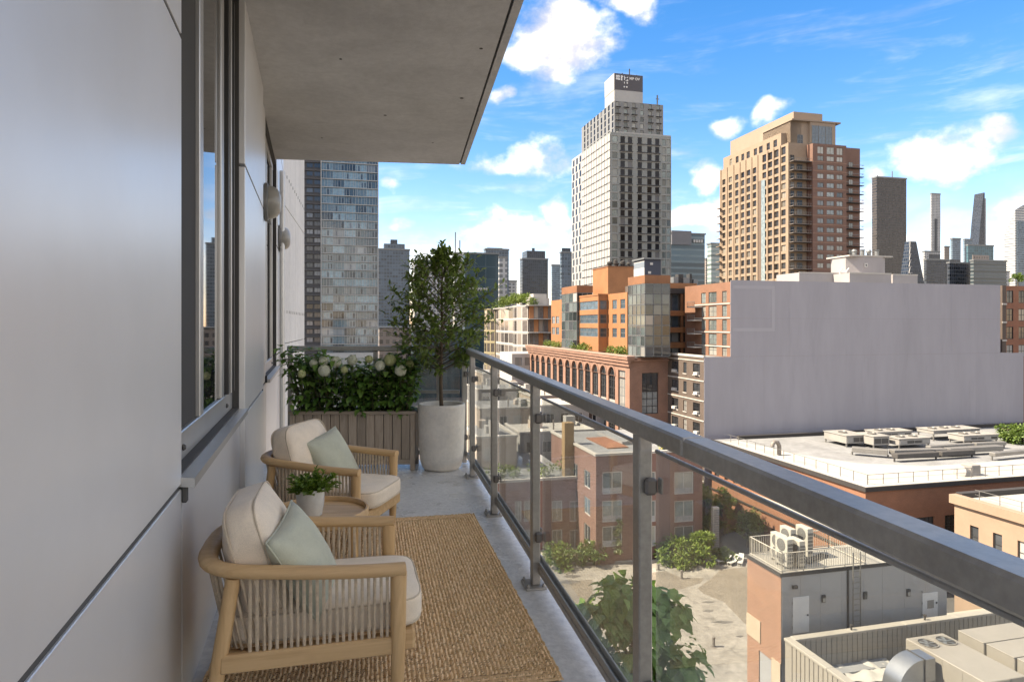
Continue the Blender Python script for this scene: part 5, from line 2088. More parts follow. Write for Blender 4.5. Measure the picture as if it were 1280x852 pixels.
    poly = [(x0, 5), (B.va(1010, 5), 5), (B.va(1013, 4), 4), (B.va(1044, 4), 4), (x1, 6), (x1, 20), (x0, 20)]
    B.part('penthouse_core', m_t, (x0, -1.0 + .5, 5, 22, z1 + .003, zpt))
    pm = MB().prism(poly, z1 + .004, zpt)
    pm.build('penthouse', m_t, B.root)
    a, b = B.va(1014.5, 4), B.va(1040, 4)
    for q in range(3):
        w = (b - a) / 3
        put('penthouse_window', win_mesh(w - .08, zpt - z1 - 2.0, 2, 2, .12, m_paneb, m_gfr), B.root, (a + (q + .5) * w, 3.93, z1 + .8))
    put('penthouse_window', win_mesh(2.2, 3.2, 2, 2, .12, m_pane, m_gfr), B.root, (B.va(1000, 5), 4.93, z1 + .9))
    B.part('penthouse_cornice', m_t, (x0 - .3, x1 + .2, 3.7, 20, zpt + .002, zpt + .5))
    # long mechanical screen wall on top with openings
    xs = B.va(992, 12)
    ys, yl = 12, B.ub(913, xs)
    zs = B.zz(139.5, xs, ys)
    op = []
    for p, q in ((964, 959), (955.5, 951), (946.5, 942), (938, 934), (930.5, 926.5), (921, 916)):
        op.append((B.ub(p, xs) - ys, B.ub(q, xs) - ys, zh + .8, zh + 2.6))
    B.body('mechanical_screen', m_t, xs, B.va(1028, 12), ys, yl, zh + .003, zs, left=op, depth=.5)
    B.wleft(op, xs, ys, m_panel_, m_t, 1, 1, .1, .4)


build_brown_tower()


# ------------------------------------------------------------------ glass tower left of the balcony tree
def build_glass_tower():
    B = Bld('glass_tower', 'glass apartment tower with a dark left strip, rising behind the planter', 402, 232)
    W = B.va(472)
    zt = B.zz(150)
    z0 = B.zz(440)
    m_sl = mat('tower slab edge', (.42, .44, .44), .6, 0, .05, .3)
    m_in = mat('tower interior', (.16, .17, .18), .7)
    pa = panemat('tower bay glass', (.10, .155, .185), (.30, .35, .38), .08, .06, .8, .75)
    dk = panemat('tower dark strip glass', (.03, .036, .046), (.15, .175, .21), .2, .1)
    mdk = mat('tower dark strip', (.04, .042, .048), .5)
    B.part('core', m_in, (0, W, .6, 24, 0, zt))
    wl = B.va(380)
    B.part('dark_core', mdk, (wl, -.003, .5, 24, 0, zt))
    fh = 2.93
    n = int((zt - z0) / fh)
    # each bay: three panes of unequal width
    bw = W / 5
    rnd = random.Random(4)
    var = []
    for v in range(6):
        mb = MB()
        cuts = [0, rnd.uniform(.15, .3), rnd.uniform(.4, .55), rnd.uniform(.68, .85), 1]
        for q in range(4):
            mb.cur = 0
            a, b = -bw / 2 + cuts[q] * bw, -bw / 2 + cuts[q + 1] * bw
            y = rnd.uniform(-.12, .10)
            mb.box(a + .05, b - .05, y, y + .05, .1, fh - .35)
            mb.cur = 1
            mb.box(b - .05, b + .05, -.2, .3, .0, fh - .25)
            if rnd.random() < .45:
                mb.cur = 2
                mb.box(a + .3, b - .3, y - .08, y - .01, .3, fh - .9)
        var.append(mb.mesh('bay_window', [pa, m_sl, dk]))
    for j in range(n):
        z = zt - (j + 1) * fh
        B.part('slab_edge', m_sl, (-.05, W + .1, -.3, .59, z + fh - .25, z + fh))
        for i in range(5):
            put('bay_window', var[rnd.randrange(6)], B.root, ((i + .5) * bw, .25, z))
    for j in range(n):
        z = zt - (j + 1) * fh
        for q in range(2):
            put('dark_window', win_mesh(2.2, 1.7, 2, 1, .1, dk, mdk), B.root, (wl + 1.9 + q * 2.6, .42, z + .6))
        B.part('dark_slab', mat('dark slab edge', (.08, .083, .09), .6), (wl, -.06, -.1, .49, z + fh - .5, z + fh - .2))
    B.part('corner_fin', m_sl, (-.3, 0.0, -.5, .6, 0, zt), (W, W + .3, -.5, 4, 0, zt))
    B.part('lower_floors', m_sl, (-.3, W + .3, -.6, .58, 0, z0 + (zt - z0 - n * fh) - .3))
    B.part('roof', m_sl, (wl, W + .3, -.5, 24, zt + .003, zt + .6))


build_glass_tower()


# ------------------------------------------------------------------ far skyline
def far(name, label, pl, pc, pr, pyt, d, m, extra=None, L=None, rz=TH, roof=True):
    B = Bld(name, label, pc, d, group='far skyline towers', rz=rz)
    W = B.va(pr)
    Ln = L or (B.ub(pl) if pl < pc else 30)
    z = B.zz(pyt)
    B.part('shaft', m, (0, W, 0, Ln, 0, z))
    if roof:
        B.part('roof_edge', m_gfr, (-.6, W + .6, -.6, Ln + .6, z + .01, z + d * .0022))
    if extra:
        extra(B, W, Ln, z)
    return B


def build_skyline():
    g_blue = gridmat('blue grey curtain wall', (.13, .17, .21), (.07, .10, .13), 3, 3.6, .8, .7, var=.25)
    g_dark = gridmat('dark slate curtain wall', (.055, .065, .08), (.03, .038, .05), 2.6, 3.6, .8, .75, var=.3)
    g_bronze = gridmat('bronze slab curtain wall', (.09, .075, .065), (.045, .04, .038), 2.4, 4.0, .75, .7, var=.3)
    g_teal = gridmat('teal glass wall', (.10, .20, .23), (.05, .12, .15), 4, 4, .85, .8, var=.2)
    g_white = gridmat('white banded wall', (.62, .61, .58), (.20, .23, .26), 50, 4.2, 1.0, .42, var=.1)
    g_pale = gridmat('pale grid wall', (.50, .50, .49), (.16, .18, .20), 5.2, 4.6, .6, .62, var=.2)
    g_steel = gridmat('steel blue glass wall', (.22, .28, .33), (.10, .15, .19), 3, 3.8, .9, .72, var=.2)
    g_deep = gridmat('deep teal blank facade', (.045, .085, .105), (.038, .075, .095), 8, 9, .9, .92, var=.12)
    g_tan = gridmat('tan tower wall', (.34, .28, .24), (.12, .11, .10), 3, 3.4, .55, .55)
    g_green = gridmat('green white glass', (.42, .47, .44), (.20, .26, .25), 40, 3.6, 1, .5)

    def masts(*hs):
        def f(B, W, L, z):
            for k, (fx, h) in enumerate(hs):
                B.part('mast', m_gfr, (W * fx - .5, W * fx + .5, 4, 5, z + .02, z + h))
        return f

    def crown(*steps):
        def f(B, W, L, z):
            for a, b, h, m in steps:
                B.part('crown', m, (W * a, W * b, 3, L * .8, z + .02, z + h))
        return f
    # right-hand group
    far('slab_tower', 'dark bronze slab tower right of the brick tower', 1090, 1096, 1133, 222, 950, g_bronze, masts((.6, 12), (.1, 5)))
    far('pencil_tower', 'very slender white square tower on the horizon', 1163, 1164.5, 1175.5, 243, 1900, g_pale, lambda B, W, L, z: B.part('slot', g_dark, (W * .35, W * .6, -1.5, -.02, z - 260, z - 70)))
    # tapering wedge spire
    B = Bld('wedge_spire', 'dark tapering wedge shaped skyscraper with a pointed top', 1217, 2000, group='far skyline towers')
    W = B.va(1231)
    z = B.zz(240)
    mb = MB()
    hw = [(0, .15), (.45, .25), (.78, .60), (1.0, .88)]
    vs, fs = [], []
    for f, a in hw:
        for x, y in ((W * a, 0), (W, 0), (W, 30), (W * a, 30)):
            vs.append((x, y, z * f))
    for k in range(3):
        for j in range(4):
            a, b = k * 4 + j, k * 4 + (j + 1) % 4
            fs.append((a, b, b + 4, a + 4))
    fs.append((12, 13, 14, 15))
    mb.raw(vs, fs)
    mb.build('shaft', g_dark, B.root)
    B.part('pale_edge', g_pale, (W + .1, W + 5, 0, 20, 0, z * .96))
    # sloped-roof white tower at the right edge
    B = Bld('slant_roof_tower', 'white banded skyscraper with a slanted roof at the right edge', 1269, 1100, group='far skyline towers')
    L = B.ub(1255)
    zs, zr_ = B.zz(285), B.zz(262)
    mb = MB()
    W = 50
    poly_l = [(0, 0, 0), (0, L, 0), (0, L, B.zz(292, 0, L)), (0, 0, B.zz(262, 0, 0))]
    mb.quad(*poly_l)
    mb.quad((0, 0, 0), (W, 0, 0), (W, 0, B.zz(262) + 25), (0, 0, B.zz(262)))
    mb.quad((0, 0, B.zz(262)), (W, 0, B.zz(262) + 25), (W, L, B.zz(292, 0, L) + 25), (0, L, B.zz(292, 0, L)))
    mb.quad((W, 0, 0), (W, L, 0), (W, L, B.zz(292, 0, L) + 25), (W, 0, B.zz(262) + 25))
    mb.quad((0, L, 0), (W, L, 0), (W, L, B.zz(292, 0, L) + 25), (0, L, B.zz(292, 0, L)))
    mb.build('shaft', g_white, B.root)
    B.part('glass_face', g_steel, (3, W, -1, -.02, 0, B.zz(276)))
    # dark pyramid frame
    B = Bld('pyramid_building', 'dark sloping building with a pale triangular truss beside the slab tower', 1139, 700, group='far skyline towers')
    z, zb = B.zz(301), B.zz(357)
    W = B.va(1156)
    mb = MB()
    t0, t1 = W * .05, W * .55
    mb.raw([(-4, 0, 0), (W, 0, 0), (W, 12, 0), (-4, 12, 0), (-4, 0, zb), (W, 0, zb), (W, 12, zb), (-4, 12, zb), (t0, 3, z), (t1, 3, z), (t1, 9, z), (t0, 9, z)],
           [(0, 1, 5, 4), (1, 2, 6, 5), (2, 3, 7, 6), (3, 0, 4, 7), (4, 5, 9, 8), (5, 6, 10, 9), (6, 7, 11, 10), (7, 4, 8, 11), (8, 9, 10, 11)])
    mb.build('shaft', g_dark, B.root)
    for k in range(7):
        f = k / 7
        zz = zb + (z - zb) * f
        x0 = -4 + (t0 + 4) * f
        xw = (W * .30) * (1 - f * .8)
        y = 3 * f
        MB().tube([(x0, y - .6, zz), (x0 + xw, y - .6, zz)], .35, 5).build('truss_bar', m_wfr, B.root)
        MB().tube([(x0, y - .6, zz), (x0 + xw * .55, y - .1, zz + (z - zb) / 7)], .3, 5).build('truss_bar', m_wfr, B.root)
    far('office_block', 'grey stepped office block behind the pyramid building', 1153, 1156, 1175, 315, 1250, g_pale)
    far('office_block', 'dark blue office block right of the pyramid building', 1155, 1158, 1186, 325, 820, g_dark, crown((.2, .7, 8, g_dark)))
    far('office_block', 'small tan tower left of the blue round topped one', 1180, 1181, 1187, 309, 1400, g_tan)
    far('office_block', 'blue white tower with a curved top, left of the wedge spire', 1188, 1190.5, 1201, 299, 1300, g_steel)
    far('office_block', 'narrow pale blue tower under the wedge spire', 1204, 1206, 1215, 300, 1350, g_steel)
    far('office_block', 'teal glass block under the wedge spire', 1208, 1210, 1242, 307, 1000, g_teal)
    far('office_block', 'low dark glass block with ribbed facade above the lavender wall', 1184, 1187, 1214, 329, 640, g_dark, crown((.1, .6, 4, g_dark)))
    far('office_block', 'low glass block with a brown stone edge near the slant roofed tower', 1213, 1217, 1258, 326, 620, gridmat('dark ribbed glass', (.16, .18, .18), (.05, .07, .08), 60, 3.4, 1, .6), crown((.05, .55, 6, g_tan)))
    far('office_block', 'pale low block at the foot of the slant roofed tower', 1243, 1246, 1262, 340, 900, g_pale)
    # behind the towers, centre
    def letters(B, W, L, z):
        for q in range(4):
            B.part('sign_letter', m_wfr, (W * (.64 + q * .075), W * (.69 + q * .075), -1.0, -.05, z - 5.2, z - 3.4))
        B.part('top_band', mat('grey top band', (.20, .20, .21), .6), (W * .0, W * .58, -.9, -.03, z - 7, z + 2.0))
    far('office_tower', 'blue green banded office tower between the pale tower and the brick tower', 836, 839, 881, 292, 420, gridmat('blue green banded glass', (.20, .27, .29), (.075, .125, .15), 90, 3.9, 1.0, .66, var=.2), letters)
    far('office_tower', 'pale green and white tower beside the brick tower\'s left edge', 884, 889, 906, 305, 520, g_green)
    far('office_tower', 'pinkish narrow tower behind the pale green one', 881, 882.5, 892, 324, 900, g_tan)
    # small dark house with a pale flank among the penthouse roofs
    def pmark(B, W, L, z):
        for cx_, py in ((.32, 329), (.2, 340)):
            B.part('sign_mark', m_wfr, (W * cx_, W * cx_ + .9, -.2, -.03, B.zz(py + 2), B.zz(py - 1)))
        B.part('pale_flank', g_white, (-.2, -.03, 0, L, 0, z - .5))
    far('rooftop_house', 'small navy block with a pale flank in front of the pale tower', 793, 806, 826, 324, 195, mat('navy cladding', (.045, .055, .085), .6, 0, .1, .2), pmark)
    # left group
    far('blue_grey_tower', 'blue grey tower with a stepped top right of the glass tower', 470, 473, 512, 312, 700, g_blue, lambda B, W, L, z: (B.part('crown', g_blue, (W * .18, W * .85, 2, 20, z + .02, z + 7)), B.part('crown', g_dark, (W * .4, W * .62, 6, 16, z + 7.02, z + 12))), L=30)
    far('grey_block', 'pale grey block partly hidden behind the potted tree', 515, 518, 580, 326, 900, g_pale)
    far('white_slab_tower', 'pale narrow tower with two thin masts behind the potted tree', 566, 568, 582, 317, 650, gridmat('grey white slab', (.50, .50, .49), (.34, .35, .36), 6, 5, .5, .5), masts((.15, 22), (.55, 14)))

    def sign(B, W, L, z):
        for q in range(7):
            x = W * (.12 + q * .085)
            B.part('sign_letter', m_wfr, (x, x + W * .06, -1.0, -.05, B.zz(361.5), B.zz(359.5)), (x, x + W * .02, -1.0, -.05, B.zz(363), B.zz(361.6)))
    far('teal_slab', 'big blank deep teal building with a white sign behind the potted tree', 579, 581, 623, 317, 480, g_deep, sign)
    far('grey_tower', 'grey stepped tower behind the teal building', 605, 607, 636, 312, 700, g_blue, crown((.1, .75, -0.5 + 3, g_dark)))
    far('grey_tower', 'slim pale edged tower at the teal building\'s right side', 622, 624, 634, 322, 560, g_pale)
    far('grey_tower', 'low grey block right of the stepped tower', 634, 636, 646, 352, 900, g_pale)
    far('stepped_tower', 'dark stepped tower above the garden roof', 650, 653, 685, 324, 800, g_dark, lambda B, W, L, z: (B.part('crown', g_dark, (W * .2, W * .92, 3, 25, z + .02, z + 11)), B.part('crown', g_dark, (W * .45, W * .55, 8, 10, z + 11.02, z + 15))))
    far('pale_blue_tower', 'pale blue tower left of the pale gridded tower', 689, 690, 702, 332, 1300, g_steel)
    far('slate_tower', 'slate tower with a rounded shoulder against the pale gridded tower', 700, 702, 720, 316, 620, g_blue, crown((.1, .7, 5, g_dark)))
    far('low_block', 'low brown block below the blue grey tower', 470, 474, 516, 410, 300, g_tan)
    far('low_block', 'low grey block behind the end railing', 514, 518, 604, 414, 260, g_deep)


build_skyline()


# ------------------------------------------------------------------ long brick building with the white edged flat roof
def build_flat_roof():
    B = Bld('flat_roof_building', 'long orange brick building with a grey flat roof and bright white roof edge', 1082, 69.6)
    L = LAV.ub(880) if False else 30.2
    W = 62.0
    zt = B.zz(610)
    lf = []
    n = 13
    for i in range(n):
        y = 1.2 + i * 2.25
        wd = .85 if i % 3 else 1.25
        lf.append((y, y + wd, zt - 5.2, zt - 3.1))
        if i % 3 != 1:
            lf.append((y, y + wd, zt - 11.0, zt - 9.0))
    fr = [(2 + i * 4.2, 4.8 + i * 4.2, zt - 6.0, zt - 3.6) for i in range(13)]
    B.body('wall', m_red, 0, W, 0, L, 0, zt, front=fr, left=lf, depth=.3, roof=m_roofg)
    B.wleft(lf, 0, 0, m_pane, m_bfr, 2, 1, .08, .22)
    B.wfront(fr, 0, 0, m_pane, m_bfr, 5, 2, .08, .22)
    B.part('stone_band', m_white, (-.16, -.003, 0, L, zt - 5.75, zt - 5.4))
    B.part('pipe', m_tar, (-.28, -.17, 0, L, zt - 7.3, zt - 7.1))
    B.part('roof_edge', m_tar, (-.25, W, -.25, -.003, zt - .35, zt + .12), (-.25, -.003, 0, L, zt - .35, zt + .12))
    e = MB()
    e.prism([(0, 0), (W, 0), (W, 8.0), (16, 7.0), (8.5, 10.5), (5.2, 17), (3.2, L - 2), (0, L - 2)], zt + .006, zt + .06)
    e.build('white_roof_edge', m_roofw, B.root)
    B.part('kerb', m_tar, (4, W, L - .9, L - .4, zt + .003, zt + .5))
    # guard rail
    mr = mat('roof guard rail', (.30, .29, .27), .5, .5)
    for k in range(30):
        x = 1.2 + k * 2.0
        B.part('guard_post', mr, (x, x + .06, 1.0, 1.06, zt + .061, zt + 1.15))
    B.part('guard_wire', mr, (1.2, 60, 1.02, 1.05, zt + 1.1, zt + 1.15), (1.2, 60, 1.02, 1.05, zt + .6, zt + .63))
    for k in range(14):
        y = 1.0 + k * 2.0
        B.part('guard_post', mr, (1.2, 1.26, y + .07, y + .13, zt + .061, zt + 1.15))
    B.part('guard_wire', mr, (1.21, 1.24, 1.1, 28, zt + 1.1, zt + 1.15))
    return B, zt


FLR, FLZ = build_flat_roof()


def roof_units():
    B, zt = FLR, FLZ
    mu = mat('beige plant casing', (.36, .345, .32), .7, .1, .1, .6, var2=.05, vs2=6)
    ml = mat('louvre dark', (.08, .075, .07), .7)
    mdk = mat('grey duct metal', (.30, .29, .27), .5, .5, .12, .8)
    def unit(px0, px1, pyb, pyt, dep, lab, mod=0, leg=.5):
        p = onz(px0, pyb, zt + G)
        q = p - B.o
        y = q.dot(UU)
        x0 = q.dot(VV)
        x1 = B.va(px1, y)
        h = max(.8, B.zz(pyt, x0, y) - zt)
        t = thing('rooftop_unit', lab, 'air handler', B.o + VV * x0 + UU * y + Vector((0, 0, zt)), TH, 'plant units on the flat roof')
        w = x1 - x0
        MB().cbox(0, w, 0, dep, leg, h, .04).build('casing', mu, t)
        lg = MB()
        for x in (.1, w - .25):
            for yy in (.1, dep - .25):
                MB().box(x, x + .15, yy, yy + .15, .002, leg).build('leg', mdk, t)
        k = max(2, int(w / 1.1))
        for i in range(k):
            a = .12 + (w - .24) * i / k
            b = .12 + (w - .24) * (i + 1) / k - .1
            if (i + mod) % 3 != 0:
                lv = MB().box(a, b, -.02, -.003, leg + .2, h - .25).build('louvre', ml, t)
            else:
                MB().cbox(a, b, -.04, -.003, leg + .15, h - .2, .01).build('access_panel', mu, t)
        MB().cbox(-.1, w + .1, -.1, dep + .1, h + .002, h + .1, .02).build('lid', mu, t)
        for i in range(max(1, int(w / 2.4))):
            MB().lathe([(.55, h + .1), (.6, h + .3), (.5, h + .32), (.45, h + .2)], 16, Matrix.Translation((1.3 + i * 2.2, dep / 2, 0))).build('fan_cowl', mdk, t, 40)
    unit(1058, 1084, 559, 545, 4.5, 'long louvred air handler at the left end of the roof plant', 0)
    unit(1092, 1112, 561, 546, 3.5, 'second louvred air handler beside the leftmost one', 1)
    unit(1097, 1140, 550, 540.5, 2.5, 'pale box unit at the back of the roof plant, left of centre', 0)
    unit(1124, 1163, 561, 549, 2.4, 'pale wide box unit standing in front of the others', 0)
    unit(1167, 1225, 551, 538.5, 3.0, 'tall open framed plant unit at the back right', 1, 1.0)
    unit(1205, 1248, 556, 545, 2.6, 'beige box unit at the right end of the roof plant', 0)
    # ducts lying on the roof
    def duct(pts, r, lab, m=mdk):
        t = thing('roof_duct', lab, 'duct', B.o + Vector((0, 0, zt)), TH, 'ducts on the flat roof')
        q = [onz(x, y, zt + G) - B.o for x, y in pts]
        loc = [Vector((p.dot(VV), p.dot(UU), .75)) for p in q]
        for i, (a, b) in enumerate(zip(loc, loc[1:])):
            d = (b - a)
            M = Matrix.Translation(a) @ Matrix.Rotation(math.atan2(d.y, d.x), 4, 'Z')
            MB().cbox(0 if i == 0 else r * .9, d.length, -r, r, -r * .6, r * .6, .05, M).build('duct_run', m, t)
        for p in loc:
            MB().box(p.x - .08, p.x + .08, p.y - .08, p.y + .08, .003, .75 - r * .6).build('stand', m, t)
    duct([(1065, 568), (1110, 572), (1180, 570), (1250, 566)], .55, 'long grey duct running across the front of the roof plant')
    duct([(1118, 577), (1170, 574), (1215, 571)], .5, 'dark short duct in front of the long one', ml)
    duct([(1160, 566), (1215, 562), (1255, 560)], .4, 'slim grey duct behind the long one at the right')
    duct([(1240, 575), (1290, 570)], .4, 'low duct at the right edge of the flat roof')
    # gooseneck vent, round tan fan housing
    p = onz(974, 569, zt + G)
    t = thing('gooseneck_vent', 'curved gooseneck vent on the grey roof left of the plant', 'vent', p, TH)
    MB().tube([(0, 0, 0), (0, 0, 1.3), (-.25, 0, 1.75), (-.7, 0, 1.85), (-1.0, 0, 1.6), (-1.05, 0, 1.2)], .28, 10).build('pipe', m_pipe_, t, 50)
    p = onz(1207, 594, zt + G)
    t = thing('roof_fan', 'round tan exhaust fan on the white roof edge', 'fan', p, TH)
    MB().lathe([(.75, .1), (.8, .25), (.8, .9), (.6, 1.05), (.3, 1.1)], 18, Matrix.Translation((0, 0, .1)) @ Matrix.Rotation(R(-70), 4, 'Y')).build('housing', mu, t, 40)
    MB().cbox(.1, 1.4, -.7, .7, .061, 1.3, .05).build('motor_box', mu, t)
    # trees behind the roof at the right
    for i, px in enumerate((1236, 1252, 1268, 1284)):
        p = at(px, HY, 99.0 - i * .6)
        zz_ = H - (538 + (i % 2) * 3 - HY) / F * 98
        p.z = FLZ + G
        tree('courtyard_tree', ['leftmost of the dark green trees beside the roof plant at the lavender wall', 'second dark green tree from the roof plant at the lavender wall', 'third dark green tree along the lavender wall', 'dark green tree at the right edge of the photo by the lavender wall'][i], (p.x + 1, p.y - 2.5, G + FLZ), 2.6 + .3 * (i % 2), 2.3, 300 + i, .4, .26, 16, 70, m_tree, 'trees along the lavender wall', bole=.15)


roof_units()


# ------------------------------------------------------------------ tan building at the right
def build_tan():
    p = at(1193, 622, 66)
    m = mat('peach stucco', (.38, .265, .185), .85, 0, .06, .3, var2=.03, vs2=3)
    Ln = 34.0
    o = p - UU * Ln
    px = CX + F * o.x / o.y
    B = Bld('tan_building', 'peach stucco building with narrow dark windows at the right edge', px, o.y)
    zt = p.z - G
    lf = [(Ln - 2.6 - i * 2.35, Ln - 1.7 - i * 2.35, zt - 4.4 - j * 4.6, zt - 2.2 - j * 4.6) for j in range(2) for i in range(13)]
    B.body('wall', m, 0, 26, 0, Ln, 0, zt, left=lf, depth=.3, roof=m_roofw)
    B.wleft(lf, 0, 0, m_pane, m_bfr, 1, 2, .08, .2)
    B.part('cornice', m, (-.35, -.003, -.3, Ln + .3, zt - .5, zt + .1), (-.35, .5, -.3, Ln + .3, zt + .101, zt + .35))
    B.part('back_parapet', m_tar, (.501, 26, Ln - .4, Ln + .3, zt + .003, zt + .5))
    mr = MATS['roof guard rail']
    for k in range(16):
        B.part('guard_post', mr, (1.4, 1.45, 1 + k * 2.1, 1.05 + k * 2.1, zt + .003, zt + 1.0))
    B.part('guard_wire', mr, (1.41, 1.44, 1, 33, zt + .95, zt + 1.0), (1.41, 1.44, 1, 33, zt + .5, zt + .53))
    # lower sloping roof below its windows
    C = Bld('low_roof_annex', 'low beige annex roof below the peach building', px - 30, o.y - 1)
    C.o = C.o
    z = zt - 8.2
    B.part('string_course', m, (-.25, -.003, 0, Ln, z + 2.2, z + 2.6))
    C.root.location = B.o - VV * 5.2
    C.part('wall', m, (0, 4.9, 2, Ln - 4, 0, z - 1.5))
    C.part('roof', mat('beige flat roof', (.50, .46, .39), .85, 0, .1, .4), (-.2, 4.95, 1.8, Ln - 3.8, z - 1.498, z - 1.2))
    C.part('skylight', m_gfr, (1.2, 3.6, 14, 22, z - 1.198, z - .7))
    C.part('skylight_pane', m_paneb, (1.35, 3.45, 14.15, 21.85, z - .698, z - .66))


build_tan()


# ------------------------------------------------------------------ grey bulkhead with the condensers, on a brick base
def build_bulkhead():
    B = Bld('grey_bulkhead', 'grey metal stair bulkhead with white doors and a brick side', 977, 38)
    W, D = B.va(1183), 3.3
    zt = B.zz(717)
    m_gm = mat('grey metal cladding', (.44, .44, .44), .6, .15, .05, .4, .03, 4, dirt=.1)
    m_br = brickmat('courtyard orange brick', (.37, .155, .08), (.28, .11, .052), (.45, .31, .23), .26, .10, .02)
    B.part('core', m_gm, (.02, W, .02, D, 0, zt - .12))
    B.part('roof', mat('pale bulkhead roof', (.42, .39, .34), .85, 0, .1, .5), (-.05, W + .05, -.05, D + .05, zt - .118, zt))
    # metal cladding sheets across the front
    zb = zt - 3.75
    cuts = [0, 1.25, 2.6, 4.1, 5.6, 7.0, 8.6, 10.2, W]
    for a, b in zip(cuts, cuts[1:]):
        MB().box(a + .006, b - .006, -.03, .018, zb, zt - .14).build('cladding_sheet', m_gm, B.root)
    B.part('roof_trim', m_tar, (-.08, W + .08, -.09, -.052, zt - .16, zt + .05), (-.12, -.052, -.05, D + .1, zt - .16, zt + .05))
    # brick side and front below, with pale stone and a window
    left = [(.9, 2.1, zt - 8.3, zt - 5.4)]
    mb = MB()
    holes(mb, (-.04, 0, 0), (0, 1, 0), (-1, 0, 0), D, 0, zt - .17, left, .2)
    mb.build('brick_side', m_br, B.root)
    B.wleft(left, -.04, 0, m_pane, m_bfr, 1, 2, .08, .12)
    st = mat('sand stone', (.55, .45, .33), .85, 0, .08, 1)
    B.part('stone_block', st, (-.10, -.041, 1.9, D, zt - 4.9, zt - 3.6))
    B.part('stone_block', st, (-.10, -.041, 0, .8, zt - 7.6, zt - 5.2))
    B.part('stone_block', st, (-.10, -.041, 2.2, D, zt - 9.6, zt - 8.8))
    wd = mat('white steel door', (.78, .78, .77), .55, 0, .04, 2)
    def door(px0, px1, pyt, pyb, win):
        a, b = B.va(px0), B.va(px1)
        z1, z0 = B.zz(pyt, a), max(zb, B.zz(pyb, a))
        d = MB().cbox(a, b, -.075, -.032, z0, z1, .01).build('door', wd, B.root)
        MB().cbox(b - .16, b - .08, -.13, -.078, z0 + .95, z0 + 1.05, .01).build('handle', m_bfr, d)
        for q in (.3, 1.0, 1.7):
            MB().box(a - .03, a - .002, -.08, -.033, z0 + q, z0 + q + .12).build('hinge', m_gfr, d)
        if win:
            MB().box(a + .35, b - .3, -.085, -.0755, z1 - .95, z1 - .45).build('vision_pane', m_pane, d)
    door(990, 1010.5, 746, 791, False)
    door(1152, 1171, 741, 778, True)
    for px, py in ((1028.5, 746.5), (1080.5, 742.5), (1134.5, 739)):
        a = B.va(px)
        z = B.zz(py, a)
        lf = MB().cbox(a - .13, a + .13, -.12, -.032, z - .25, z + .2, .02).build('wall_light', m_bfr, B.root)
        MB().box(a - .09, a + .09, -.13, -.121, z - .2, z + .02).build('light_lens', m_panel_, lf)
    a = B.va(991)
    MB().cbox(a - .1, a + .22, -.2, -.032, B.zz(736), B.zz(732), .02).build('camera_bracket', m_bfr, B.root)
    # cable conduit and ladder
    a = B.va(1059)
    B.part('conduit', m_tar, (a - .05, a + .05, -.1, -.032, zb, zt))
    x0, x1 = B.va(1063), B.va(1073)
    ml = mat('ladder steel', (.30, .29, .27), .5, .5)
    ld = B.part('ladder_rail', ml, (x0, x0 + .05, -.22, -.17, zb, zt + .9), (x1 - .05, x1, -.22, -.17, zb, zt + .9))
    for k in range(12):
        z = zb + .2 + k * .33
        MB().box(x0 + .05, x1 - .05, -.21, -.18, z, z + .03).build('rung', ml, B.root)
    return B, zt, D, W


BLK, BLKZ, BD, BW = build_bulkhead()


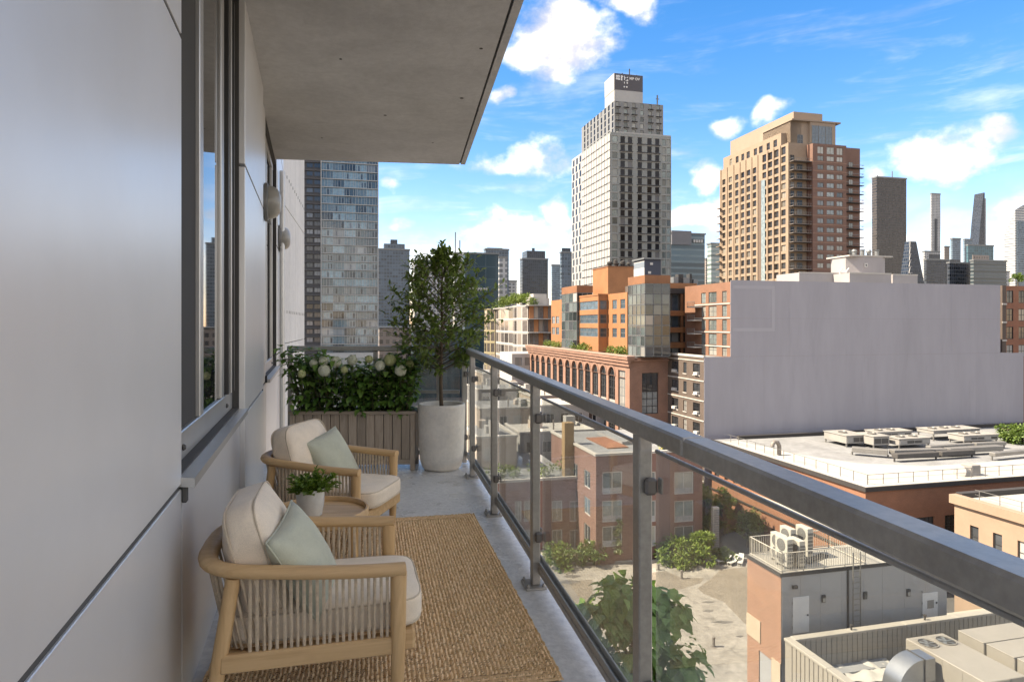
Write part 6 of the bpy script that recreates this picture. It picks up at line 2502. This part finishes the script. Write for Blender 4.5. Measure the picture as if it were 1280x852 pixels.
def bulkhead_roof():
    B, zt = BLK, BLKZ
    mr = mat('cream guard rail', (.66, .60, .50), .6, .1)
    ra = B.va(1083)
    t = thing('roof_guard_rail', 'cream steel guard rail round the condensers on the grey bulkhead', 'railing', B.o + Vector((0, 0, zt)), TH)
    h = 1.15
    path = [((.1, .1), (ra, .1)), ((.1, .1), (.1, BD - .1)), ((.1, BD - .1), (ra, BD - .1)), ((ra, .1), (ra, BD - .1))]
    for (xa, ya), (xb, yb) in path:
        for z in (.12, h):
            MB().tube([(xa, ya, z), (xb, yb, z)], .028, 6).build('rail', mr, t)
        n = max(2, int(math.hypot(xb - xa, yb - ya) / .16))
        for k in range(1, n):
            f = k / n
            big = k % 9 == 0
            MB().tube([(xa + (xb - xa) * f, ya + (yb - ya) * f, .002 if big else .12), (xa + (xb - xa) * f, ya + (yb - ya) * f, h)], .028 if big else .017, 5).build('post' if big else 'baluster', mr, t)
        for x, y in ((xa, ya), (xb, yb)):
            MB().tube([(x, y, .002), (x, y, h + .03)], .03, 6).build('corner_post', mr, t)
    mc = mat('cream condenser casing', (.62, .585, .51), .6, .1, .05, 1)
    mdl = mat('condenser grille', (.17, .165, .155), .6)
    spec = [(.75, .5, 1.05, .42, 1.75, 'leftmost cream condenser behind the cream guard rail'), (.95, 1.25, 1.05, .42, 1.7, 'cream condenser second from the left, slightly behind its neighbour'), (1.55, .45, 1.0, .42, 1.6, 'cream condenser third from the left on the bulkhead'),
            (2.2, 2.1, 1.0, .42, 1.75, 'cream condenser at the back, fourth from the left'), (3.1, 1.7, 1.05, .42, 1.85, 'rightmost tall cream condenser on the bulkhead')]
    for x, y, dp, w, hh, lab in spec:
        u = thing('condenser', lab, 'air conditioner', B.o + VV * x + UU * y + Vector((0, 0, zt + .004)), TH + R(3), 'condensers on the grey bulkhead')
        MB().cbox(0, w, 0, dp, .12, hh, .02).build('casing', mc, u)
        for yy in (.1, dp - .18):
            MB().cbox(-.04, w + .04, yy, yy + .08, 0, .119, .01).build('foot', m_gfr, u)
        for zc in (.12 + (hh - .12) * .28, .12 + (hh - .12) * .74):
            M = Matrix.Translation((-.002, dp / 2, zc)) @ Matrix.Rotation(R(-90), 4, 'Y')
            MB().lathe([(.36, .001), (.36, .02), (.33, .025)], 20, M).build('fan_grille', mdl, u, 40)
        for k in range(6):
            z = .3 + k * (hh - .5) / 6
            MB().box(.03, w - .03, -.012, -.003, z, z + (hh - .5) / 9).build('coil_slat', mdl, u)
        MB().tube([(w + .02, dp * .7, .5), (w + .25, dp * .7, .4), (w + .3, dp * .7, .05)], .03, 6).build('refrigerant_line', m_tar, u)
    u = thing('pipe_sleeper', 'dark pipe bundle lying on the bulkhead roof beside the condensers', 'pipe', B.o + VV * 2.6 + UU * .9 + Vector((0, 0, zt + .004)), TH + R(20))
    for k in range(4):
        MB().tube([(0, k * .14, .08), (2.2, k * .14 + .1, .08)], .05, 6).build('pipe', m_tar, u)


bulkhead_roof()


# ------------------------------------------------------------------ near roof deck with the big air handlers
def build_deck():
    p = at(981, 796, 36.2)
    Ln = 20.0
    m_rib = mat('ribbed cream siding', (.40, .36, .30), .7, .1, .06, .5, dirt=.08)
    m_cap = mat('cream parapet cap', (.46, .42, .355), .6, .1, .08, .6, dirt=.12)
    m_deck = mat('grey deck membrane', (.28, .285, .29), .8, 0, .15, .35, dirt=.2)
    o = p - UU * Ln
    B = Bld('roof_deck_building', 'low building with ribbed cream parapets enclosing a roof deck at lower right', CX + F * o.x / o.y, o.y)
    zt = p.z - G
    zd = zt - 1.9
    W = 30.0
    B.part('wall', m_rib, (.1, W, 0, Ln - .35, 0, zd - .1))
    B.part('deck', m_deck, (.1, W, 0, Ln - .35, zd - .098, zd))
    rb = MB()
    # ribbed siding: each rib a sheet
    k = 0
    y = 0.0
    while y < Ln - .3:
        MB().box(-.02, .02, y + .01, y + .29, zt - 3.6, zt - .16).build('siding_rib', m_rib, B.root)
        y += .34
    B.part('parapet_wall', m_rib, (.021, .30, 0, Ln, zd - 1.8, zt - .16))
    for k in range(6):
        a, b = Ln * k / 6, Ln * (k + 1) / 6
        MB().cbox(-.08, .38, a + .008, b - .008, zt - .158, zt, .02).build('parapet_cap', m_cap, B.root)
    x = .4
    while x < W:
        MB().box(x + .01, x + .29, Ln - .33, Ln - .30, zd, zt - .16).build('siding_rib', m_rib, B.root)
        x += .34
    B.part('back_parapet', m_rib, (.301, W, Ln - .299, Ln, zd - 1.8, zt - .16))
    for k in range(8):
        a, b = .385 + (W - .385) * k / 8, .385 + (W - .385) * (k + 1) / 8
        MB().cbox(a + .008, b - .008, Ln - .38, Ln + .08, zt - .158, zt, .02).build('parapet_cap', m_cap, B.root)
    for q, (px, py) in enumerate(((1065, 793), (1157, 790))):
        xx = B.va(px, Ln - .2)
        MB().lathe([(.05, zt), (.05, zt + .2), (.09, zt + .22), (.09, zt + .3)], 8, Matrix.Translation((xx, Ln - .15, 0))).build('lightning_rod', m_tar, B.root)
    # pale cloth and flashing lying on the deck
    B.part('deck_step', m_deck, (1.0, 6.0, Ln - 1.2, Ln - .36, zd + .002, zd + .18))

    mu = mat('beige air handler casing', (.37, .335, .285), .6, .15, .06, .5, .02, 5, dirt=.08)
    mdk = mat('air handler dark', (.06, .055, .05), .6)
    ms = mat('galvanised duct', (.48, .49, .50), .38, .85, .10, 1.2)

    def world(px, py, z):
        return onz(px, py, z)
    # main packaged unit with two roof fans
    p0 = onz(1132, 797, zt + G + .15)
    t = thing('air_handler', 'beige packaged air handler with two roof fans on the near roof deck', 'air handler', (p0.x, p0.y, G + zd), TH)
    hgt = zt + .15 - zd
    L_ = 4.6
    w_ = 2.5
    # local frame: x across, y back (0 = far end), extends towards the camera along -y
    MB().cbox(0, w_, -L_, 0, .25, hgt, .03).build('casing', mu, t)
    MB().cbox(.1, w_ - .1, -L_ + .1, -.1, 0, .249, .02).build('base_frame', mdk, t)
    for k in range(2):
        cx_, cy_ = .65 + k * 1.2, -.8
        MB().lathe([(.50, hgt + .002), (.52, hgt + .05), (.47, hgt + .05), (.46, hgt + .008)], 24, Matrix.Translation((cx_, cy_, 0)), False).build('fan_ring', mu, t, 40)
        f = MB().lathe([(.455, hgt + .004), (.455, hgt + .009)], 24, Matrix.Translation((cx_, cy_, 0))).build('fan_well', mdk, t)
        for b in range(5):
            a = b * 1.2566
            MB().raw([(0, -.05, .03), (.4, -.10, .035), (.4, .08, .012), (0, .05, .012)], [(0, 1, 2, 3)], Matrix.Translation((cx_, cy_, hgt)) @ Matrix.Rotation(a, 4, 'Z')).build('fan_blade', m_gfr, f)
        for b in range(6):
            yy = cy_ - .45 + b * .18
            MB().box(cx_ - .48, cx_ + .48, yy, yy + .012, hgt + .05, hgt + .056).build('guard_wire', m_gfr, t)
    for k in range(4):
        y0 = -L_ + k * L_ / 4
        MB().box(-.012, -.002, y0 + .03, y0 + L_ / 4 - .03, .3, hgt - .06).build('access_panel', mu, t)
    MB().box(w_ * .62, w_ * .635, -L_ - .012, -L_ - .002, .26, hgt - .01).build('seam', mdk, t)
    MB().box(.02, w_ * .6, -L_ - .015, -L_ - .002, .3, hgt - .05).build('access_panel', mu, t)
    for k in range(5):
        MB().box(w_ - .32 + (k % 2) * .08, w_ - .22 + (k % 2) * .08, -L_ - .02, -L_ - .003, hgt - .5 - k * .07, hgt - .45 - k * .07).build('label_mark', m_wfr, t)
    # second, longer unit of four sections to the right
    p1 = onz(1197, 788, zt + G + .35)
    t2 = thing('air_handler', 'long beige air handler of four sections at the right edge of the roof deck', 'air handler', (p1.x, p1.y, G + zd), TH)
    h2 = zt + .35 - zd
    for k in range(4):
        dz = -.02 * k
        MB().cbox(.12 * k, 5.2, -1.55 * (k + 1) + .012, -1.55 * k - .012, .2, h2 + dz, .03).build('section', mu, t2)
        MB().cbox(.12 * k - .03, 5.25, -1.55 * (k + 1) + .02, -1.55 * k - .02, h2 + dz + .002, h2 + dz + .06, .02).build('section_lid', mu, t2)
    MB().lathe([(.62, h2), (.65, h2 + .05), (.58, h2 + .05), (.56, h2 + .01)], 24, Matrix.Translation((1.6, -5.4, 0))).build('fan_ring', mdk, t2, 40)
    MB().tube([(.0, -4.2, .9), (-.35, -4.4, .9), (-.45, -4.9, 1.1), (-.2, -5.0, 1.4)], .09, 8).build('gas_pipe', mat('brass fitting', (.62, .47, .22), .4, .6), t2, 50)
    MB().tube([(-.1, -4.0, 1.25), (-.3, -4.1, 1.3), (-.32, -4.1, 1.5)], .11, 10).build('gas_pipe', MATS['brass fitting'], t2, 50)
    MB().cbox(-.5, -.05, -6.2, -5.6, .0, 1.0, .02).build('control_box', mdk, t2)
    # silver duct elbow and frame
    p2 = onz(1112, 852, zd + G + .9)
    t3 = thing('duct_elbow', 'big shiny silver duct elbow beside the packaged air handler', 'duct', (p2.x, p2.y, G + zd), TH)
    n = 12
    r0, r1, w3 = .35, 1.55, 1.05
    vs, fs = [], []
    mb = MB()
    for k in range(n + 1):
        a = R(180) - R(95) * k / n
        for r in (r0, r1):
            for yy in (-w3 / 2, w3 / 2):
                vs.append((1.6 + r * math.cos(a), yy, .55 + r * math.sin(a)))
    for k in range(n):
        b = k * 4
        for i, j in ((0, 1), (1, 3), (3, 2), (2, 0)):
            fs.append((b + i, b + j, b + 4 + j, b + 4 + i))
    fs += [(0, 2, 3, 1), (n * 4, n * 4 + 1, n * 4 + 3, n * 4 + 2)]
    mb.raw(vs, fs)
    mb.build('elbow', ms, t3, 40)
    MB().cbox(.05, 1.25, -w3 / 2, w3 / 2, 0, .549, .01).build('riser', ms, t3)
    MB().cbox(1.62, 2.35, -w3 / 2 + .02, w3 / 2 - .02, .9, 2.08, .01).build('branch', ms, t3)
    MB().cbox(1.6, 1.68, -w3 / 2 - .04, w3 / 2 + .04, .85, 2.13, .01).build('flange', mdk, t3)
    for x in (1.75, 2.25):
        for y in (-w3 / 2 - .05, w3 / 2 + .05):
            MB().box(x - .03, x + .03, y - .03, y + .03, 0, .9).build('frame_leg', mdk, t3)
    # loose pale tarpaulin on the deck by the parapet
    rnd = random.Random(6)
    q = onz(1085, 838, zd + G)
    mb = MB()
    n = 12
    idx = {}
    for i in range(n + 1):
        for j in range(n + 1):
            x, y = -1.6 + 3.2 * i / n, -1.3 + 2.6 * j / n
            z = .05 + .35 * abs(mnoise.noise(Vector((x * .9, y * .9, 3.1)))) + .12 * abs(mnoise.noise(Vector((x * 2.7, y * 2.7, 8))))
            idx[i, j] = len(mb.v)
            mb.v.append((x, y, z))
    for i in range(n):
        for j in range(n):
            mb.f.append((idx[i, j], idx[i + 1, j], idx[i + 1, j + 1], idx[i, j + 1]))
            mb.mi.append(0)
    o_ = mb.build('tarpaulin', mat('pale tarpaulin', (.55, .53, .48), .6, 0, .08, 2), None, 60)
    o_.location = (q.x, q.y, G + zd + .01)
    tag(o_, 'crumpled pale tarpaulin lying on the roof deck by the ribbed parapet', 'tarpaulin')


build_deck()


# ------------------------------------------------------------------ rose brick apartments round the courtyard
def build_pink():
    B = Bld('rose_brick_apartments', 'rose brown brick apartments with white framed windows behind the courtyard', 745, 80)
    zt = B.zz(570)
    W = B.va(878)
    L = 18
    # front windows: pairs by photo column
    fr = []
    for px0, px1 in ((753, 778), (803, 820), (843, 867)):
        for pyt, pyb in ((590, 618), (626, 653), (658, 684)):
            a, b = B.va(px0), B.va(px1)
            fr.append((a, b, B.zz(pyb, a), B.zz(pyt, a)))
    lf = [(2 + i * 4.6, 4.2 + i * 4.6, zt - 4.6 - j * 3.4, zt - 2.4 - j * 3.4) for j in range(3) for i in range(3)]
    B.body('wall', m_pink, 0, W, 0, L, 0, zt, front=fr, left=lf, depth=.25, roof=m_roofg)
    B.wfront(fr, 0, 0, m_panel_, m_wfr, 2, 1, .13, .15)
    B.wleft(lf, 0, 0, m_paneb, m_wfr, 2, 1, .13, .15)
    for a, b, c, e in fr:
        B.part('window_panel', mat('grey spandrel', (.42, .43, .44), .6), (a + .12, b - .12, .10, .13, c + .14, c + .75))
    B.part('parapet', m_white, (-.15, W + .1, -.15, .25, zt + .002, zt + .3), (-.15, .25, .251, L, zt + .002, zt + .3))
    # penthouse on its roof
    x0, x1 = B.va(778, 6), B.va(845, 6)
    zp = B.zz(552, x0, 6)
    pr = [(.6, 3.0, zt + .5, zp - .5), (3.4, 5.4, zt + .5, zp - .5)]
    B.body('penthouse', mat('grey stucco', (.34, .33, .32), .8, 0, .06, .4), x0, x1, 6, 15, zt + .003, zp, front=pr, depth=.15, roof=m_roofg)
    B.wfront(pr, x0, 6, m_paneb, m_wfr, 2, 1, .12, .1)
    B.part('penthouse_wall', m_red, (B.va(760, 4), x0 - .01, 4, 12, zt + .003, zp - .3))
    rnd = random.Random(14)
    mb = MB()
    for q in range(16):
        leaf_ball(mb, rnd, (B.va(825 + q * 1.6, 2.5), 2.5 + rnd.uniform(-.8, .8), zt + .7 + rnd.uniform(-.2, .4)), .7, 34, .4, .26, .8, .2)
    o = mb.build('roof_planting', leafmat('yellow green roof plants', (.16, .20, .02), (.42, .34, .05), .6, .3))
    o.location, o.rotation_euler = B.o, (0, 0, TH)
    tag(o, 'yellow green planting on the rose brick roof, seen under the top rail', 'plants', kind='stuff')
    # lower wing to the left with a roof terrace
    C = Bld('terrace_wing', 'lower rose brick wing with a green roof terrace, seen through the railing glass', 618, 84)
    z = C.zz(604)
    W2 = (B.o - C.o).dot(VV) - .02
    fr = []
    for px0, px1 in ((644, 652), (655, 668), (690, 703), (712, 726)):
        for pyt, pyb in ((626, 652), (662, 688)):
            a, b = C.va(px0), C.va(px1)
            fr.append((a, b, C.zz(pyb, a), C.zz(pyt, a)))
    C.body('wall', m_pink, 0, W2, 0, 20, 0, z, front=fr, depth=.25, roof=m_roofg)
    C.wfront(fr, 0, 0, m_panel_, m_wfr, 2, 1, .13, .15)
    C.part('parapet', m_white, (-.1, W2, -.12, .2, z + .002, z + .35))
    x = C.va(709)
    C.part('terrace_column', mat('ochre column', (.36, .24, .12), .8), (x, x + 1.3, 1, 2.2, z + .003, C.zz(530, x)))
    for k in range(12):
        x = .5 + k * (W2 - 1) / 12
        C.part('terrace_glass', MATS['railing glass'], (x, x + (W2 - 1) / 12 - .1, .6, .63, z + .36, z + 1.3))
    rnd = random.Random(15)
    mb = MB()
    for q in range(22):
        leaf_ball(mb, rnd, (W2 * rnd.random(), 3 + rnd.uniform(-1.5, 2), z + .6 + rnd.uniform(0, .5)), .7, 30, .4, .26, .8, .2)
    o = mb.build('terrace_planting', m_hedge)
    o.location, o.rotation_euler = C.o, (0, 0, TH)
    tag(o, 'green planting on the lower terrace seen through the railing glass', 'plants', kind='stuff')
    # rooftops stacked up behind, seen through the glass
    mt = mat('tan rooftop stucco', (.50, .42, .345), .85, 0, .07, .3)
    mt2 = mat('grey rooftop stucco', (.38, .37, .35), .85, 0, .07, .3)
    specs = [(596, 646, 548, 92, 12, mt, 'tan box roof house nearest the far end of the railing'), (650, 742, 542, 104, 10, mt2, 'wide grey roof with pale parapet behind the terrace wing'),
             (600, 672, 512, 122, 14, mt, 'tan roof with white coping two rows back, left'), (676, 758, 508, 118, 12, mt2, 'grey roof house with a small stair box, two rows back'),
             (598, 660, 488, 150, 14, mt2, 'grey roof three rows back near the hall\'s far end'), (664, 722, 496, 142, 14, mt, 'tan roof three rows back beside the arched hall'), (604, 650, 468, 190, 20, mt, 'farthest tan roof below the curved bay apartments')]
    for i, (p0, p1, pyt, d, dep, m, lab) in enumerate(specs):
        D = Bld('low_roof_house', lab, p0, d, group='roof houses beyond the courtyard')
        W_ = D.va(p1)
        z = D.zz(pyt)
        fr = [(1 + k * 2.7, 2.6 + k * 2.7, z - 3.2, z - 1.3) for k in range(max(1, int((W_ - 1) / 2.7)))]
        D.body('wall', m, 0, W_, 0, dep, 0, z, front=fr, depth=.2, roof=m_roofw if i % 2 else m_roofg)
        D.wfront(fr, 0, 0, m_pane, m_wfr, 2, 1, .1, .12)
        D.part('coping', m_white, (-.15, W_ + .15, -.15, .3, z + .002, z + .3), (-.15, .3, .301, dep, z + .002, z + .3), (W_ - .3, W_ + .15, .301, dep, z + .002, z + .3))
        rnd = random.Random(50 + i)
        for q in range(3):
            x, y = rnd.uniform(1, W_ - 2.5), rnd.uniform(2, dep - 3)
            D.part('roof_box', mt if q % 2 else mt2, (x, x + rnd.uniform(1, 2.2), y, y + 1.6, z + .003, z + rnd.uniform(.7, 2.2)))
        x = rnd.uniform(1, W_ - 2)
        MB().tube([(x, 3, z), (x, 3, z + 1.6)], .15, 8).build('vent', m_pipe_, D.root)


build_pink()


# ------------------------------------------------------------------ courtyard planting and bits
def build_planting():
    def g(px, py):
        p = onz(px, py, G)
        return (p.x, p.y, G)
    tree('courtyard_tree', 'round olive green tree in front of the long brick facade, left of the bulkhead', g(934, 683), 5.0, 2.5, 41, .34, .2, 24, 80, leafmat('olive tree leaf', (.09, .11, .025), (.22, .23, .06), .6, .3), bole=.3)
    tree('courtyard_tree', 'darker tree between the rose brick apartments and the grey sign tower', g(880, 672), 7.5, 2.2, 42, .36, .22, 26, 80, bole=.15)
    tree('courtyard_tree', 'green tree against the brick facade right of the grey sign tower', g(906, 668), 6.5, 1.9, 43, .36, .22, 22, 80, bole=.15)
    tree('leafy_shrub', 'spreading fern green shrub at the courtyard\'s far edge below the middle windows', g(845, 703), 3.0, 2.9, 44, .5, .2, 26, 80, leafmat('fern leaf', (.09, .15, .02), (.24, .32, .06), .55, .3), cat='shrub', bole=.08)
    tree('leafy_shrub', 'fern green shrub at the foot of the grey sign tower', g(878, 702), 3.4, 2.4, 45, .5, .2, 22, 80, MATS['fern leaf'], cat='shrub', bole=.08)
    tree('leafy_shrub', 'low shrub right of the sign tower base', g(905, 700), 1.5, 1.6, 46, .4, .2, 14, 70, m_hedge, cat='shrub', bole=.08)
    tree('flowering_shrub', 'slender pale flowering shrub in front of the rose brick wall', g(772, 702), 5.4, 1.3, 47, .3, .2, 22, 60, leafmat('pale blossom', (.20, .26, .08), (.58, .58, .40), .6, .3), cat='shrub', bole=.2)
    tree('leafy_shrub', 'dim shrub against the wall left of the pale flowering one', g(742, 704), 2.8, 2.2, 48, .4, .25, 18, 70, m_tree, cat='shrub', bole=.08)
    tree('leafy_shrub', 'broad dim shrub at the left foot of the rose brick wall', g(700, 706), 2.4, 3.0, 49, .4, .25, 20, 70, m_tree, cat='shrub', bole=.08)
    p = onz(894, 690, G)
    t = thing('sign_tower', 'tall grey slatted metal box standing in the courtyard planting', 'pillar', (p.x, p.y, G), TH)
    h = H - (633 - HY) / F * p.y - G
    ms = mat('grey blue slats', (.30, .33, .36), .5, .3)
    MB().cbox(-.42, .42, -.3, .3, .0, h, .03).build('frame', m_wfr, t)
    for k in range(18):
        z = .3 + k * (h - .5) / 18
        MB().cbox(-.36, .38, -.34, -.302, z, z + (h - .5) / 18 - .05, .01).build('slat', ms, t)
    # kerb at the far edge, patio furniture
    a, b = onz(600, 706, G), onz(958, 700, G)
    k = MB()
    d = (b - a)
    M = Matrix.Translation((a.x, a.y, G)) @ Matrix.Rotation(math.atan2(d.y, d.x), 4, 'Z')
    kb = k.cbox(0, d.length, -.25, .25, .004, .3, .04, M).build('kerb', mat('grey kerb', (.36, .34, .31), .9, 0, .1, .6))
    tag(kb, 'long low kerb along the far edge of the courtyard', 'kerb')
    ml = mat('white lounger frame', (.7, .68, .63), .6)
    for i, (px, py, lab) in enumerate(((898, 706, 'white reclining chair beside the sign tower base'), (914, 708, 'white reclining chair, middle one of the three'), (928, 708, 'white reclining chair nearest the bulkhead'))):
        q = onz(px, py, G)
        c = thing('patio_chair', lab, 'chair', (q.x, q.y, G + .01), TH + R(25 * i), 'patio chairs in the courtyard')
        MB().cbox(0, 1.2, 0, .6, .35, .42, .02).build('seat', ml, c)
        MB().cbox(0, .9, 0, .6, 0, .06, .02, Matrix.Translation((1.2, 0, .42)) @ Matrix.Rotation(R(-40), 4, 'Y')).build('backrest', ml, c)
        for x in (.05, 1.1):
            for y in (.05, .52):
                MB().box(x, x + .05, y, y + .05, 0, .349).build('leg', ml, c)


build_planting()


def build_big_leaf_tree():
    """the broad-leaved tree just below the railing: every large leaf its own piece"""
    rnd = random.Random(17)
    c = at(792, HY, 14.5)
    t = thing('broad_leaf_tree', 'broad-leaved tree rising close below the railing', 'tree', (c.x, c.y, G))
    m = leafmat('broad green leaf', (.085, .185, .04), (.21, .36, .09), .45, .38)
    metop = ZL(H - (735 - HY) / F * 14.5)
    vars_ = []
    for v in range(4):
        mb = MB()
        # heart-shaped blade with a midrib fold and drooping tip
        n = 7
        L_ = 0.34
        pts_l, pts_r, pts_c = [], [], []
        for k in range(n + 1):
            f = k / n
            w = .17 * math.sin(math.pi * min(1, f ** .62)) * (1 - .25 * f) * (1 + .12 * math.sin(f * 17 + v))
            z = -.10 * f * f - .02 * v * f
            pts_c.append((f * L_, 0, z))
            pts_l.append((f * L_ - .03 * (1 - f), w, z + .04 * w / .17))
            pts_r.append((f * L_ - .03 * (1 - f), -w, z + .04 * w / .17))
        vs = pts_c + pts_l + pts_r
        fs = []
        for k in range(n):
            fs.append((k, k + 1, n + 1 + k + 1, n + 1 + k))
            fs.append((k + 1, k, 2 * (n + 1) + k, 2 * (n + 1) + k + 1))
        mb.raw(vs, fs)
        vars_.append(mb.mesh('leaf', m, 60))
    tr = MB()
    tr.tube([(0, 0, 0), (.1, .1, metop * .5), (.0, 0, metop - 2.2), (0, 0, metop - .4)], [.28, .2, .11, .04], 9)
    tips = []
    lobes = [(-0.25, 0, -0.15, .75), (-.65, .1, -.65, .75), (.1, -.1, -.75, .9), (.75, .0, -.55, .65), (.35, .3, -.35, .6), (-.8, 0, -1.45, .85), (.15, 0, -1.5, 1.0), (1.0, -.1, -1.55, .75), (.6, .1, -2.1, .9), (-.4, 0, -2.3, 1.0), (1.25, .1, -2.3, .6), (-1.0, 0, -2.2, .7)]
    for lx, ly, lz, r in lobes:
        tr.tube([(0, 0, metop + lz - 1.0), (lx * .5, ly * .5, metop + lz - .5), (lx, ly, metop + lz)], [.05, .03, .012], 6, False)
    tr.build('trunk', m_bark, t, 60)
    cnt = 0
    extra = MB()
    while cnt < 300:
        lx, ly, lz, r = lobes[rnd.randrange(len(lobes))]
        q = Vector((rnd.gauss(0, 1), rnd.gauss(0, 1) - .35, rnd.gauss(0, 1) + .3)).normalized()
        p = Vector((lx, ly, metop + lz)) + Vector((q.x * r, q.y * r, q.z * r * .75)) * rnd.uniform(.55, 1.0)
        o = put('leaf', vars_[cnt % 4], t, p)
        ang = math.atan2(q.y, q.x) + rnd.uniform(-.8, .8)
        o.rotation_euler = (rnd.uniform(-.5, .5), rnd.uniform(.15, .95), ang)
        s = rnd.uniform(.6, 1.25)
        o.scale = (s, s, s)
        cnt += 1
    for k in range(1500):
        lx, ly, lz, r = lobes[rnd.randrange(len(lobes))]
        q = Vector((rnd.gauss(0, 1), rnd.gauss(0, 1), rnd.gauss(0, 1))).normalized()
        p = Vector((lx, ly, metop + lz)) + Vector((q.x * r, q.y * r, q.z * r * .75)) * rnd.uniform(.1, .85)
        extra.leaf(p, Vector((q.x, q.y, rnd.uniform(-.9, .2))), Vector((0, 0, 1)), rnd.uniform(.2, .34), rnd.uniform(.13, .22), .3, .1, 3)
    o = extra.build('inner_foliage', m, t)
    o['kind'] = 'stuff'


build_big_leaf_tree()
